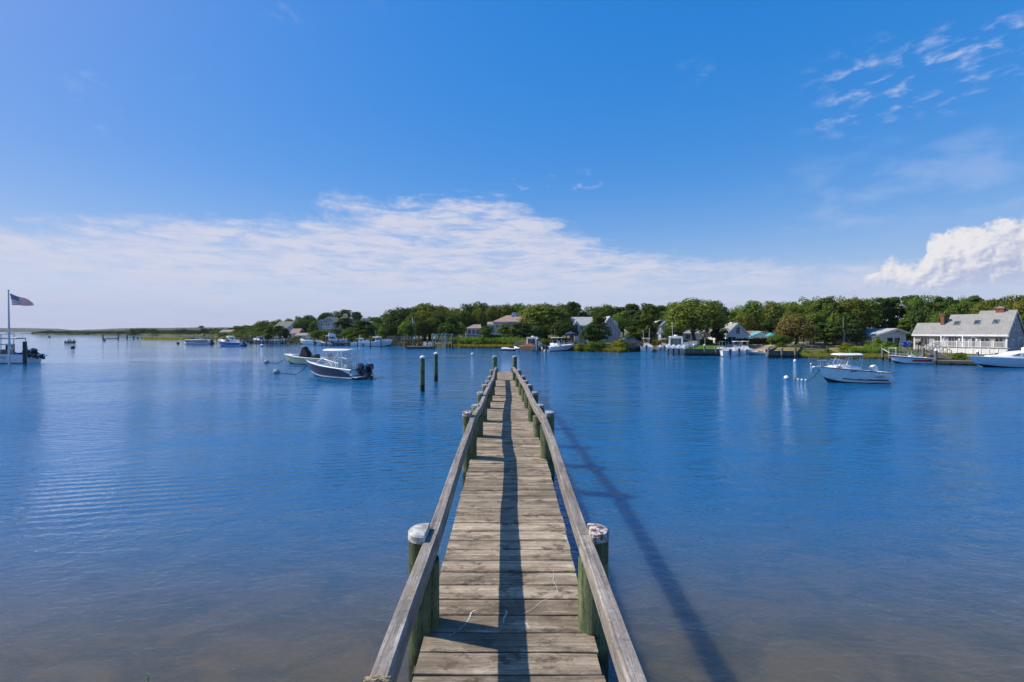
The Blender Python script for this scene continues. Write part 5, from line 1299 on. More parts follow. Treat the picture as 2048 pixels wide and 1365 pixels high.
for px, top, base, lab, cp in [(1388, 690, 711.5, 'white capped piling before the lawn bulkhead, left one', white_p), (1409, 690.5, 712, 'white capped piling before the lawn bulkhead, middle one below the nest pole', white_p), (1431, 693, 712, 'plain grey piling before the lawn bulkhead near its right end', None),
        (1441, 693.5, 711, 'grey piling at the right corner of the lawn bulkhead', None), (1449, 694, 706, 'grey piling behind the boat with the dark grey outboard', None), (1458, 694.5, 705.5, 'thin grey piling between the two left ramp boats', None), (1537, 695, 716, 'tall grey piling at the left corner of the right bulkhead', None),
        (1564, 696.5, 716.5, 'grey piling before the right bulkhead, middle one', None), (1590.5, 695.5, 716.5, 'grey piling at the right end of the right bulkhead', None),
        (1765, 690, 721, 'tall pale piling, leftmost of those beside the blue kayaks dock', None), (1779, 695.5, 723, 'pale piling, second from the left beside the blue kayaks dock', None), (1793, 695.5, 725, 'pale piling by the bow of the red striped boat', None),
        (1846.5, 697, 722, 'grey piling behind the stern of the red striped boat', None), (1871.5, 700.5, 729.5, 'white capped piling at the corner of the right floating dock', white_p), (1955, 703.5, 722, 'white capped piling behind the bow of the pale blue cruiser', white_p)]:
    plain_pile(px, top, base, lab, W_grey_w, .15, 'pilings along the right shore', cap=cp)
def cross_rail(label, a, b, r=.03):
    m = MB(); m.tube([a, b], r, 6); o = m.build('tie_rail', white_p); tag(o, label, 'rail')
cross_rail('pale cross rail joining the tall piling to its neighbour near the blue kayaks', P(1765, 55.8, None, 698), P(1779, 54.2, None, 706))
cross_rail('pale top rail between the two right pilings near the blue kayaks', P(1779, 54.2, None, 696.5), P(1793, 52.6, None, 696.5))
def picket_fence(label, a, b, z, h, name='picket_fence', m_=None, gap=.32, rail_only=False, kind='fence', n_rails=2):
    a = Vector((a.x, a.y, 0)); b = Vector((b.x, b.y, 0)); Lg = (b - a).length; m_ = m_ or white_p
    root = thing(name, label, kind, a + Vector((0, 0, z)), math.atan2((b - a).y, (b - a).x))
    np_ = max(2, int(Lg / 1.9) + 1); posts(root, [(Lg * i / (np_ - 1), 0, 0) for i in range(np_)], .07, -.5, h + .06, m_)
    m = MB()
    for k in range(n_rails): zz = h * (.92 - .55 * k); m.box(0, Lg, -.03, .03, zz - .05, zz + .05)
    m.build('rail', m_, root)
    if not rail_only:
        n = int(Lg / gap); me = None
        for i in range(n):
            if me is None: q = MB(); q.box(-.06, .06, -.045, -.032, .06, h - .03); o = q.build('picket', m_, root); me = o.data
            else: o = link('picket', me, root)
            o.location = ((i + .5) * Lg / n, 0, 0)
    return root
picket_fence('white picket fence at the left edge of the green lawn beside the wide cruiser', P(1369, 73.6, 0), P(1400, 92, 0), .95, 1.1)
picket_fence('white railing with pickets below the grey gabled house', P(1149, 103, 0), P(1175, 104, 0), 1.8, 1.0)
picket_fence('weathered grey split rail fence right of the right bulkhead', P(1592, 72, 0), P(1654, 76, 0), .7, .8, 'rail_fence', W_grey, rail_only=True, n_rails=2)
picket_fence('white panel fence behind the pines left of the grey gabled house', P(1010, 118, 0), P(1030, 118, 0), 2.0, 1.2)
# lawn behind the bulkheads, ramp, road
def sheet(name, pts, m_, th=.02):
    m = MB(); k = len(pts); pts = [Vector(p) for p in pts]; m.add(pts + [p - Vector((0, 0, .5)) for p in pts], [tuple(range(k))] + [(i, i + k, (i + 1) % k + k, (i + 1) % k) for i in range(k)])
    return m.build(name, m_, None, kind='structure')
green = mat('mown_lawn', (.075, .15, .02), .95, .22, 1.2, spec=.1)
dry = mat('dry_lawn', (.23, .19, .07), .95, .2, 1.0, spec=.1)
sand_m = mat('ramp_sand', (.36, .28, .19), .95, .12, .6, spec=.1)
road_m = mat('pale_road', (.45, .42, .38), .9, .08, .5, spec=.2)
sheet('lawn', [P(1370, 72.82, .98), P(1441.5, 72.82, .98), P(1452, 92, 1.30), P(1400, 94, 1.34), P(1384, 84, 1.2)], green)
sheet('lawn', [P(1594, 66.82, .93), P(1540, 67.3, .93), P(1557, 88, 1.25), P(1604, 86, 1.15)], dry)
sheet('boat_ramp', [P(1496, 79, -.12), P(1536, 73, -.12), P(1554, 88, 1.2), P(1500, 93, 1.3)], sand_m)
sheet('road', [P(1488, 95, 1.62), P(1650, 89, 1.45), P(1655, 94, 1.62), P(1488, 101, 1.8)], road_m)
sheet('lawn', [P(1655, 68.5, .45), P(1790, 67.2, .45), P(1800, 82, 1.18), P(1660, 84, 1.25)], dry)
sheet('beach', [P(1722, 65.6, .06), P(1762, 65.2, .06), P(1758, 67.2, .52), P(1728, 67.4, .52)], mat('pebbly_sand', (.40, .33, .26), .95, .25, 3))
def kayak(px, d, z, label):
    root = thing('kayak', label, 'kayak', P(px, d, z), R(36), 'blue kayaks on the shore rack'); m = MB(); rings = []
    for i in range(11):
        u = i / 10; x = -1.6 + 3.2 * u; w = .34 * math.sin(math.pi * min(max(u, .03), .97)) ** .6; up = .14 * (2 * u - 1) ** 2
        rings.append([Vector((x, w * math.cos(a), up + .2 * math.sin(a) * (.3 + w / .34 * .7))) for a in (2 * math.pi * j / 8 for j in range(8))])
    m.loft(rings); m.build('hull', mat('blue_kayak_plastic', (.01, .13, .55), .35, .05), root, smooth=60)
    m = MB(); m.ball((.1, 0, .17), .35, .2, .06, 10, 4); m.build('cockpit', black_cover, root)
dk = 62.0
kz = ZP(694.5, dk)
kayak(1812, dk, kz + .2, 'bright blue kayak on the shore rack, lower one of the two'); kayak(1813, dk, kz + .62, 'bright blue kayak on the shore rack, upper one of the two')
root = thing('kayak_rack', 'wooden rack holding the two bright blue kayaks by the shore', 'rack', P(1812, dk, .1), R(36))
posts(root, [(-1.0, -.4, 0), (1.0, -.4, 0), (-1.0, .4, 0), (1.0, .4, 0)], .05, -.2, kz + .75, W_grey)
m = MB()
for x in (-1, 1): m.box(x - .04, x + .04, -.45, .45, kz - .12, kz - .02); m.box(x - .04, x + .04, -.45, .45, kz + .34, kz + .41)
m.build('crossbar', W_grey, root)
def orange_kayak():
    m = MB(); rings = []
    for i in range(9):
        u = i / 8; w = .4 * math.sin(math.pi * min(max(u, .04), .96)) ** .6
        rings.append([Vector((-1.7 + 3.4 * u, w * math.cos(a), .2 + .22 * math.sin(a) * (.3 + w / .4 * .7))) for a in (2 * math.pi * j / 8 for j in range(8))])
    m.loft(rings); o = m.build('kayak', mat('orange_kayak_plastic', (.62, .12, .03), .4), smooth=60); o.location = ground_pt(662, 168) + Vector((0, 0, 1.6)); tag(o, 'orange kayak lying on the slope below the blue cupola house', 'kayak')
orange_kayak()
def gangway():
    a, b = P(1853, 62.5, 1.35), P(1889, 55.6, .55); v = b - a; root = thing('gangway', 'sloping grey gangway with hand rails down to the right floating dock', 'gangway', a, math.atan2(v.y, v.x))
    Lg = Vector((v.x, v.y)).length; dz = v.z; n = 16; me = None
    for i in range(n):
        if me is None: m = MB(); m.box(-Lg / n / 2 + .01, Lg / n / 2 - .01, -.6, .6, -.04, 0); o = m.build('plank', W_grey, root); me = o.data
        else: o = link('plank', me, root)
        o.location = ((i + .5) * Lg / n, 0, dz * (i + .5) / n + .05)
    for s in (-1, 1):
        m = MB(); m.tube([(0, s * .64, 1.0), (Lg, s * .64, dz + 1.0)], .045, 6); m.tube([(0, s * .64, .5), (Lg, s * .64, dz + .5)], .03, 6); m.tube([(0, s * .64, 0), (Lg, s * .64, dz)], .07, 6)
        for i in range(6): t = i / 5; m.tube([(Lg * t, s * .64, dz * t), (Lg * t, s * .64, dz * t + 1.0)], .035, 6)
        for i in range(5): t = i / 5; m.tube([(Lg * t, s * .64, dz * t + .05), (Lg * (t + .2), s * .64, dz * (t + .2) + .95)], .025, 5)
        m.build('hand_rail', W_grey, root)
gangway()
def parked_car():
    d = 98; p = ground_pt(1259, d); root = thing('parked_car', 'blue car parked under the dark trees left of the basin', 'car', p + Vector((0, 0, .25)), R(10)); cb = mat('blue_car_paint', (.02, .11, .32), .25, .04, coat=.6)
    m = MB(); m.prism([(-2.1, .3), (2.1, .3), (2.15, .75), (1.3, .95), (.8, 1.45), (-1.2, 1.5), (-1.9, 1.0), (-2.15, .9)], -.85, .85, 'y'); m.build('body', cb, root)
    for s in (-1, 1): panel(root, 'side_window', [(1.1, s * .86, .98), (.72, s * .86, 1.38), (-1.1, s * .86, 1.42), (-1.6, s * .86, 1.02)], boat_glass, .01)
    for x in (-1.3, 1.35):
        for s in (-1, 1):
            m = MB(); m.tube([(x, s * .70, .33), (x, s * .88, .33)], .33, 14); w = m.build('wheel', black_cover, root)
            m = MB(); m.tube([(x, s * .882, .33), (x, s * .895, .33)], .2, 10); m.build('rim', alu, w)
parked_car()
def garden_umbrella(px, d, z, h, r, m_, label):
    root = thing('garden_umbrella', label, 'umbrella', P(px, d, z)); m = MB(); m.tube([(0, 0, 0), (0, 0, h)], .035, 6); m.build('pole', white_p, root)
    m = MB(); n = 8; rim = [Vector((r * math.cos(2 * math.pi * i / n), r * math.sin(2 * math.pi * i / n), h - .55)) for i in range(n)]
    m.add([Vector((0, 0, h + .05))] + rim + [v - Vector((0, 0, .16)) for v in rim], [(0, 1 + i, 1 + (i + 1) % n) for i in range(n)] + [(1 + i, 1 + n + i, 1 + n + (i + 1) % n, 1 + (i + 1) % n) for i in range(n)]); m.build('canopy', m_, root)
garden_umbrella(1142, 101, 1.6, 2.3, 1.3, navy_cover, 'navy garden umbrella at the left end of the white railing')
garden_umbrella(1541, 86, 1.3, 2.35, .95, mat('teal_canvas', (.03, .36, .33), .7, .08), 'teal garden umbrella before the low teal trimmed house')
for i, px in enumerate((1433, 1439, 1445)):
    deck_chair(px, 92.5 + .3 * i, 1.4, R(10 - 12 * i), 'red slatted lawn chair under the tree beside the white gabled house, ' + ('left', 'middle', 'right')[i] + ' one of three', mat('red_chair_paint', (.28, .03, .025), .6), 'red slatted lawn chairs')
def bird_house():
    d = 62; root = thing('bird_house', 'small bird house on a post before the left wing of the grey house', 'bird house', P(1836.5, d, .4)); zt = ZP(685, d) - .4
    m = MB(); m.tube([(0, 0, 0), (0, 0, zt - .4)], .05, 6); m.build('post', W_grey, root)
    m = MB(); m.box(-.2, .2, -.2, .2, zt - .4, zt - .1); m.build('box', W_beam, root)
    m = MB(); m.prism([(-.3, zt - .1), (.3, zt - .1), (0, zt + .15)], -.28, .28, 'y'); m.build('roof', W_beam, root)
bird_house()
# ------------------------------------------------------------------ houses
def shingle(name, c1, c2, course=.14, width=.3):
    """courses of shingles, flat print for walls seen from far off"""
    m = bpy.data.materials.new(name); m.use_nodes = True; t = NT(m.node_tree); out = t.n('ShaderNodeOutputMaterial'); b = t.n('ShaderNodeBsdfPrincipled')
    tc = t.n('ShaderNodeTexCoord'); sp = t.n('ShaderNodeSeparateXYZ'); t.put(sp.inputs[0], tc.outputs['Object'])
    br = t.n('ShaderNodeTexBrick'); h = t.math('ADD', sp.outputs[0], sp.outputs[1]); t.put(br.inputs['Vector'], t.comb(h, sp.outputs[2]))
    br.inputs['Scale'].default_value = 1.0; br.inputs['Brick Width'].default_value = width; br.inputs['Row Height'].default_value = course; br.inputs['Mortar Size'].default_value = .012
    br.inputs['Color1'].default_value = c1 + (1,); br.inputs['Color2'].default_value = c2 + (1,); br.inputs['Mortar'].default_value = tuple(x * .55 for x in c1) + (1,)
    n = t.noise(tc.outputs['Object'], .9, 5, .6); c = t.mix(t.math('MULTIPLY', t.smooth(n, .35, .7), .3), br.outputs[0], tuple(x * .65 for x in c1))
    t.put(b.inputs['Base Color'], c); b.inputs['Roughness'].default_value = .9; b.inputs['Specular IOR Level'].default_value = .2
    t.put(out.inputs[0], b.outputs[0]); return m
grey_shingle = shingle('silver_grey_wall_shingles', (.40, .37, .37), (.48, .45, .45), .16, .25)
grey_roof = shingle('grey_roof_shingles', (.30, .295, .275), (.36, .35, .325), .16, .35)
pink_roof = shingle('faded_pink_brown_roof', (.36, .24, .20), (.43, .29, .24), .16, .35)
brown_roof = shingle('brown_grey_roof', (.20, .185, .175), (.25, .23, .215), .16, .35)
orange_roof = shingle('orange_brown_roof', (.38, .22, .14), (.44, .27, .17), .16, .35)
light_roof = shingle('pale_grey_roof', (.42, .42, .41), (.48, .48, .46), .16, .35)
white_clap = shingle('white_clapboard', (.70, .71, .72), (.74, .75, .76), .15, 6)
grey_clap = shingle('blue_grey_clapboard', (.43, .45, .48), (.48, .50, .53), .15, 6)
green_clap = shingle('grey_green_clapboard', (.36, .42, .42), (.41, .47, .47), .15, 6)
brickm = shingle('red_chimney_brick', (.25, .10, .07), (.33, .14, .095), .08, .22)
porch_shade = mat('dark_porch_shade', (.03, .03, .035), .9)
def face_fn(face, L, D):
    """maps (u along wall, out, z) to house coordinates for a wall"""
    if face == 'front': return lambda u, o, z: (u, -o, z)
    if face == 'right': return lambda u, o, z: (L + o, u, z)
    if face == 'left': return lambda u, o, z: (-o, u, z)
def window(root, fn, u0, u1, z0, z1, mull=1, rows=1, frame=None, name='window', trim=.09):
    frame = frame or white_p; m = MB()
    def bx(a, b, c, d, o0, o1):
        vs = [fn(u, o, z) for z in (c, d) for o in (o0, o1) for u in (a, b)]; m.add(vs, [(0, 2, 3, 1), (4, 5, 7, 6), (0, 1, 5, 4), (1, 3, 7, 5), (3, 2, 6, 7), (2, 0, 4, 6)])
    t = trim; bx(u0 - t, u0, z0 - t, z1 + t, .003, .07); bx(u1, u1 + t, z0 - t, z1 + t, .003, .07); bx(u0, u1, z1, z1 + t, .003, .07); bx(u0, u1, z0 - t, z0, .003, .08)
    for i in range(1, mull): u = u0 + (u1 - u0) * i / mull; bx(u - .035, u + .035, z0, z1, .006, .055)
    for i in range(1, rows): z = z0 + (z1 - z0) * i / rows; bx(u0, u1, z - .025, z + .025, .006, .05)
    f = m.build(name, frame, root)
    for i in range(mull):
        ua = u0 + (u1 - u0) * i / mull + .02; ub = u0 + (u1 - u0) * (i + 1) / mull - .02
        p = MB(); p.add([fn(ua, .012, z0), fn(ub, .012, z0), fn(ub, .012, z1), fn(ua, .012, z1), fn(ua, .004, z0), fn(ub, .004, z0), fn(ub, .004, z1), fn(ua, .004, z1)], [(0, 1, 2, 3), (4, 7, 6, 5), (0, 4, 5, 1), (2, 6, 7, 3)]); p.build('pane', house_glass, f)
    return f
def ridge_x(root, x0, x1, D, zw, zr, wall, roof, over=.3, base=-1.5, y0=0.0, ridge_at=.5, trim=True, ends=(True, True)):
    """block with its ridge along x; front wall at y0"""
    yr = y0 + D * ridge_at; m = MB(); m.prism([(y0, base), (y0 + D, base), (y0 + D, zw), (yr, zr), (y0, zw)], x0, x1, 'x'); w = m.build('wall', wall, root)
    s1 = (zr - zw) / (yr - y0); s2 = (zr - zw) / (y0 + D - yr); th = .16
    r = MB(); r.prism([(y0 - over, zw - over * s1 + .03), (yr, zr + .03), (y0 + D + over, zw - over * s2 + .03), (y0 + D + over, zw - over * s2 + .03 + th), (yr, zr + .03 + th), (y0 - over, zw - over * s1 + .03 + th)], x0 - (over * .6 if ends[0] else .01), x1 + (over * .6 if ends[1] else .01), 'x')
    ro = r.build('roof', roof, root)
    if trim:
        t = MB()
        t.box(x0 - .12 * ends[0], x1 + .12 * ends[1], y0 - over - .03, y0 - over, zw - over * s1 - .12, zw - over * s1 + .16)
        for e, x in zip(ends, (x0 - over * .6 - .02, x1 + over * .6 - .02)):
            if e: t.prism([(y0 - over, zw - over * s1 - .14), (yr, zr - .14), (y0 + D + over, zw - over * s2 - .14), (y0 + D + over, zw - over * s2 + .06), (yr, zr + .06), (y0 - over, zw - over * s1 + .06)], x, x + .05, 'x')
        for x in (x0, x1 - .14): t.box(x - .01, x + .15, y0 - .025, y0 + .1, base, zw - .02)
        t.build('trim', white_p, root)
    return w, ro
def gable_y(root, x0, x1, D, zl, za, zr_, wall, roof, apex=.5, over=.3, base=-1.5, y0=0.0, trim=True):
    """block whose gable faces the front"""
    xa = x0 + (x1 - x0) * apex; m = MB(); m.prism([(x0, base), (x1, base), (x1, zr_), (xa, za), (x0, zl)], y0, y0 + D, 'y'); w = m.build('wall', wall, root)
    s1 = (za - zl) / (xa - x0); s2 = (za - zr_) / (x1 - xa); th = .16
    P_ = lambda o, h: [(x0 - o, zl - o * s1 + .03 + h), (xa, za + .03 + h), (x1 + o, zr_ - o * s2 + .03 + h)]
    a = P_(over, 0); b = P_(over, th); r = MB(); r.prism([a[0], a[1], a[2], b[2], b[1], b[0]], y0 - over, y0 + D + over, 'y'); ro = r.build('roof', roof, root)
    if trim:
        a = P_(over, -.2); b = P_(over, .05); t = MB(); t.prism([a[0], a[1], a[2], b[2], b[1], b[0]], y0 - over - .05, y0 - over - .003, 'y')
        for x in (x0 - .02, x1 - .13): t.box(x, x + .15, y0 - .03, y0 + .1, base, min(zl, zr_))
        t.build('trim', white_p, root)
    return w, ro
def chimney(root, parent, x0, x1, y0, y1, z0, z1, m_=None, pots=True, cap=True):
    m = MB(); m.box(x0, x1, y0, y1, z0, z1); c = m.build('chimney', m_ or brickm, parent)
    if cap: m = MB(); m.box(x0 - .06, x1 + .06, y0 - .06, y1 + .06, z1 - .2, z1 + .04); m.build('chimney_cap', m_ or brickm, c)
    return c
def W2(d): return d / F
# A - the long silver grey house on the right
def grey_house():
    th = math.atan2(-.866, .5); o = Vector((66.8, 75.0, .45)); root = thing('house', 'long grey shingled house with white deck and brick chimneys at the right edge', 'house', o, th)
    def S(px, oy=0.0):
        r = (px - CX) / F; X0, d0 = o.x + .866 * oy, o.y + .5 * oy; return (d0 * r - X0) / (.5 + .866 * r)
    zg = o.z; ez = 3.05
    wA, rA = ridge_x(root, 0, S(1888), 4.2, ez, 4.65, grey_shingle, grey_roof, ends=(True, False), ridge_at=.47)
    ridge_x(root, S(1888) + .002, S(1945), 7.4, ez + .01, 5.95, grey_shingle, grey_roof, ends=(True, False), ridge_at=.47, y0=-.01)
    w, r = ridge_x(root, S(1945) + .004, 10.65, 8.0, ez + .02, 6.45, grey_shingle, grey_roof, ends=(True, True), ridge_at=.5, y0=-.02)
    fn = face_fn('front', 10.65, 8)
    dk = mat('dark_window_trim', (.25, .22, .20), .6)
    for a, b, z0, z1, mu, tr in ((1842, 1855, 1.25, 2.35, 2, dk), (1870, 1881, 1.35, 2.35, 2, dk), (1898, 1915, .95, 2.45, 3, dk), (1962, 1978, 1.1, 2.35, 2, dk), (1991, 2006, 1.1, 2.35, 2, dk)):
        window(root, lambda u, q, z: fn(u, q + .025, z), S(a), S(b), z0, z1, mu, 1, tr)
    m = MB(); m.box(S(1942.5), S(1951.5), -.06, -.022, .5, 2.55); dr = m.build('door', mat('white_door', (.7, .7, .72), .5), root)
    m = MB(); m.box(S(1943.5), S(1950.5), -.075, -.061, .9, 2.4); m.build('door_glass', house_glass, dr)
    m = MB(); m.ball((S(1943.2), -.09, 1.4), .04); m.build('handle', steel, dr)
    m = MB()
    for px in (1884, 1927): m.box(S(px) - .07, S(px) + .07, -.42, -.3, .3, ez - .2)
    m.build('porch_post', white_p, root)
    for px in (1919, 1954):
        m = MB(); m.box(S(px) - .08, S(px) + .08, -.16, -.03, 2.0, 2.3); m.build('wall_lamp', white_p, root)
    # skylights lie in the roof plane
    sl = (6.45 - ez - .02) / 4.0
    for px, yy in ((1913.5, 1.75), (1954.5, 1.85), (1991.5, 1.9)):
        r_ = (px - CX) / F; s = S(px, yy); sl_ = (5.95 - ez) / (7.4 * .47) if px < 1945 else sl; z = ez + .05 + sl_ * yy + .17
        M = Matrix.Translation((s, yy, z)) @ Matrix.Rotation(math.atan(sl_), 4, 'X')
        m = MB(); m.box(-.36, .36, -.5, .5, 0, .07, M); f = m.build('skylight', dk, root)
        m = MB(); m.box(-.28, .28, -.42, .42, .071, .085, M); m.build('pane', boat_glass, f)
    chimney(root, rA, S(1888, 1.9) - .32, S(1888, 1.9) + .12, 1.5, 2.0, 3.5, 6.15)
    c = chimney(root, r, S(1993, 4), S(2010, 4), 3.55, 4.45, 5.6, 7.0)
    m = MB(); m.prism([(S(1993, 4) - .03, 7.04), (S(2010, 4) + .03, 7.04), ((S(1993, 4) + S(2010, 4)) / 2, 7.22)], 3.5, 4.5, 'y'); m.build('chimney_cover', alu, c)
    fr = face_fn('right', 10.65, 8)
    for u0, u1, z0, z1, mu in ((2.6, 3.3, 3.6, 4.7, 1), (4.9, 5.6, 3.6, 4.7, 1), (2.0, 2.9, 1.0, 2.2, 2), (5.2, 7.2, .8, 2.4, 3)): window(root, fr, u0, u1, z0, z1, mu, 1)
    m = MB(); m.prism([(3.95, 6.0), (4.05, 6.0), (4.2, 5.4), (3.8, 5.4)], 10.655, 10.68, 'x'); m.build('gable_vent', white_p, root)
    # white deck in front with skirt panels, posts, rail and balusters
    yd = -2.1; s0, s1 = S(1868, yd), S(2013, yd); zf = 1.02
    m = MB(); m.box(s0, s1, yd + .05, -.35, zf - .1, zf); dkb_ = m.build('deck', white_p, root)
    n = 9
    for i in range(n):
        a = s0 + (s1 - s0) * i / n; b = s0 + (s1 - s0) * (i + 1) / n
        m = MB(); m.box(a + .03, b - .03, yd + .02, yd + .06, -.6, zf - .14); m.build('skirt_panel', white_p, root)
        m = MB(); m.box(a - .05, a + .05, yd - .03, yd + .019, -.6, zf - .02); m.build('skirt_post', white_p, root)
    m = MB(); m.box(s0 - .05, s1 + .05, yd - .06, yd + .08, zf + .003, zf + .07); m.build('deck_edge', mat('grey_edge_board', (.45, .42, .42), .7), root)
    for i in range(7):
        a = s0 + (s1 - s0) * i / 6; m = MB(); m.box(a - .07, a + .07, yd - .07, yd + .07, zf + .071, zf + 1.02); m.build('rail_post', white_p, root)
    m = MB(); m.box(s0, s1, yd - .04, yd + .04, zf + .86, zf + .93); m.box(s0, s1, yd - .03, yd + .03, zf + .12, zf + .17)
    m.box(s0 - .03, s0 + .03, yd, -.4, zf + .86, zf + .93); m.build('rail', white_p, root)
    m = MB(); k = int((s1 - s0) / .13)
    for i in range(k): x = s0 + (s1 - s0) * (i + .5) / k; m.box(x - .02, x + .02, yd - .015, yd + .015, zf + .17, zf + .86)
    m.build('baluster', white_p, root, kind='stuff')
    m = MB()
    for i in range(5): m.box(s0 - .28 * (i + 1), s0 - .28 * i + .02, yd + .2, yd + 1.3, zf - .2 * (i + 1) - .05, zf - .2 * (i + 1))
    m.build('stairs', white_p, root)
    m = MB()
    for y in (yd + .15, yd + 1.35): m.prism([(s0, zf + .88), (s0, zf + .8), (s0 - 1.5, zf - .25), (s0 - 1.5, zf - .17)], y - .03, y + .03, 'y')
    for i in range(7): m.box(s0 - .2 * i - .04, s0 - .2 * i, yd + .13, yd + .17, zf - .2 - .15 * i, zf + .84 - .14 * i)
    m.build('stair_rail', white_p, root)
    m = MB(); m.box(-.1, S(1868), -.05, -.012, -.7, .35); m.build('foundation', mat('tan_foundation', (.32, .23, .15), .9), root)
grey_house()
# B - low white ranch house
def ranch():
    d = 86.0; w = d / F; o = P(1744, d, 1.0); root = thing('house', 'low white ranch house with a dark porch opening left of the grey house', 'house', o, R(-4)); X = lambda px: (px - 1744) * w; Z = lambda py: ZP(py, d) - 1.0
    w_, r_ = gable_y(root, 0, X(1808), 9, Z(673.5), Z(659), Z(665.5), white_clap, light_roof, apex=.70, over=.45)
    ridge_x(root, X(1719), -.004, 5, Z(673), Z(664), white_clap, light_roof, y0=3.0, ends=(True, False))
    m = MB(); m.box(X(1771), X(1798), -.03, .5, -.2, Z(676)); pr = m.build('porch_shade_block', porch_shade, root)  # solid block on the wall, its near-black colour paints the porch's shade
    m = MB(); m.box(X(1786) , X(1797), -.08, -.035, 0, Z(677)); m.build('sliding_door', house_glass, pr)
    m = MB()
    for px in (1770.5, 1784, 1797.5): m.box(X(px) - .1, X(px) + .1, -.14, -.035, -.3, Z(675.5))
    m.build('porch_post', white_p, root)
    m = MB(); m.tube([(X(1792), -.02, Z(663)), (X(1792), -.05, Z(663))], .2, 10); m.build('gable_vent', grey_clap, root)
    fn = lambda u, q, z: (u, 3.0 - q, z)
    for a in (1723, 1729, 1735): window(root, fn, X(a), X(a + 3), Z(686), Z(679), 1, 2)
    chimney(root, r_, X(1788), X(1793), 4, 4.6, Z(661), Z(656))
ranch()
# C - white house, gable to the water, with arched window, and the low teal fronted wing
def white_gable():
    d = 96.0; w = d / F; g = 1.3; o = P(1452, d, g); root = thing('house', 'white house whose sharp gable with an arched window faces the water', 'house', o, R(2)); X = lambda px: (px - 1452) * w; Z = lambda py: ZP(py, d) - g
    w_, r_ = gable_y(root, 0, X(1498.5), 9, Z(670), Z(647.8), Z(669.5), white_clap, grey_roof, apex=.5, over=.28)
    fn = face_fn('front', 5, 9)
    window(root, fn, X(1456), X(1471.5), -.1, Z(674.5), 2, 1)
    window(root, fn, X(1489), X(1494), Z(680.5), Z(675.5), 1, 1)
    f = window(root, fn, X(1472.5), X(1480), Z(668), Z(660), 2, 1)
    m = MB(); pts = [(X(1476.2) + .42 * math.cos(a), Z(660) + .10 + .42 * math.sin(a)) for a in (math.pi * i / 8 for i in range(9))]; m.prism(pts, -.06, -.003, 'y'); m.build('arch_window', house_glass, f)
    m = MB(); m.tube([(p[0] * 1.0, -.05, p[1]) for p in pts], .05, 5); m.build('arch_trim', white_p, f)
    chimney(root, r_, X(1472), X(1477), 1.6, 2.3, Z(652), Z(644.8), white_p)
    w2, r2 = ridge_x(root, X(1448), X(1475), 5, Z(664), Z(648.2), grey_clap, light_roof, y0=9.05, ends=(True, False), ridge_at=.6, trim=False)
    m = MB(); m.tube([(X(1459), 8.6, Z(656)), (X(1459), 8.6, Z(649.5))], .06, 6); m.build('vent_pipe', white_p, root)
    chimney(root, r2, X(1479), X(1482), 9, 9.5, Z(652), Z(647.5), light_roof, cap=False)
white_gable()
def teal_house():
    d = 99.0; w = d / F; g = 1.35; o = P(1502, d, g); root = thing('house', 'low house with a teal trimmed gable and sliding doors under an orange brown roof', 'house', o, 0); X = lambda px: (px - 1502) * w; Z = lambda py: ZP(py, d) - g
    teal = mat('teal_trim_board', (.12, .38, .42), .6, .06)
    gable_y(root, 0, X(1547.5), 2.5, Z(674.3), Z(665.2), Z(674.3), white_clap, teal, apex=.5, over=.25, trim=False)
    fn = face_fn('front', 5, 3)
    for a, b in ((1507, 1519.5), (1521.5, 1533), (1535.5, 1546)): window(root, fn, X(a), X(b), -.2, Z(675.5), 2, 1)
    ridge_x(root, X(1494), X(1548), 7, Z(673), Z(663.8), white_clap, orange_roof, y0=2.55, trim=False, ridge_at=.5)
    m = MB(); m.tube([(X(1500.5), 5, Z(668)), (X(1500.5), 5, Z(662.5))], .12, 8); m.tube([(X(1531.5), 5, Z(668)), (X(1531.5), 5, Z(662.8))], .1, 8); m.build('vent_pipe', white_p, root)
teal_house()
# D - white two storey house behind the big round tree
def tree_house():
    d = 101.0; w = d / F; g = 1.45; o = P(1321, d, g); root = thing('house', 'white two storey house half hidden by the big spreading tree', 'house', o, 0); X = lambda px: (px - 1321) * w; Z = lambda py: ZP(py, d) - g
    gable_y(root, 0, X(1348), 7, Z(652), Z(641.5), Z(652), white_clap, light_roof, apex=.45, over=.25)
    ridge_x(root, X(1348) + .003, X(1372), 6, Z(667), Z(657), white_clap, light_roof, y0=.3, ends=(False, False))
    ridge_x(root, X(1372) + .003, X(1406), 6, Z(667), Z(656), white_clap, light_roof, y0=1.0, ends=(False, True))
    fn = face_fn('front', 3, 7)
    for a, b in ((1324.5, 1327.5), (1329.5, 1333)): window(root, fn, X(a), X(b), Z(661.5), Z(654), 1, 2)
    window(root, fn, X(1324.5), X(1333), Z(677), Z(669.5), 2, 1)
    f2 = lambda u, q, z: (u, .3 - q, z)
    for a, b in ((1349.5, 1355), (1357, 1365)): window(root, f2, X(a), X(b), Z(679), Z(669), 2, 1)
    f3 = lambda u, q, z: (u, 1.0 - q, z)
    window(root, f3, X(1373.5), X(1383.5), Z(679), Z(669), 3, 1)
    m = MB(); m.box(X(1315), X(1316), -.8, -.7, 0, Z(667)); m.box(X(1334), X(1335), -.8, -.7, 0, Z(667)); m.box(X(1315), X(1335), -.82, .1, Z(667), Z(666)); m.build('pergola', white_p, root)
tree_house()
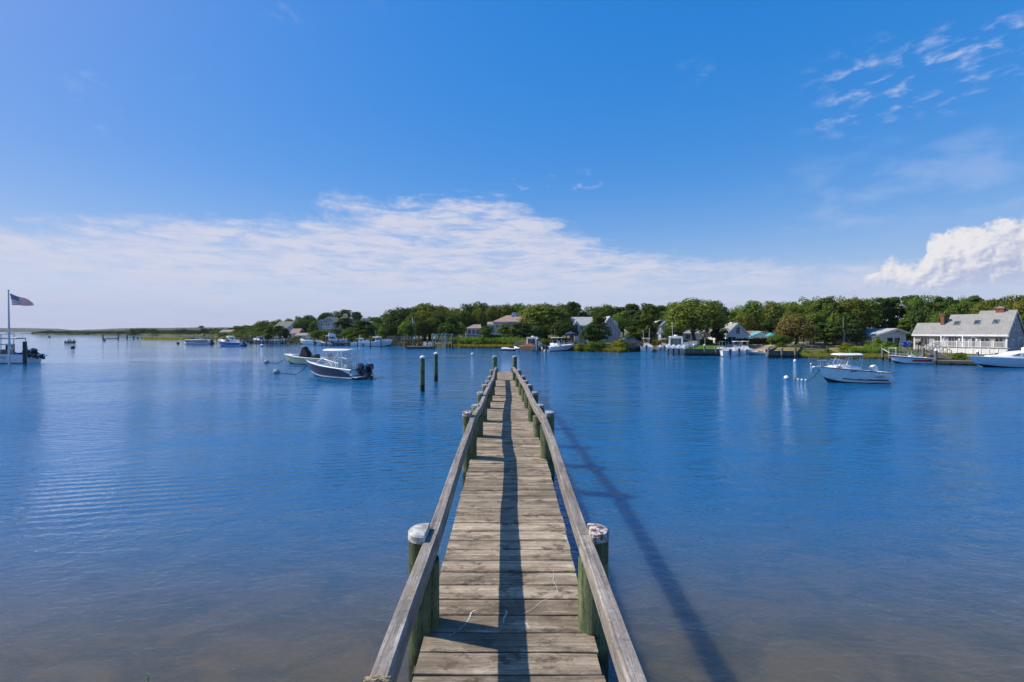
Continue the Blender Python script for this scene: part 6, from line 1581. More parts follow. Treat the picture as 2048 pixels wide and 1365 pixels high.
# E - grey gabled house in the middle
def centre_house():
    d = 110.0; w = d / F; g = 1.9; o = P(1149, d, g); root = thing('house', 'grey gabled house with a steep side gable behind the dark front pines', 'house', o, 0); X = lambda px: (px - 1149) * w; Z = lambda py: ZP(py, d) - g
    ridge_x(root, 0, X(1208), 7, Z(651), Z(635), grey_clap, light_roof, y0=.5, ends=(True, False))
    gable_y(root, X(1208) + .003, X(1241), 8, Z(649), Z(634), Z(664), grey_clap, light_roof, apex=.36, over=.25)
    gable_y(root, X(1147.5), X(1158), 3, Z(650), Z(643.5), Z(650), white_clap, light_roof, over=.15, y0=-.2)
    fn = face_fn('front', 3, 7)
    f1 = lambda u, q, z: (u, .2 + 0 - q - .4, z)
    window(root, f1, X(1150.5), X(1155), Z(655.5), Z(649.5), 1, 1); window(root, f1, X(1149), X(1157), Z(672), Z(663), 2, 1)
    window(root, fn, X(1226), X(1228.2), Z(655), Z(648.5), 1, 2); window(root, fn, X(1217), X(1220.5), Z(671), Z(663.5), 1, 2); window(root, fn, X(1229.5), X(1232), Z(671.5), Z(665), 1, 2)
    m = MB(); m.box(X(1232), X(1237), .8, 2.8, Z(655), Z(644.8)); m.prism([(X(1231), Z(644.8)), (X(1237.6), Z(644.8)), (X(1237.6), Z(644.1)), (X(1231), Z(643.2))], .6, 3.0, 'y'); m.build('dormer', white_p, root)
    fe = lambda u, q, z: (u, .5 - q, z)
    for a in (1163, 1172, 1198): window(root, fe, X(a), X(a + 4), Z(662), Z(654.5), 1, 2)
centre_house()
# F - hip roofed house with pink roof and low sunroom
def hip_house():
    d = 124.0; w = d / F; g = 2.2; o = P(988, d, g); root = thing('house', 'grey house with a wide faded pink hip roof and a white roof box', 'house', o, 0); X = lambda px: (px - 988) * w; Z = lambda py: ZP(py, d) - g
    W_ = X(1052); D = 9.0; m = MB(); m.box(0, W_, 0, D, -1, Z(644.3)); m.build('wall', grey_clap, root)
    zo, zr = Z(643.6), Z(630); ov = .4; xa, xb = X(1013), X(1041)
    m = MB(); m.add([(-ov, -ov, zo), (W_ + ov, -ov, zo), (W_ + ov, D + ov, zo), (-ov, D + ov, zo), (xa, D / 2, zr), (xb, D / 2, zr)], [(0, 1, 5, 4), (1, 2, 5), (2, 3, 4, 5), (3, 0, 4), (3, 2, 1, 0)]); r = m.build('roof', pink_roof, root)
    m = MB(); m.box(-ov - .02, W_ + ov + .02, -ov - .05, -ov - .003, zo - .22, zo + .02); m.box(-ov - .05, -ov - .003, -ov, D + ov, zo - .22, zo + .02); m.build('trim', white_p, root)
    m = MB(); m.box(X(1024), X(1033.5), D / 2 - .7, D / 2 + .7, Z(633), Z(624.3)); c = m.build('roof_box', mat('pale_roof_box', (.55, .60, .66), .5), r)
    m = MB(); m.box(X(1022.8), X(1024.2), D / 2 - 1.2, D / 2 - .6, Z(636), Z(629)); m.build('chimney', white_p, r)
    m = MB(); m.tube([(X(1044.5), 2.5, Z(640)), (X(1044.5), 2.5, Z(631.5))], .1, 8); m.build('vent_pipe', white_p, r)
    fn = face_fn('front', W_, D)
    for a in (992, 1003, 1014, 1026): window(root, fn, X(a), X(a + 6), Z(656), Z(649), 2, 1)
    # low wings in front
    gable_y(root, X(1006), X(1022), 4, Z(656), Z(650.5), Z(656), grey_clap, pink_roof, over=.2, y0=-4.05)
    w2, r2 = ridge_x(root, X(975), X(987.9), 5, Z(649.5), Z(645), grey_clap, pink_roof, y0=1, ends=(True, False))
    sx0, sx1 = X(937.5), X(963); m = MB(); m.box(sx0, sx1, -6, -1, -1, Z(657.5)); m.build('sunroom_wall', grey_clap, root)
    m = MB(); zo, zr = Z(657.3), Z(649.8); m.add([(sx0 - .3, -6.3, zo), (sx1 + .3, -6.3, zo), (sx1 + .3, -.7, zo), (sx0 - .3, -.7, zo), (sx0 + 1.6, -3.5, zr), (sx1, -3.5, zr)], [(0, 1, 5, 4), (1, 2, 5), (2, 3, 4, 5), (3, 0, 4), (3, 2, 1, 0)]); m.build('roof', pink_roof, root)
    fs = lambda u, q, z: (u, -6 - q, z)
    for i in range(3): window(root, fs, sx0 + .35 + 1.05 * i, sx0 + 1.15 + 1.05 * i, Z(668), Z(660), 1, 1, trim=.12)
hip_house()
# G - blue grey house with white balcony and cupola
def cupola_house():
    d = 182.0; w = d / F; o = P(637, d, 0); g = 2.4; o.z = g; root = thing('house', 'pale blue grey house with a white balcony and a cupola on the hill', 'house', o, 0); X = lambda px: (px - 637) * w; Z = lambda py: ZP(py, d) - g
    gable_y(root, X(641), X(674), 9, Z(645.5), Z(634.5), Z(646), green_clap, brown_roof, apex=.47, over=.35, y0=0)
    gable_y(root, X(637), X(651), 7, Z(645.5), Z(640), Z(645.5), green_clap, brown_roof, over=.3, y0=-.6)
    w_, r_ = ridge_x(root, X(674) + .004, X(696), 8, Z(646), Z(634.8), grey_clap, brown_roof, y0=.4, ends=(False, True))
    fn = face_fn('front', 8, 9); f0 = lambda u, q, z: (u, -.6 - q, z); f4 = lambda u, q, z: (u, .4 - q, z)
    for a in (640, 643.2): window(root, f0, X(a), X(a + 2), Z(652), Z(647.5), 1, 1)
    for a in (651.5, 655.5, 664.5, 668.5): window(root, fn, X(a), X(a + 2.4), Z(653.5), Z(647.5), 1, 1)
    window(root, fn, X(659), X(662), Z(642.5), Z(638.5), 1, 1); window(root, f4, X(677), X(679.5), Z(651.5), Z(647), 1, 1)
    y = -2.2; m = MB(); m.box(X(649), X(673), y, -.01, Z(659), Z(658)); m.build('balcony', white_p, root)
    m = MB(); m.box(X(649), X(673), y - .05, y + .05, Z(653), Z(652.3))
    for i in range(16): x = X(649) + (X(673) - X(649)) * i / 15; m.box(x - .04, x + .04, y - .04, y + .04, Z(658), Z(652.6))
    m.build('balcony_rail', white_p, root)
    m = MB()
    for px in (650, 657, 664, 671): m.box(X(px) - .12, X(px) + .12, y, y + .25, -1, Z(659) - .003)
    m.build('balcony_post', white_p, root)
    m = MB(); m.box(X(680.3), X(686.8), 3.5, 4.9, Z(637), Z(629.5)); c = m.build('cupola', white_p, r_)
    m = MB(); cx = (X(680.3) + X(686.8)) / 2; m.add([(X(679.6), 3.3, Z(629.5)), (X(687.5), 3.3, Z(629.5)), (X(687.5), 5.1, Z(629.5)), (X(679.6), 5.1, Z(629.5)), (cx, 4.2, Z(626.6))], [(0, 1, 4), (1, 2, 4), (2, 3, 4), (3, 0, 4), (3, 2, 1, 0)]); m.build('cupola_roof', brown_roof, c)
    m = MB()
    for px in (681.5, 684.3): m.box(X(px), X(px + 1.5), 3.46, 3.497, Z(633), Z(630.5))
    m.build('cupola_window', house_glass, c)
cupola_house()
def hill_house():
    d = 179.0; w = d / F; g = 2.0; o = P(547, d, g); root = thing('house', 'house with a plain brown grey roof behind dark trees above the left docks', 'house', o, 0); X = lambda px: (px - 547) * w; Z = lambda py: ZP(py, d) - g
    ridge_x(root, 0, X(575), 9, Z(656), Z(643.5), white_clap, brown_roof, ridge_at=.6, over=.3)
    fn = face_fn('front', 5, 9)
    window(root, fn, X(567.5), X(571.5), Z(663), Z(658.5), 2, 1); window(root, fn, X(553), X(558), Z(663), Z(658.5), 2, 1)
    d2 = 168.0
    r2 = thing('house', 'low brown roofed cottage right of the plain roofed house above the docks', 'house', P(579, d2, 1.6), 0); w2 = d2 / F; X2 = lambda px: (px - 579) * w2; Z2 = lambda py: ZP(py, d2) - 1.6
    ridge_x(r2, 0, X2(596), 6, Z2(667.5), Z2(658.5), mat('dark_brown_wall', (.10, .09, .085), .8), pink_roof)
    window(r2, face_fn('front', 3, 6), X2(585), X2(589), Z2(672.5), Z2(669), 2, 1)
    d3 = 160.0; r3 = thing('shed', 'low white gabled boat shed with a grey roof behind the reeds', 'shed', P(583, d3, 1.2), 0); w3 = d3 / F; X3 = lambda px: (px - 583) * w3; Z3 = lambda py: ZP(py, d3) - 1.2
    gable_y(r3, 0, X3(590), 3, Z3(671), Z3(668), Z3(671), white_clap, grey_roof, over=.1); ridge_x(r3, X3(590) + .003, X3(621), 4, Z3(671.5), Z3(667.5), white_clap, grey_roof, ends=(False, True))
    window(r3, face_fn('front', 3, 4), X3(597), X3(603), Z3(675.5), Z3(672.5), 2, 1)
hill_house()
def far_house(px0, px1, eave, ridge, base, d, label, wall, roof, rz=0):
    g = ZP(base, d); root = thing('house', label, 'house', P(px0, d, g), R(rz)); w = (px1 - px0) * d / F
    ridge_x(root, 0, w, 7, ZP(eave, d) - g, ZP(ridge, d) - g, wall, roof, base=-4, trim=True)
    fn = face_fn('front', w, 7); h = ZP(eave, d) - g
    for i in range(3): window(root, fn, w * (.12 + .3 * i), w * (.26 + .3 * i), h * .35, h * .8, 2, 1)
    return root
far_house(439, 461, 664.5, 660.5, 670, 262, 'small pinkish roofed house on the far left shore above the blue motorboat', white_clap, pink_roof)
far_house(397, 404, 664.2, 662.3, 667.5, 470, 'tiny pale roofed house far off among the trees of the left shore', white_clap, light_roof)
far_house(724, 733, 637.2, 633.2, 644, 176, 'white gable peeping through the hilltop trees right of the cupola house', white_clap, light_roof)
far_house(741, 757, 645.5, 641, 652, 165, 'grey roof half buried in the trees left of the big dark oaks', grey_clap, grey_roof)
far_house(1449, 1457, 636.5, 633.5, 641, 128, 'sliver of white roof showing between the big tree and the oak grove', white_clap, light_roof)
far_house(296, 308, 668.4, 667.0, 670, 520, 'tiny pale building on the far sandy point', white_clap, light_roof)
# ------------------------------------------------------------------ vegetation
def leaf_mat(name, c, c2, var=.35, trans=.38, obj=.20, hue=.02):
    m = bpy.data.materials.new(name); m.use_nodes = True; t = NT(m.node_tree); out = t.n('ShaderNodeOutputMaterial')
    geo = t.n('ShaderNodeNewGeometry'); oi = t.n('ShaderNodeObjectInfo'); r = geo.outputs['Random Per Island']
    cc = t.mix(t.smooth(r, .15, .95), c, c2)
    h = t.n('ShaderNodeHueSaturation'); t.put(h.inputs['Color'], cc)
    t.put(h.inputs['Hue'], t.lin(t.math('FRACT', t.math('MULTIPLY', oi.outputs['Random'], 7.31)), 0, 1, .5 - hue, .5 + hue))
    t.put(h.inputs['Value'], t.math('MULTIPLY', t.lin(oi.outputs['Random'], 0, 1, 1.08 - obj, 1.10 + obj), t.lin(t.math('FRACT', t.math('MULTIPLY', r, 13.7)), 0, 1, 1 - var, 1 + var)))
    d = t.n('ShaderNodeBsdfDiffuse'); tr = t.n('ShaderNodeBsdfTranslucent'); t.put(d.inputs[0], h.outputs[0]); t.put(tr.inputs[0], h.outputs[0])
    mx = t.n('ShaderNodeMixShader'); mx.inputs[0].default_value = trans; t.put(mx.inputs[1], d.outputs[0]); t.put(mx.inputs[2], tr.outputs[0])
    t.put(out.inputs[0], mx.outputs[0]); return m
L_oak = leaf_mat('olive_oak_leaves', (.092, .120, .020), (.205, .222, .046))
L_green = leaf_mat('fresh_green_leaves', (.075, .130, .020), (.175, .235, .042))
L_dark = leaf_mat('dark_evergreen_leaves', (.042, .072, .018), (.108, .150, .040))
L_pine = leaf_mat('pine_needles', (.055, .098, .020), (.140, .195, .045))
L_rust = leaf_mat('rusty_brown_leaves', (.12, .105, .034), (.215, .18, .06))
L_shrub = leaf_mat('bright_shrub_leaves', (.10, .145, .02), (.21, .25, .04))
L_yellow = leaf_mat('yellow_shrub_leaves', (.16, .13, .012), (.32, .25, .03))
L_hedge = leaf_mat('hedge_leaves', (.018, .045, .010), (.045, .085, .018))
bark = mat('grey_brown_bark', (.085, .07, .055), .95, .2, 3, .3, spec=.1)
def crown_mesh(name, kind, seed, n_cl, n_leaf, leaf):
    """leaf sized faces gathered in clumps through a crown of height 1 and width 1"""
    rnd = random.Random(seed); cl = []
    for _ in range(n_cl):
        if kind == 'oak':
            a = rnd.uniform(0, 6.283); u = rnd.random(); el = math.asin(rnd.uniform(-.45, 1)); k = .36 * (0.72 + .28 * rnd.random() ** .5) if u > .15 else .2 * rnd.random()
            c = Vector((k * math.cos(a) * math.cos(el), k * math.sin(a) * math.cos(el), .46 + .42 * math.sin(el) * (k / .36))); r = rnd.uniform(.11, .17); sq = .85
        elif kind == 'pine':
            z = rnd.uniform(.08, .93); a = rnd.uniform(0, 6.283); w = (.40 * (1 - max(0, z - .35) / .65 * .72)) * (.55 + .45 * (z > .2)); k = w * rnd.random() ** .5
            c = Vector((k * math.cos(a), k * math.sin(a), z)); r = rnd.uniform(.08, .15); sq = .55
        elif kind == 'cone':
            z = rnd.random() ** 1.3; a = rnd.uniform(0, 6.283); k = .34 * (1 - z) ** .8 * rnd.uniform(.6, 1)
            c = Vector((k * math.cos(a), k * math.sin(a), .05 + z * .88)); r = rnd.uniform(.07, .12); sq = 1.0
        else:   # shrub
            a = rnd.uniform(0, 6.283); k = .38 * rnd.random() ** .5; c = Vector((k * math.cos(a), k * math.sin(a), rnd.uniform(.15, .80) * (1 - (k / .5) ** 2 * .55))); r = rnd.uniform(.10, .19); sq = .85
        cl.append((c, r, sq))
    vs = []; fs = []
    for i in range(n_leaf):
        c, r, sq = cl[rnd.randrange(n_cl)]
        n = Vector((rnd.gauss(0, 1), rnd.gauss(0, 1), rnd.gauss(.25, 1))).normalized()
        p = c + Vector((n.x, n.y, n.z * sq)) * r * rnd.uniform(.72, 1.05)
        nn = (n * 1.0 + (c - Vector((0, 0, .4))).normalized() * .45 + Vector((rnd.gauss(0, .42), rnd.gauss(0, .42), rnd.gauss(.15, .42)))).normalized()
        u = nn.orthogonal().normalized(); u = Matrix.Rotation(rnd.uniform(0, 6.28), 3, nn) @ u; w = nn.cross(u); s = leaf * rnd.uniform(.6, 1.35)
        b = len(vs); a_ = rnd.uniform(.6, 1.0)
        vs += [tuple(p + u * s), tuple(p + w * s * a_), tuple(p - u * s * rnd.uniform(.6, 1)), tuple(p - w * s * a_)]; fs.append((b, b + 1, b + 2, b + 3))
    me = bpy.data.meshes.new(name); me.from_pydata(vs, [], fs); return me, cl
CROWN = {}
for kind, nv, ncl, nl, lf in (('oak', 5, 92, 8200, .0225), ('pine', 5, 60, 6200, .0225), ('cone', 2, 40, 2400, .028), ('shrub', 4, 36, 2600, .034)):
    CROWN[kind] = [crown_mesh('crown', kind, 100 * nv + 17 * i + len(kind), ncl, nl, lf) for i in range(nv)]
CM = {}
def crown_data(kind, var, m_):
    k = (kind, var, m_.name)
    if k not in CM:
        me = CROWN[kind][var][0].copy(); me.name = 'crown'; me.materials.append(m_); CM[k] = me
    return CM[k]
TRUNK = {}
def trunk_data(kind, var):
    """trunk and limbs for a tree of height 1, crown width 1, crown filling the top 80 percent"""
    k = (kind, var)
    if k not in TRUNK:
        rnd = random.Random(var * 7 + len(kind)); m = MB(); top = .62 if kind == 'oak' else .92
        bend = [Vector((rnd.uniform(-.03, .03), rnd.uniform(-.03, .03), z)) for z in (0.12, .3, .5, top)]
        m.tube([Vector((0, 0, -.12))] + bend, [.040, .032, .026, .02, .006], 7)
        cl = CROWN[kind][var][1]
        for c, r, sq in sorted(cl, key=lambda q: q[0].z)[:: max(1, len(cl) // 12)]:
            e = Vector((c.x, c.y, .2 + .8 * c.z)); z0 = min(top * .9, max(.14, e.z * .6)); s = Vector((0, 0, z0)); mid = s.lerp(e, .5) + Vector((0, 0, -.02))
            m.tube([s, mid, e], [.016, .011, .004], 5)
        o = m.build('trunk', bark, None, smooth=60); TRUNK[k] = o.data; bpy.data.objects.remove(o)
    return TRUNK[k]
def tree(px, top, wpx, d, kind, m_, label, group=None, var=None, name=None, g=None, rnd=random.Random(5), low=.2, rz=None):
    gz = ground_z(px, d) if g is None else g
    h = max(1.5, ZP(top, d) - gz); w = wpx * d / F; var = rnd.randrange(len(CROWN[kind])) if var is None else var
    root = thing(name or ('pine_tree' if kind in ('pine', 'cone') else 'tree'), label, 'tree', P(px, d, gz), rnd.uniform(0, 6.28) if rz is None else rz, group)
    c = link('crown', crown_data(kind, var, m_), root); c.location = (0, 0, h * low); c.scale = (w * 1.08, w * 1.08, h * (1.0 - low) * 1.03)
    t = link('trunk', trunk_data(kind, var), root); t.scale = (w, w, h) if w < h else (w, w, h)
    return root
def shrub(px, top, base, wpx, d, m_, label, group='shrubs along the far shore', kind='shrub', rnd=random.Random(9)):
    w = wpx * d / F; gz = max(ground_z(px, d) - .25, ZP(base, d) - .4); h = max(.6, ZP(top, d) - gz)
    o = link('shrub', crown_data(kind, rnd.randrange(len(CROWN[kind])), m_)); o.location = P(px, d, gz - .05); o.scale = (w * 1.1, w * 1.1, h * 1.1); o.rotation_euler = (0, 0, rnd.uniform(0, 6.28))
    return tag(o, label, 'shrub', group)
RIDGE = [(430, 660), (470, 652), (500, 645), (520, 643), (545, 637), (570, 633), (600, 628), (620, 630), (640, 626), (660, 622), (690, 620), (712, 622), (733, 637), (750, 634), (770, 629), (800, 618), (830, 609),
         (860, 604), (885, 610), (905, 616), (930, 606), (950, 603), (985, 601), (993, 611), (1003, 608), (1020, 604), (1050, 607), (1090, 605), (1130, 606), (1146, 604), (1156, 609), (1166, 618), (1180, 612), (1200, 608), (1218, 607), (1232, 615), (1245, 611),
         (1260, 608), (1300, 606), (1325, 611), (1340, 603), (1370, 597), (1400, 596), (1430, 598), (1440, 612), (1447, 629), (1457, 622), (1465, 617), (1490, 607), (1510, 599), (1530, 601), (1560, 603), (1580, 597), (1620, 594), (1650, 591), (1680, 593), (1700, 591),
         (1720, 592), (1740, 599), (1760, 594), (1780, 596), (1800, 594), (1830, 587), (1850, 589), (1880, 590), (1900, 594), (1940, 590), (1970, 597), (1990, 594), (2010, 591), (2048, 585), (2120, 574), (2300, 560)]
MARKS = [(300, 'the old jetty'), (450, 'the tiny pink roofed house'), (561, 'the plain roofed house'), (660, 'the cupola house'), (735, 'the white hilltop gable'), (825, 'the yardarm flagpole'), (950, 'the sunroom'), (1020, 'the pink hip roof'), (1150, 'the white railing'), (1225, 'the grey gabled house'),
         (1330, 'the two storey white house'), (1410, 'the nest platform'), (1475, 'the arched gable window'), (1545, 'the teal umbrella'), (1687, 'the utility pole'), (1775, 'the ranch porch'), (1892, 'the thin chimney'), (2000, 'the wide chimney')]
ORD = ['first', 'second', 'third', 'fourth', 'fifth', 'sixth', 'seventh', 'eighth', 'ninth', 'tenth', 'eleventh', 'twelfth']
ORD20 = ORD + ['thirteenth', 'fourteenth', 'fifteenth', 'sixteenth', 'seventeenth', 'eighteenth', 'nineteenth'] + ['twentieth'] + ['twenty ' + o for o in ORD[:9]] + ['thirtieth'] + ['thirty ' + o for o in ORD[:9]]
COUNT = {}
def where(px, row):
    k = max([i for i, mk in enumerate(MARKS) if mk[0] <= px] or [0]); c = COUNT.get((row, k), 0); COUNT[(row, k)] = c + 1
    return '%s %%s %s %s right of %s' % ('', row, ORD[min(c, 11)], MARKS[k][1])
WORDS = {'olive_oak_leaves': 'olive oak', 'fresh_green_leaves': 'fresh green tree', 'dark_evergreen_leaves': 'dark dense tree', 'pine_needles': 'green pine', 'rusty_brown_leaves': 'rusty brown tree'}
def lab(px, row, m_):
    return (WORDS[m_.name] + where(px, row) % '').replace('  ', ' ').strip()
def depth_ridge(px): return interp([(430, 300), (520, 260), (600, 225), (700, 195), (760, 165), (820, 145), (900, 142), (1000, 145), (1100, 132), (1200, 130), (1330, 126), (1440, 122), (1560, 112), (1700, 106), (1850, 100), (2050, 92), (2300, 90)], px)
def kinds(px, rnd):
    """what grows where along the shore, as the photograph shows"""
    if px < 600: pool = [('oak', L_green), ('oak', L_oak), ('pine', L_dark)]
    elif px < 780: pool = [('oak', L_green), ('pine', L_dark), ('oak', L_dark), ('pine', L_pine)]
    elif px < 1000: pool = [('oak', L_oak), ('oak', L_oak), ('oak', L_green), ('oak', L_dark)]
    elif px < 1150: pool = [('oak', L_oak), ('oak', L_oak), ('oak', L_green)]
    elif px < 1330: pool = [('pine', L_dark), ('pine', L_pine), ('oak', L_green), ('pine', L_pine)]
    elif px < 1600: pool = [('oak', L_oak), ('oak', L_oak), ('oak', L_green)]
    elif px < 1720: pool = [('pine', L_pine), ('oak', L_oak), ('oak', L_green)]
    elif px < 1950: pool = [('pine', L_pine), ('pine', L_pine), ('pine', L_dark), ('oak', L_green)]
    else: pool = [('oak', L_oak), ('oak', L_oak), ('oak', L_shrub)]
    return rnd.choice(pool)
WORDS['bright_shrub_leaves'] = 'bright yellow green tree'
rt = random.Random(21)
G_SKY, G_MID = 'trees on the skyline of the far wood', 'trees in the middle of the far wood'
px = 436.0
while px < 2130:
    wp = rt.uniform(30, 46) if px < 760 else rt.uniform(44, 66); d = depth_ridge(px) + rt.uniform(-6, 8); top = interp(RIDGE, px) + rt.uniform(-.5, 2.2)
    if 726 < px < 742: px += 8; continue
    if 1441 < px < 1456: px += 8; continue
    k, m_ = kinds(px, rt)
    if px < 640: k = rt.choice(['shrub', 'oak', 'shrub'])
    tree(px, top, wp, d, k, m_, lab(px, 'on the skyline,', m_), G_SKY, rnd=rt, low=(-.06 if k == 'shrub' else .12)); px += wp * .50
for row, (rowname, df, drop, lo, hi) in enumerate((('in the middle row,', 9, 13, 30, 48), ('in the lower row,', 18, 30, 28, 44))):
    px = 442.0 + 9 * row
    while px < 2100:
        wp = rt.uniform(lo, hi) * (.8 if px < 760 else 1); d = depth_ridge(px) - df * (1.8 if px < 700 else 1) + rt.uniform(-3, 3); top = interp(RIDGE, px) + drop * (.55 if px < 640 else 1) + rt.uniform(-4, 5)
        top = min(top, 664); k, m_ = kinds(px, rt)
        # leave the houses and their views clear
        blocked = any(a - wp * .45 < px < b + wp * .45 and d < dd for a, b, dd in ((545, 622, 178), (636, 697, 190), (935, 1053, 135), (1147, 1241, 119), (1314, 1406, 109), (1447, 1550, 110), (1718, 1810, 96), (1826, 2060, 80), (724, 758, 178)))
        if px < 640: k = 'shrub'
        if not blocked: tree(px, top, wp, d, k, m_, lab(px, rowname, m_), G_MID, rnd=rt, low=(-.06 if k == 'shrub' else .12))
        px += wp * .62
# the wooded slope behind the bright blue motorboat
for k in range(3):
    px = 446.0 + 4 * k
    while px < 548:
        wp = rt.uniform(15, 24); d = shore_d(px) + 12 + 15 * k + rt.uniform(-3, 3); top = interp([(440, 666), (470, 662), (500, 657), (548, 652)], px) + 9 - 5.5 * k + rt.uniform(-2, 2)
        m_ = rt.choice([L_green, L_dark, L_oak, L_green]); kk = rt.choice(['shrub', 'oak', 'shrub'])
        if not (436 < px < 466 and k == 2): tree(px, top, wp, d, kk, m_, lab(px, ('at the slope foot,', 'low on the slope,', 'halfway up the slope,')[k], m_), 'trees on the wooded slope at left', rnd=rt, low=-.06 if kk == 'shrub' else .1)
        px += wp * .7
# trees one can point at
H_ = [(800, 613, 74, 136, 'oak', L_dark, 'big dark blue green oak behind the wharf, left of the yardarm flagpole', 1), (858, 612, 92, 142, 'oak', L_oak, 'broad olive oak crown standing tallest behind the yardarm flagpole', 2),
      (848, 622, 70, 134, 'oak', L_oak, 'round olive tree with a pale forked trunk right behind the yardarm flagpole', 0), (778, 645, 44, 135, 'oak', L_green, 'light green rounded tree behind the white trawler', 3),
      (902, 634, 46, 118, 'pine', L_pine, 'green pine behind the boat lifts left of the sunroom', 1), (975, 652, 52, 110, 'pine', L_pine, 'bushy green pine in front of the pink hip roofed house, left one', 0),
      (1010, 648, 48, 112, 'pine', L_green, 'fresh green pine in front of the pink hip roofed house, middle one', 2), (1040, 646, 66, 108, 'pine', L_dark, 'spreading dark pine in front of the pink hip roofed house, right one', 3),
      (1090, 607, 108, 116, 'oak', L_oak, 'huge olive oak between the pink hip roof and the grey gabled house', 4), (1120, 640, 70, 110, 'oak', L_dark, 'dark oak under the huge olive oak, beside the white railing', 0), (1070, 650, 56, 109, 'oak', L_dark, 'dark tree under the huge olive oak, left one', 1),
      (1143, 605, 36, 118, 'pine', L_dark, 'narrow tall dark pine at the right edge of the huge olive oak', 4), (1198, 630, 56, 102, 'pine', L_dark, 'tall dark pine before the grey gabled house', 2), (1180, 648, 46, 100, 'pine', L_pine, 'lower green pine before the grey gabled house', 0),
      (1246, 622, 46, 118, 'oak', L_green, 'bright green tree just right of the grey gabled house', 2), (1301, 612, 60, 104, 'pine', L_pine, 'tall pine with a bare grey trunk left of the two storey white house', 3), (1277, 640, 62, 106, 'pine', L_dark, 'dark pine behind the blue parked car', 1), (1322, 655, 34, 112, 'pine', L_dark, 'dark pine behind the two storey white house', 1),
      (1388, 597, 122, 92, 'oak', L_oak, 'great spreading olive tree over the two storey white house, biggest on the shore', 3), (1432, 636, 56, 94, 'pine', L_dark, 'dark round evergreen between the spreading tree and the white gabled house', 0), (1345, 638, 40, 97, 'oak', L_dark, 'dark small tree at the left foot of the great spreading tree', 4),
      (1543, 628, 80, 110, 'oak', L_dark, 'dark oak behind the teal trimmed house', 3), (1500, 622, 60, 112, 'oak', L_oak, 'olive oak rising behind the white gable with the arched window', 1), (1592, 634, 74, 84, 'oak', L_rust, 'rusty brown tree behind the right bulkhead', 2),
      (1568, 655, 40, 88, 'oak', L_green, 'small green tree left of the rusty brown tree', 0), (1650, 594, 78, 92, 'pine', L_pine, 'big green pine left of the utility pole', 0), (1628, 628, 56, 88, 'pine', L_green, 'fresh green pine behind the split rail fence', 2), (1702, 597, 72, 92, 'oak', L_oak, 'olive oak behind the utility pole', 4),
      (1712, 640, 48, 87, 'pine', L_dark, 'dark pine at the left end of the white ranch house', 1), (1665, 645, 66, 86, 'pine', L_dark, 'dark low pine behind the foot of the utility pole', 3), (1815, 640, 46, 92, 'pine', L_green, 'light green tree between the ranch house and the long grey house', 4), (1832, 605, 60, 98, 'pine', L_pine, 'tall pine behind the gap between the two right houses', 2),
      (725, 640, 60, 150, 'pine', L_pine, 'green pine below the white hilltop gable', 0), (690, 636, 60, 158, 'pine', L_dark, 'dark pine at the right of the cupola house', 1), (705, 655, 44, 150, 'oak', L_green, 'low green tree right of the cupola house balcony', 2), (558, 652, 34, 167, 'pine', L_dark, 'dark pine in front of the plain roofed house, left one', 3), (543, 654, 30, 170, 'pine', L_dark, 'dark pine in front of the plain roofed house, outer left one', 4),
      (568, 656, 26, 165, 'pine', L_dark, 'dark pine in front of the plain roofed house, right one', 0), (622, 650, 26, 160, 'cone', L_green, 'slim green cypress left of the cupola house', 0), (634, 654, 20, 158, 'cone', L_green, 'second slim green cypress nearer to the cupola house', 1), (640, 660, 40, 150, 'oak', L_green, 'low green tree below the cupola house', 1), (750, 646, 44, 152, 'oak', L_green, 'green tree before the half buried grey roof right of the cupola house', 3), (738, 652, 34, 148, 'pine', L_dark, 'dark pine behind the two tall masts of the lobster boat', 2), (608, 640, 44, 176, 'oak', L_dark, 'dark tree between the plain roofed house and the cupola house', 0), (1560, 668, 46, 82, 'oak', L_green, 'small green tree right of the teal umbrella', 3)]
for px, top, wp, d, k, m_, l_, v in H_: tree(px, top, wp, d, k, m_, l_, 'trees standing among the shore houses', v, rnd=rt, low=.12 if k == 'oak' else .1)
# trees on the far sandy point
rp_ = random.Random(4)
px = 84.0
while px < 436:
    d = interp([(80, 560), (200, 520), (330, 430), (436, 380)], px) + rp_.uniform(-25, 30)
    big = 262 < px < 300 or 318 < px < 328
    top = interp([(80, 661.5), (110, 659.5), (140, 662.5), (180, 662), (220, 661.5), (250, 660), (262, 655.5), (296, 655), (300, 659), (320, 656.5), (330, 659), (370, 658), (395, 658), (436, 655)], px) + rp_.uniform(-.6, 1.2)
    g = 2.0; wp = rp_.uniform(9, 18) * (1.4 if big else 1)
    m_ = rp_.choice([L_dark, L_green, L_dark, L_pine]); q_ = COUNT.get('pt', 0); COUNT['pt'] = q_ + 1
    l_ = lab(px, 'on the sandy point,', m_) if px >= 300 else '%s on the far sandy point, %s counted from its left tip' % (WORDS[m_.name], ORD20[q_])
    tree(px, top, wp * 1.25, d, rp_.choice(['shrub', 'shrub', 'oak']), m_, l_, 'trees on the far sandy point', g=1.3, rnd=rp_, low=-.05)
    px += wp * rp_.uniform(.5, .95)
tree(403, 652, 15, 380, 'pine', L_dark, 'lone flat topped pine standing above the far left shore scrub', None, 3, g=3.0, rnd=rp_, low=.62)
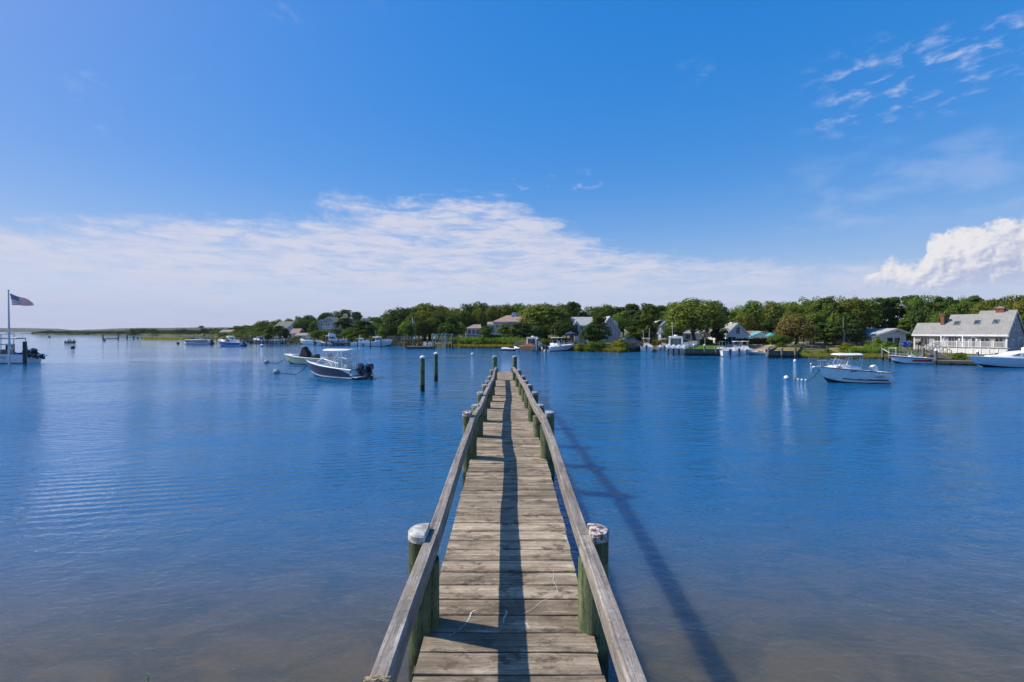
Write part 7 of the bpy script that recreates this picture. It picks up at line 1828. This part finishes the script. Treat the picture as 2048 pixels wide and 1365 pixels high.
# shrubs
S_ = [(1165, 684, 706, 34, 88, L_shrub, 'bright rounded shrub at the shore below the white railing'), (1193, 678, 706, 44, 87, L_green, 'large green shrub at the shore before the grey gabled house'), (1216, 690, 707, 30, 86, L_shrub, 'low bright shrub right of the large shore shrub'), (1238, 675, 707, 38, 88, L_yellow, 'tall yellowish shrub at the right end of the grassy shore'),
      (1250, 682, 708, 24, 86, L_green, 'dark green shrub closest to the basin bulkhead'), (1178, 695, 706, 30, 88, L_green, 'low green shrub at the water before the large shrub'), (1562, 683.5, 695, 22, 80, L_green, 'clipped round green bush behind the right bulkhead'), (1597, 685.5, 696, 24, 79, L_green, 'clipped low green bush beside the rail fence'),
      (1655, 697, 712, 30, 70, L_green, 'rounded shrub on the dry bank below the utility pole'), (1692, 684, 706, 34, 72, L_shrub, 'tall bright shrub right of the utility pole foot'), (1700, 696, 714, 26, 69, L_shrub, 'lower bright shrub right of the utility pole'), (1610, 700, 712, 18, 70, L_green, 'small shrub at the end of the right bulkhead'),
      (1752, 673, 708, 40, 74, L_shrub, 'large bright shrub before the ranch porch, left part'), (1772, 680, 710, 36, 72, L_green, 'green shrub before the ranch porch, right part'), (1748, 690, 716, 34, 70, L_shrub, 'bright low shrub on the bank beside the tall pale piling'), (1785, 684, 712, 26, 72, L_shrub, 'bright shrub behind the blue kayaks'),
      (1920, 702, 714, 26, 60, L_green, 'low green shrub before the white deck of the grey house'), (1995, 705, 714, 22, 60, L_green, 'small green shrub by the right end of the white deck'), (1310, 678.5, 688, 14, 90, L_yellow, 'yellow flowering shrub beside the two storey white house, left one'), (1318, 680, 688, 10, 90, L_yellow, 'yellow flowering shrub beside the two storey white house, right one'),
      (1330, 674, 686, 18, 96, L_rust, 'reddish shrub under the left window of the two storey white house'), (1352, 678, 687, 14, 96, L_rust, 'reddish shrub under the middle windows of the two storey white house'), (1370, 679, 687, 14, 96, L_rust, 'reddish shrub under the right window of the two storey white house'), (1392, 678, 687, 14, 95, L_dark, 'dark green shrub at the right corner of the two storey white house'),
      (790, 668, 692, 26, 131, L_green, 'green shrub behind the wharf below the dark oak'), (756, 671, 688, 24, 138, L_shrub, 'bright shrub behind the white trawler'), (742, 672, 688, 24, 139, L_shrub, 'bright shrub between the lobster boat and the trawler'), (588, 672, 688, 26, 156, L_shrub, 'bright shrub on the bank right of the radar topped boat'), (607, 676, 690, 24, 153, L_yellow, 'yellowish reeds shrub left of the white motorboats'),
      (508, 663, 684, 24, 178, L_shrub, 'bright shrub left of the plain roofed house'), (490, 670, 684, 22, 183, L_yellow, 'russet shrub above the left docks'), (470, 668, 682, 24, 200, L_green, 'green shrub behind the bright blue motorboat'), (532, 668, 685, 26, 169, L_shrub, 'bright shrub below the outer left dark pine'), (650, 668, 688, 22, 143, L_shrub, 'bright shrub behind the large white cruiser, left one'), (672, 668, 688, 26, 142, L_green, 'green shrub behind the large white cruiser, right one'), (700, 668, 688, 26, 141, L_shrub, 'bright shrub behind the lobster boat'),
      (722, 668, 688, 24, 140, L_green, 'green shrub behind the lobster boat mast'), (960, 672, 694, 34, 108, L_green, 'low dark shrub at the top of the reed bank'), (1052, 678, 694, 30, 101, L_shrub, 'bright shrub behind the picnic launch'), (1088, 676, 692, 24, 104, L_shrub, 'yellow green shrub behind the red hulled fishing boat'), (1010, 676, 694, 34, 106, L_shrub, 'bright shrub in the middle of the reed bank'), (935, 676, 692, 30, 109, L_green, 'green shrub on the left part of the reed bank')]
for s in S_: shrub(*s)
def hedge(label, a, b, h, th, m_, n, seed):
    a = Vector(a); b = Vector(b); rnd = random.Random(seed); u = (b - a).normalized(); w = u.cross(Vector((0, 0, 1))); Lg = (b - a).length; vs = []; fs = []
    for i in range(n):
        s = rnd.random(); face = rnd.random(); x = rnd.random() * Lg
        if face < .45: p = a + u * x + w * th / 2 + Vector((0, 0, rnd.random() * h)); nn = w.copy()
        elif face < .8: p = a + u * x + w * (s - .5) * th + Vector((0, 0, h + rnd.uniform(-.05, .08))); nn = Vector((0, 0, 1))
        else: p = a + u * x - w * th / 2 + Vector((0, 0, rnd.random() * h)); nn = -w
        nn = (nn + Vector((rnd.gauss(0, .5), rnd.gauss(0, .5), rnd.gauss(0, .5)))).normalized(); t1 = nn.orthogonal().normalized(); t2 = nn.cross(t1); k = rnd.uniform(.08, .16); q = len(vs)
        vs += [tuple(p + t1 * k), tuple(p + t2 * k), tuple(p - t1 * k), tuple(p - t2 * k)]; fs.append((q, q + 1, q + 2, q + 3))
    me = bpy.data.meshes.new('hedge'); me.from_pydata(vs, [], fs); me.materials.append(m_); o = link('hedge', me); return tag(o, label, 'hedge')
hedge('clipped dark hedge before the white gabled and teal trimmed houses', P(1474, 90, 1.35), P(1553, 90, 1.35), 1.0, .9, L_hedge, 2600, 1)
hedge('clipped green hedge under the great spreading tree behind the lawn', P(1398, 92, 1.35), P(1424, 92, 1.35), .75, .8, L_green, 900, 2)
hedge('low dark hedge left of the clipped hedge, below the white gable', P(1440, 91, 1.35), P(1458, 90.5, 1.35), .9, .9, L_hedge, 700, 3)
# marsh grass and reeds
def grass_mat(name, c, c2):
    m = leaf_mat(name, c, c2, .3, .5, 0, 0); return m
M_marsh = grass_mat('marsh_grass_blades', (.20, .19, .03), (.40, .34, .07)); M_reed = grass_mat('green_reeds', (.12, .20, .024), (.26, .36, .05)); M_olive = grass_mat('olive_grass', (.20, .20, .035), (.36, .33, .07))
def blades(name, m_, n, where_fn, h0, h1, wd, seed, label, cat='grass'):
    rnd = random.Random(seed); vs = []; fs = []
    for i in range(n):
        p = where_fn(rnd); h = rnd.uniform(h0, h1); a = rnd.uniform(0, 6.28); dx, dy = math.cos(a) * wd, math.sin(a) * wd; lx, ly = rnd.gauss(0, .16) * h, rnd.gauss(0, .16) * h; q = len(vs)
        vs += [(p.x - dx, p.y - dy, p.z - .06), (p.x + dx, p.y + dy, p.z - .06), (p.x + lx + dx * .3, p.y + ly + dy * .3, p.z + h), (p.x + lx - dx * .3, p.y + ly - dy * .3, p.z + h * .94)]; fs.append((q, q + 1, q + 2, q + 3))
    me = bpy.data.meshes.new(name); me.from_pydata(vs, [], fs); me.materials.append(m_); o = link(name, me, kind='stuff'); return tag(o, label, cat)
def shore_strip(px0, px1, t0, t1):
    def f(r):
        px = r.uniform(px0, px1); return ground_pt(px, shore_d(px) + t0 + (t1 - t0) * r.random() ** 1.3)
    return f
blades('marsh_grass', M_marsh, 7000, shore_strip(905, 1040, .1, 3.0), .35, .75, .05, 1, 'yellow green marsh grass along the waterline before the reed bank', 'marsh grass')
blades('reeds', M_reed, 9000, shore_strip(890, 1048, 2.6, 8.0), 1.1, 2.2, .07, 2, 'bright green reeds on the bank before the pink roofed house', 'reeds')
blades('marsh_grass', M_marsh, 7000, shore_strip(1136, 1262, .1, 3.2), .35, .7, .05, 3, 'golden marsh grass along the shore below the grey gabled house', 'marsh grass')
blades('marsh_grass', M_olive, 9000, shore_strip(1598, 1870, .1, 3.0), .18, .42, .04, 4, 'olive marsh grass along the right bank below the utility pole', 'marsh grass')
blades('marsh_grass', M_olive, 5000, shore_strip(1860, 2060, .1, 4.0), .15, .38, .04, 5, 'olive grass along the shore before the long grey house', 'marsh grass')
blades('reeds', M_reed, 3000, shore_strip(1700, 1800, 3.0, 6.5), .5, 1.2, .06, 6, 'green grass on the bank around the bright shrubs at right', 'reeds')
blades('marsh_grass', M_marsh, 5000, shore_strip(440, 700, .1, 5.0), .4, 1.0, .09, 7, 'yellowish marsh grass along the left docks', 'marsh grass')
blades('marsh_grass', M_marsh, 3500, shore_strip(775, 905, .1, 4.0), .4, .9, .06, 9, 'yellow marsh grass under the wharf and boat lifts', 'marsh grass')
def isle(r):
    px = r.uniform(284, 486); s = DW(interp([(281, 679.6), (300, 680), (340, 680.6), (390, 681.3), (450, 682), (490, 682.8)], px)); t = r.uniform(.6, 21)
    return Vector(((px - CX) / F * (s + t), s + t, .35 + .2 * math.sin(math.pi * t / 22)))
blades('marsh_grass', M_marsh, 9000, isle, .35, .8, .12, 8, 'golden marsh grass covering the low island', 'marsh grass')

def scrub():
    """low continuous scrub over the sandy point"""
    rnd = random.Random(31); vs = []; fs = []
    for i in range(9000):
        px = rnd.uniform(64, 545); py = interp([(40, 668.4), (90, 668.9), (150, 669.4), (210, 669.8), (270, 670.3), (330, 671.6), (400, 672.6), (440, 673.5), (500, 674.5), (540, 676)], px); s = DW(py); dep = interp([(62, 60), (150, 150), (330, 200), (545, 220)], px)
        t = rnd.uniform(.03, .8) * dep; d = s + t; k = rnd.uniform(.5, 1.1); z = interp([(0, .3), (.25, 1.7), (.55, 2.1), (.8, 1.6)], t / dep) * interp([(62, .5), (110, 1)], px) + rnd.random() ** 2 * 2.2
        nn = Vector((rnd.gauss(0, .6), rnd.gauss(-.3, .6), rnd.gauss(.7, .5))).normalized(); u = nn.orthogonal().normalized(); w = nn.cross(u); p = Vector((px - CX, F, 0)) * (d / F) + Vector((0, 0, z)); q = len(vs)
        vs += [tuple(p + u * k), tuple(p + w * k), tuple(p - u * k), tuple(p - w * k)]; fs.append((q, q + 1, q + 2, q + 3))
    me = bpy.data.meshes.new('scrub'); me.from_pydata(vs, [], fs); me.materials.append(leaf_mat('dune_scrub', (.07, .085, .025), (.16, .15, .05), .35, .2, 0, 0)); o = link('scrub', me, kind='stuff'); tag(o, 'low green scrub covering the far sandy point', 'scrub')
scrub()
# ------------------------------------------------------------------ the summer haze over the water
def haze():
    m = bpy.data.materials.new('thin_sea_haze'); m.use_nodes = True; t = NT(m.node_tree); out = t.n('ShaderNodeOutputMaterial')
    v = t.n('ShaderNodeVolumePrincipled'); v.inputs['Color'].default_value = (.80, .88, 1.0, 1); v.inputs['Density'].default_value = HAZE; v.inputs['Anisotropy'].default_value = .2
    t.put(out.inputs['Volume'], v.outputs[0]); b = MB(); b.box(-9050, 9050, -75, 12050, -2.5, 40); o = b.build('haze', m, kind='stuff'); o['label'] = 'thin pale sea haze lying over the harbour'; o['category'] = 'haze'
haze()
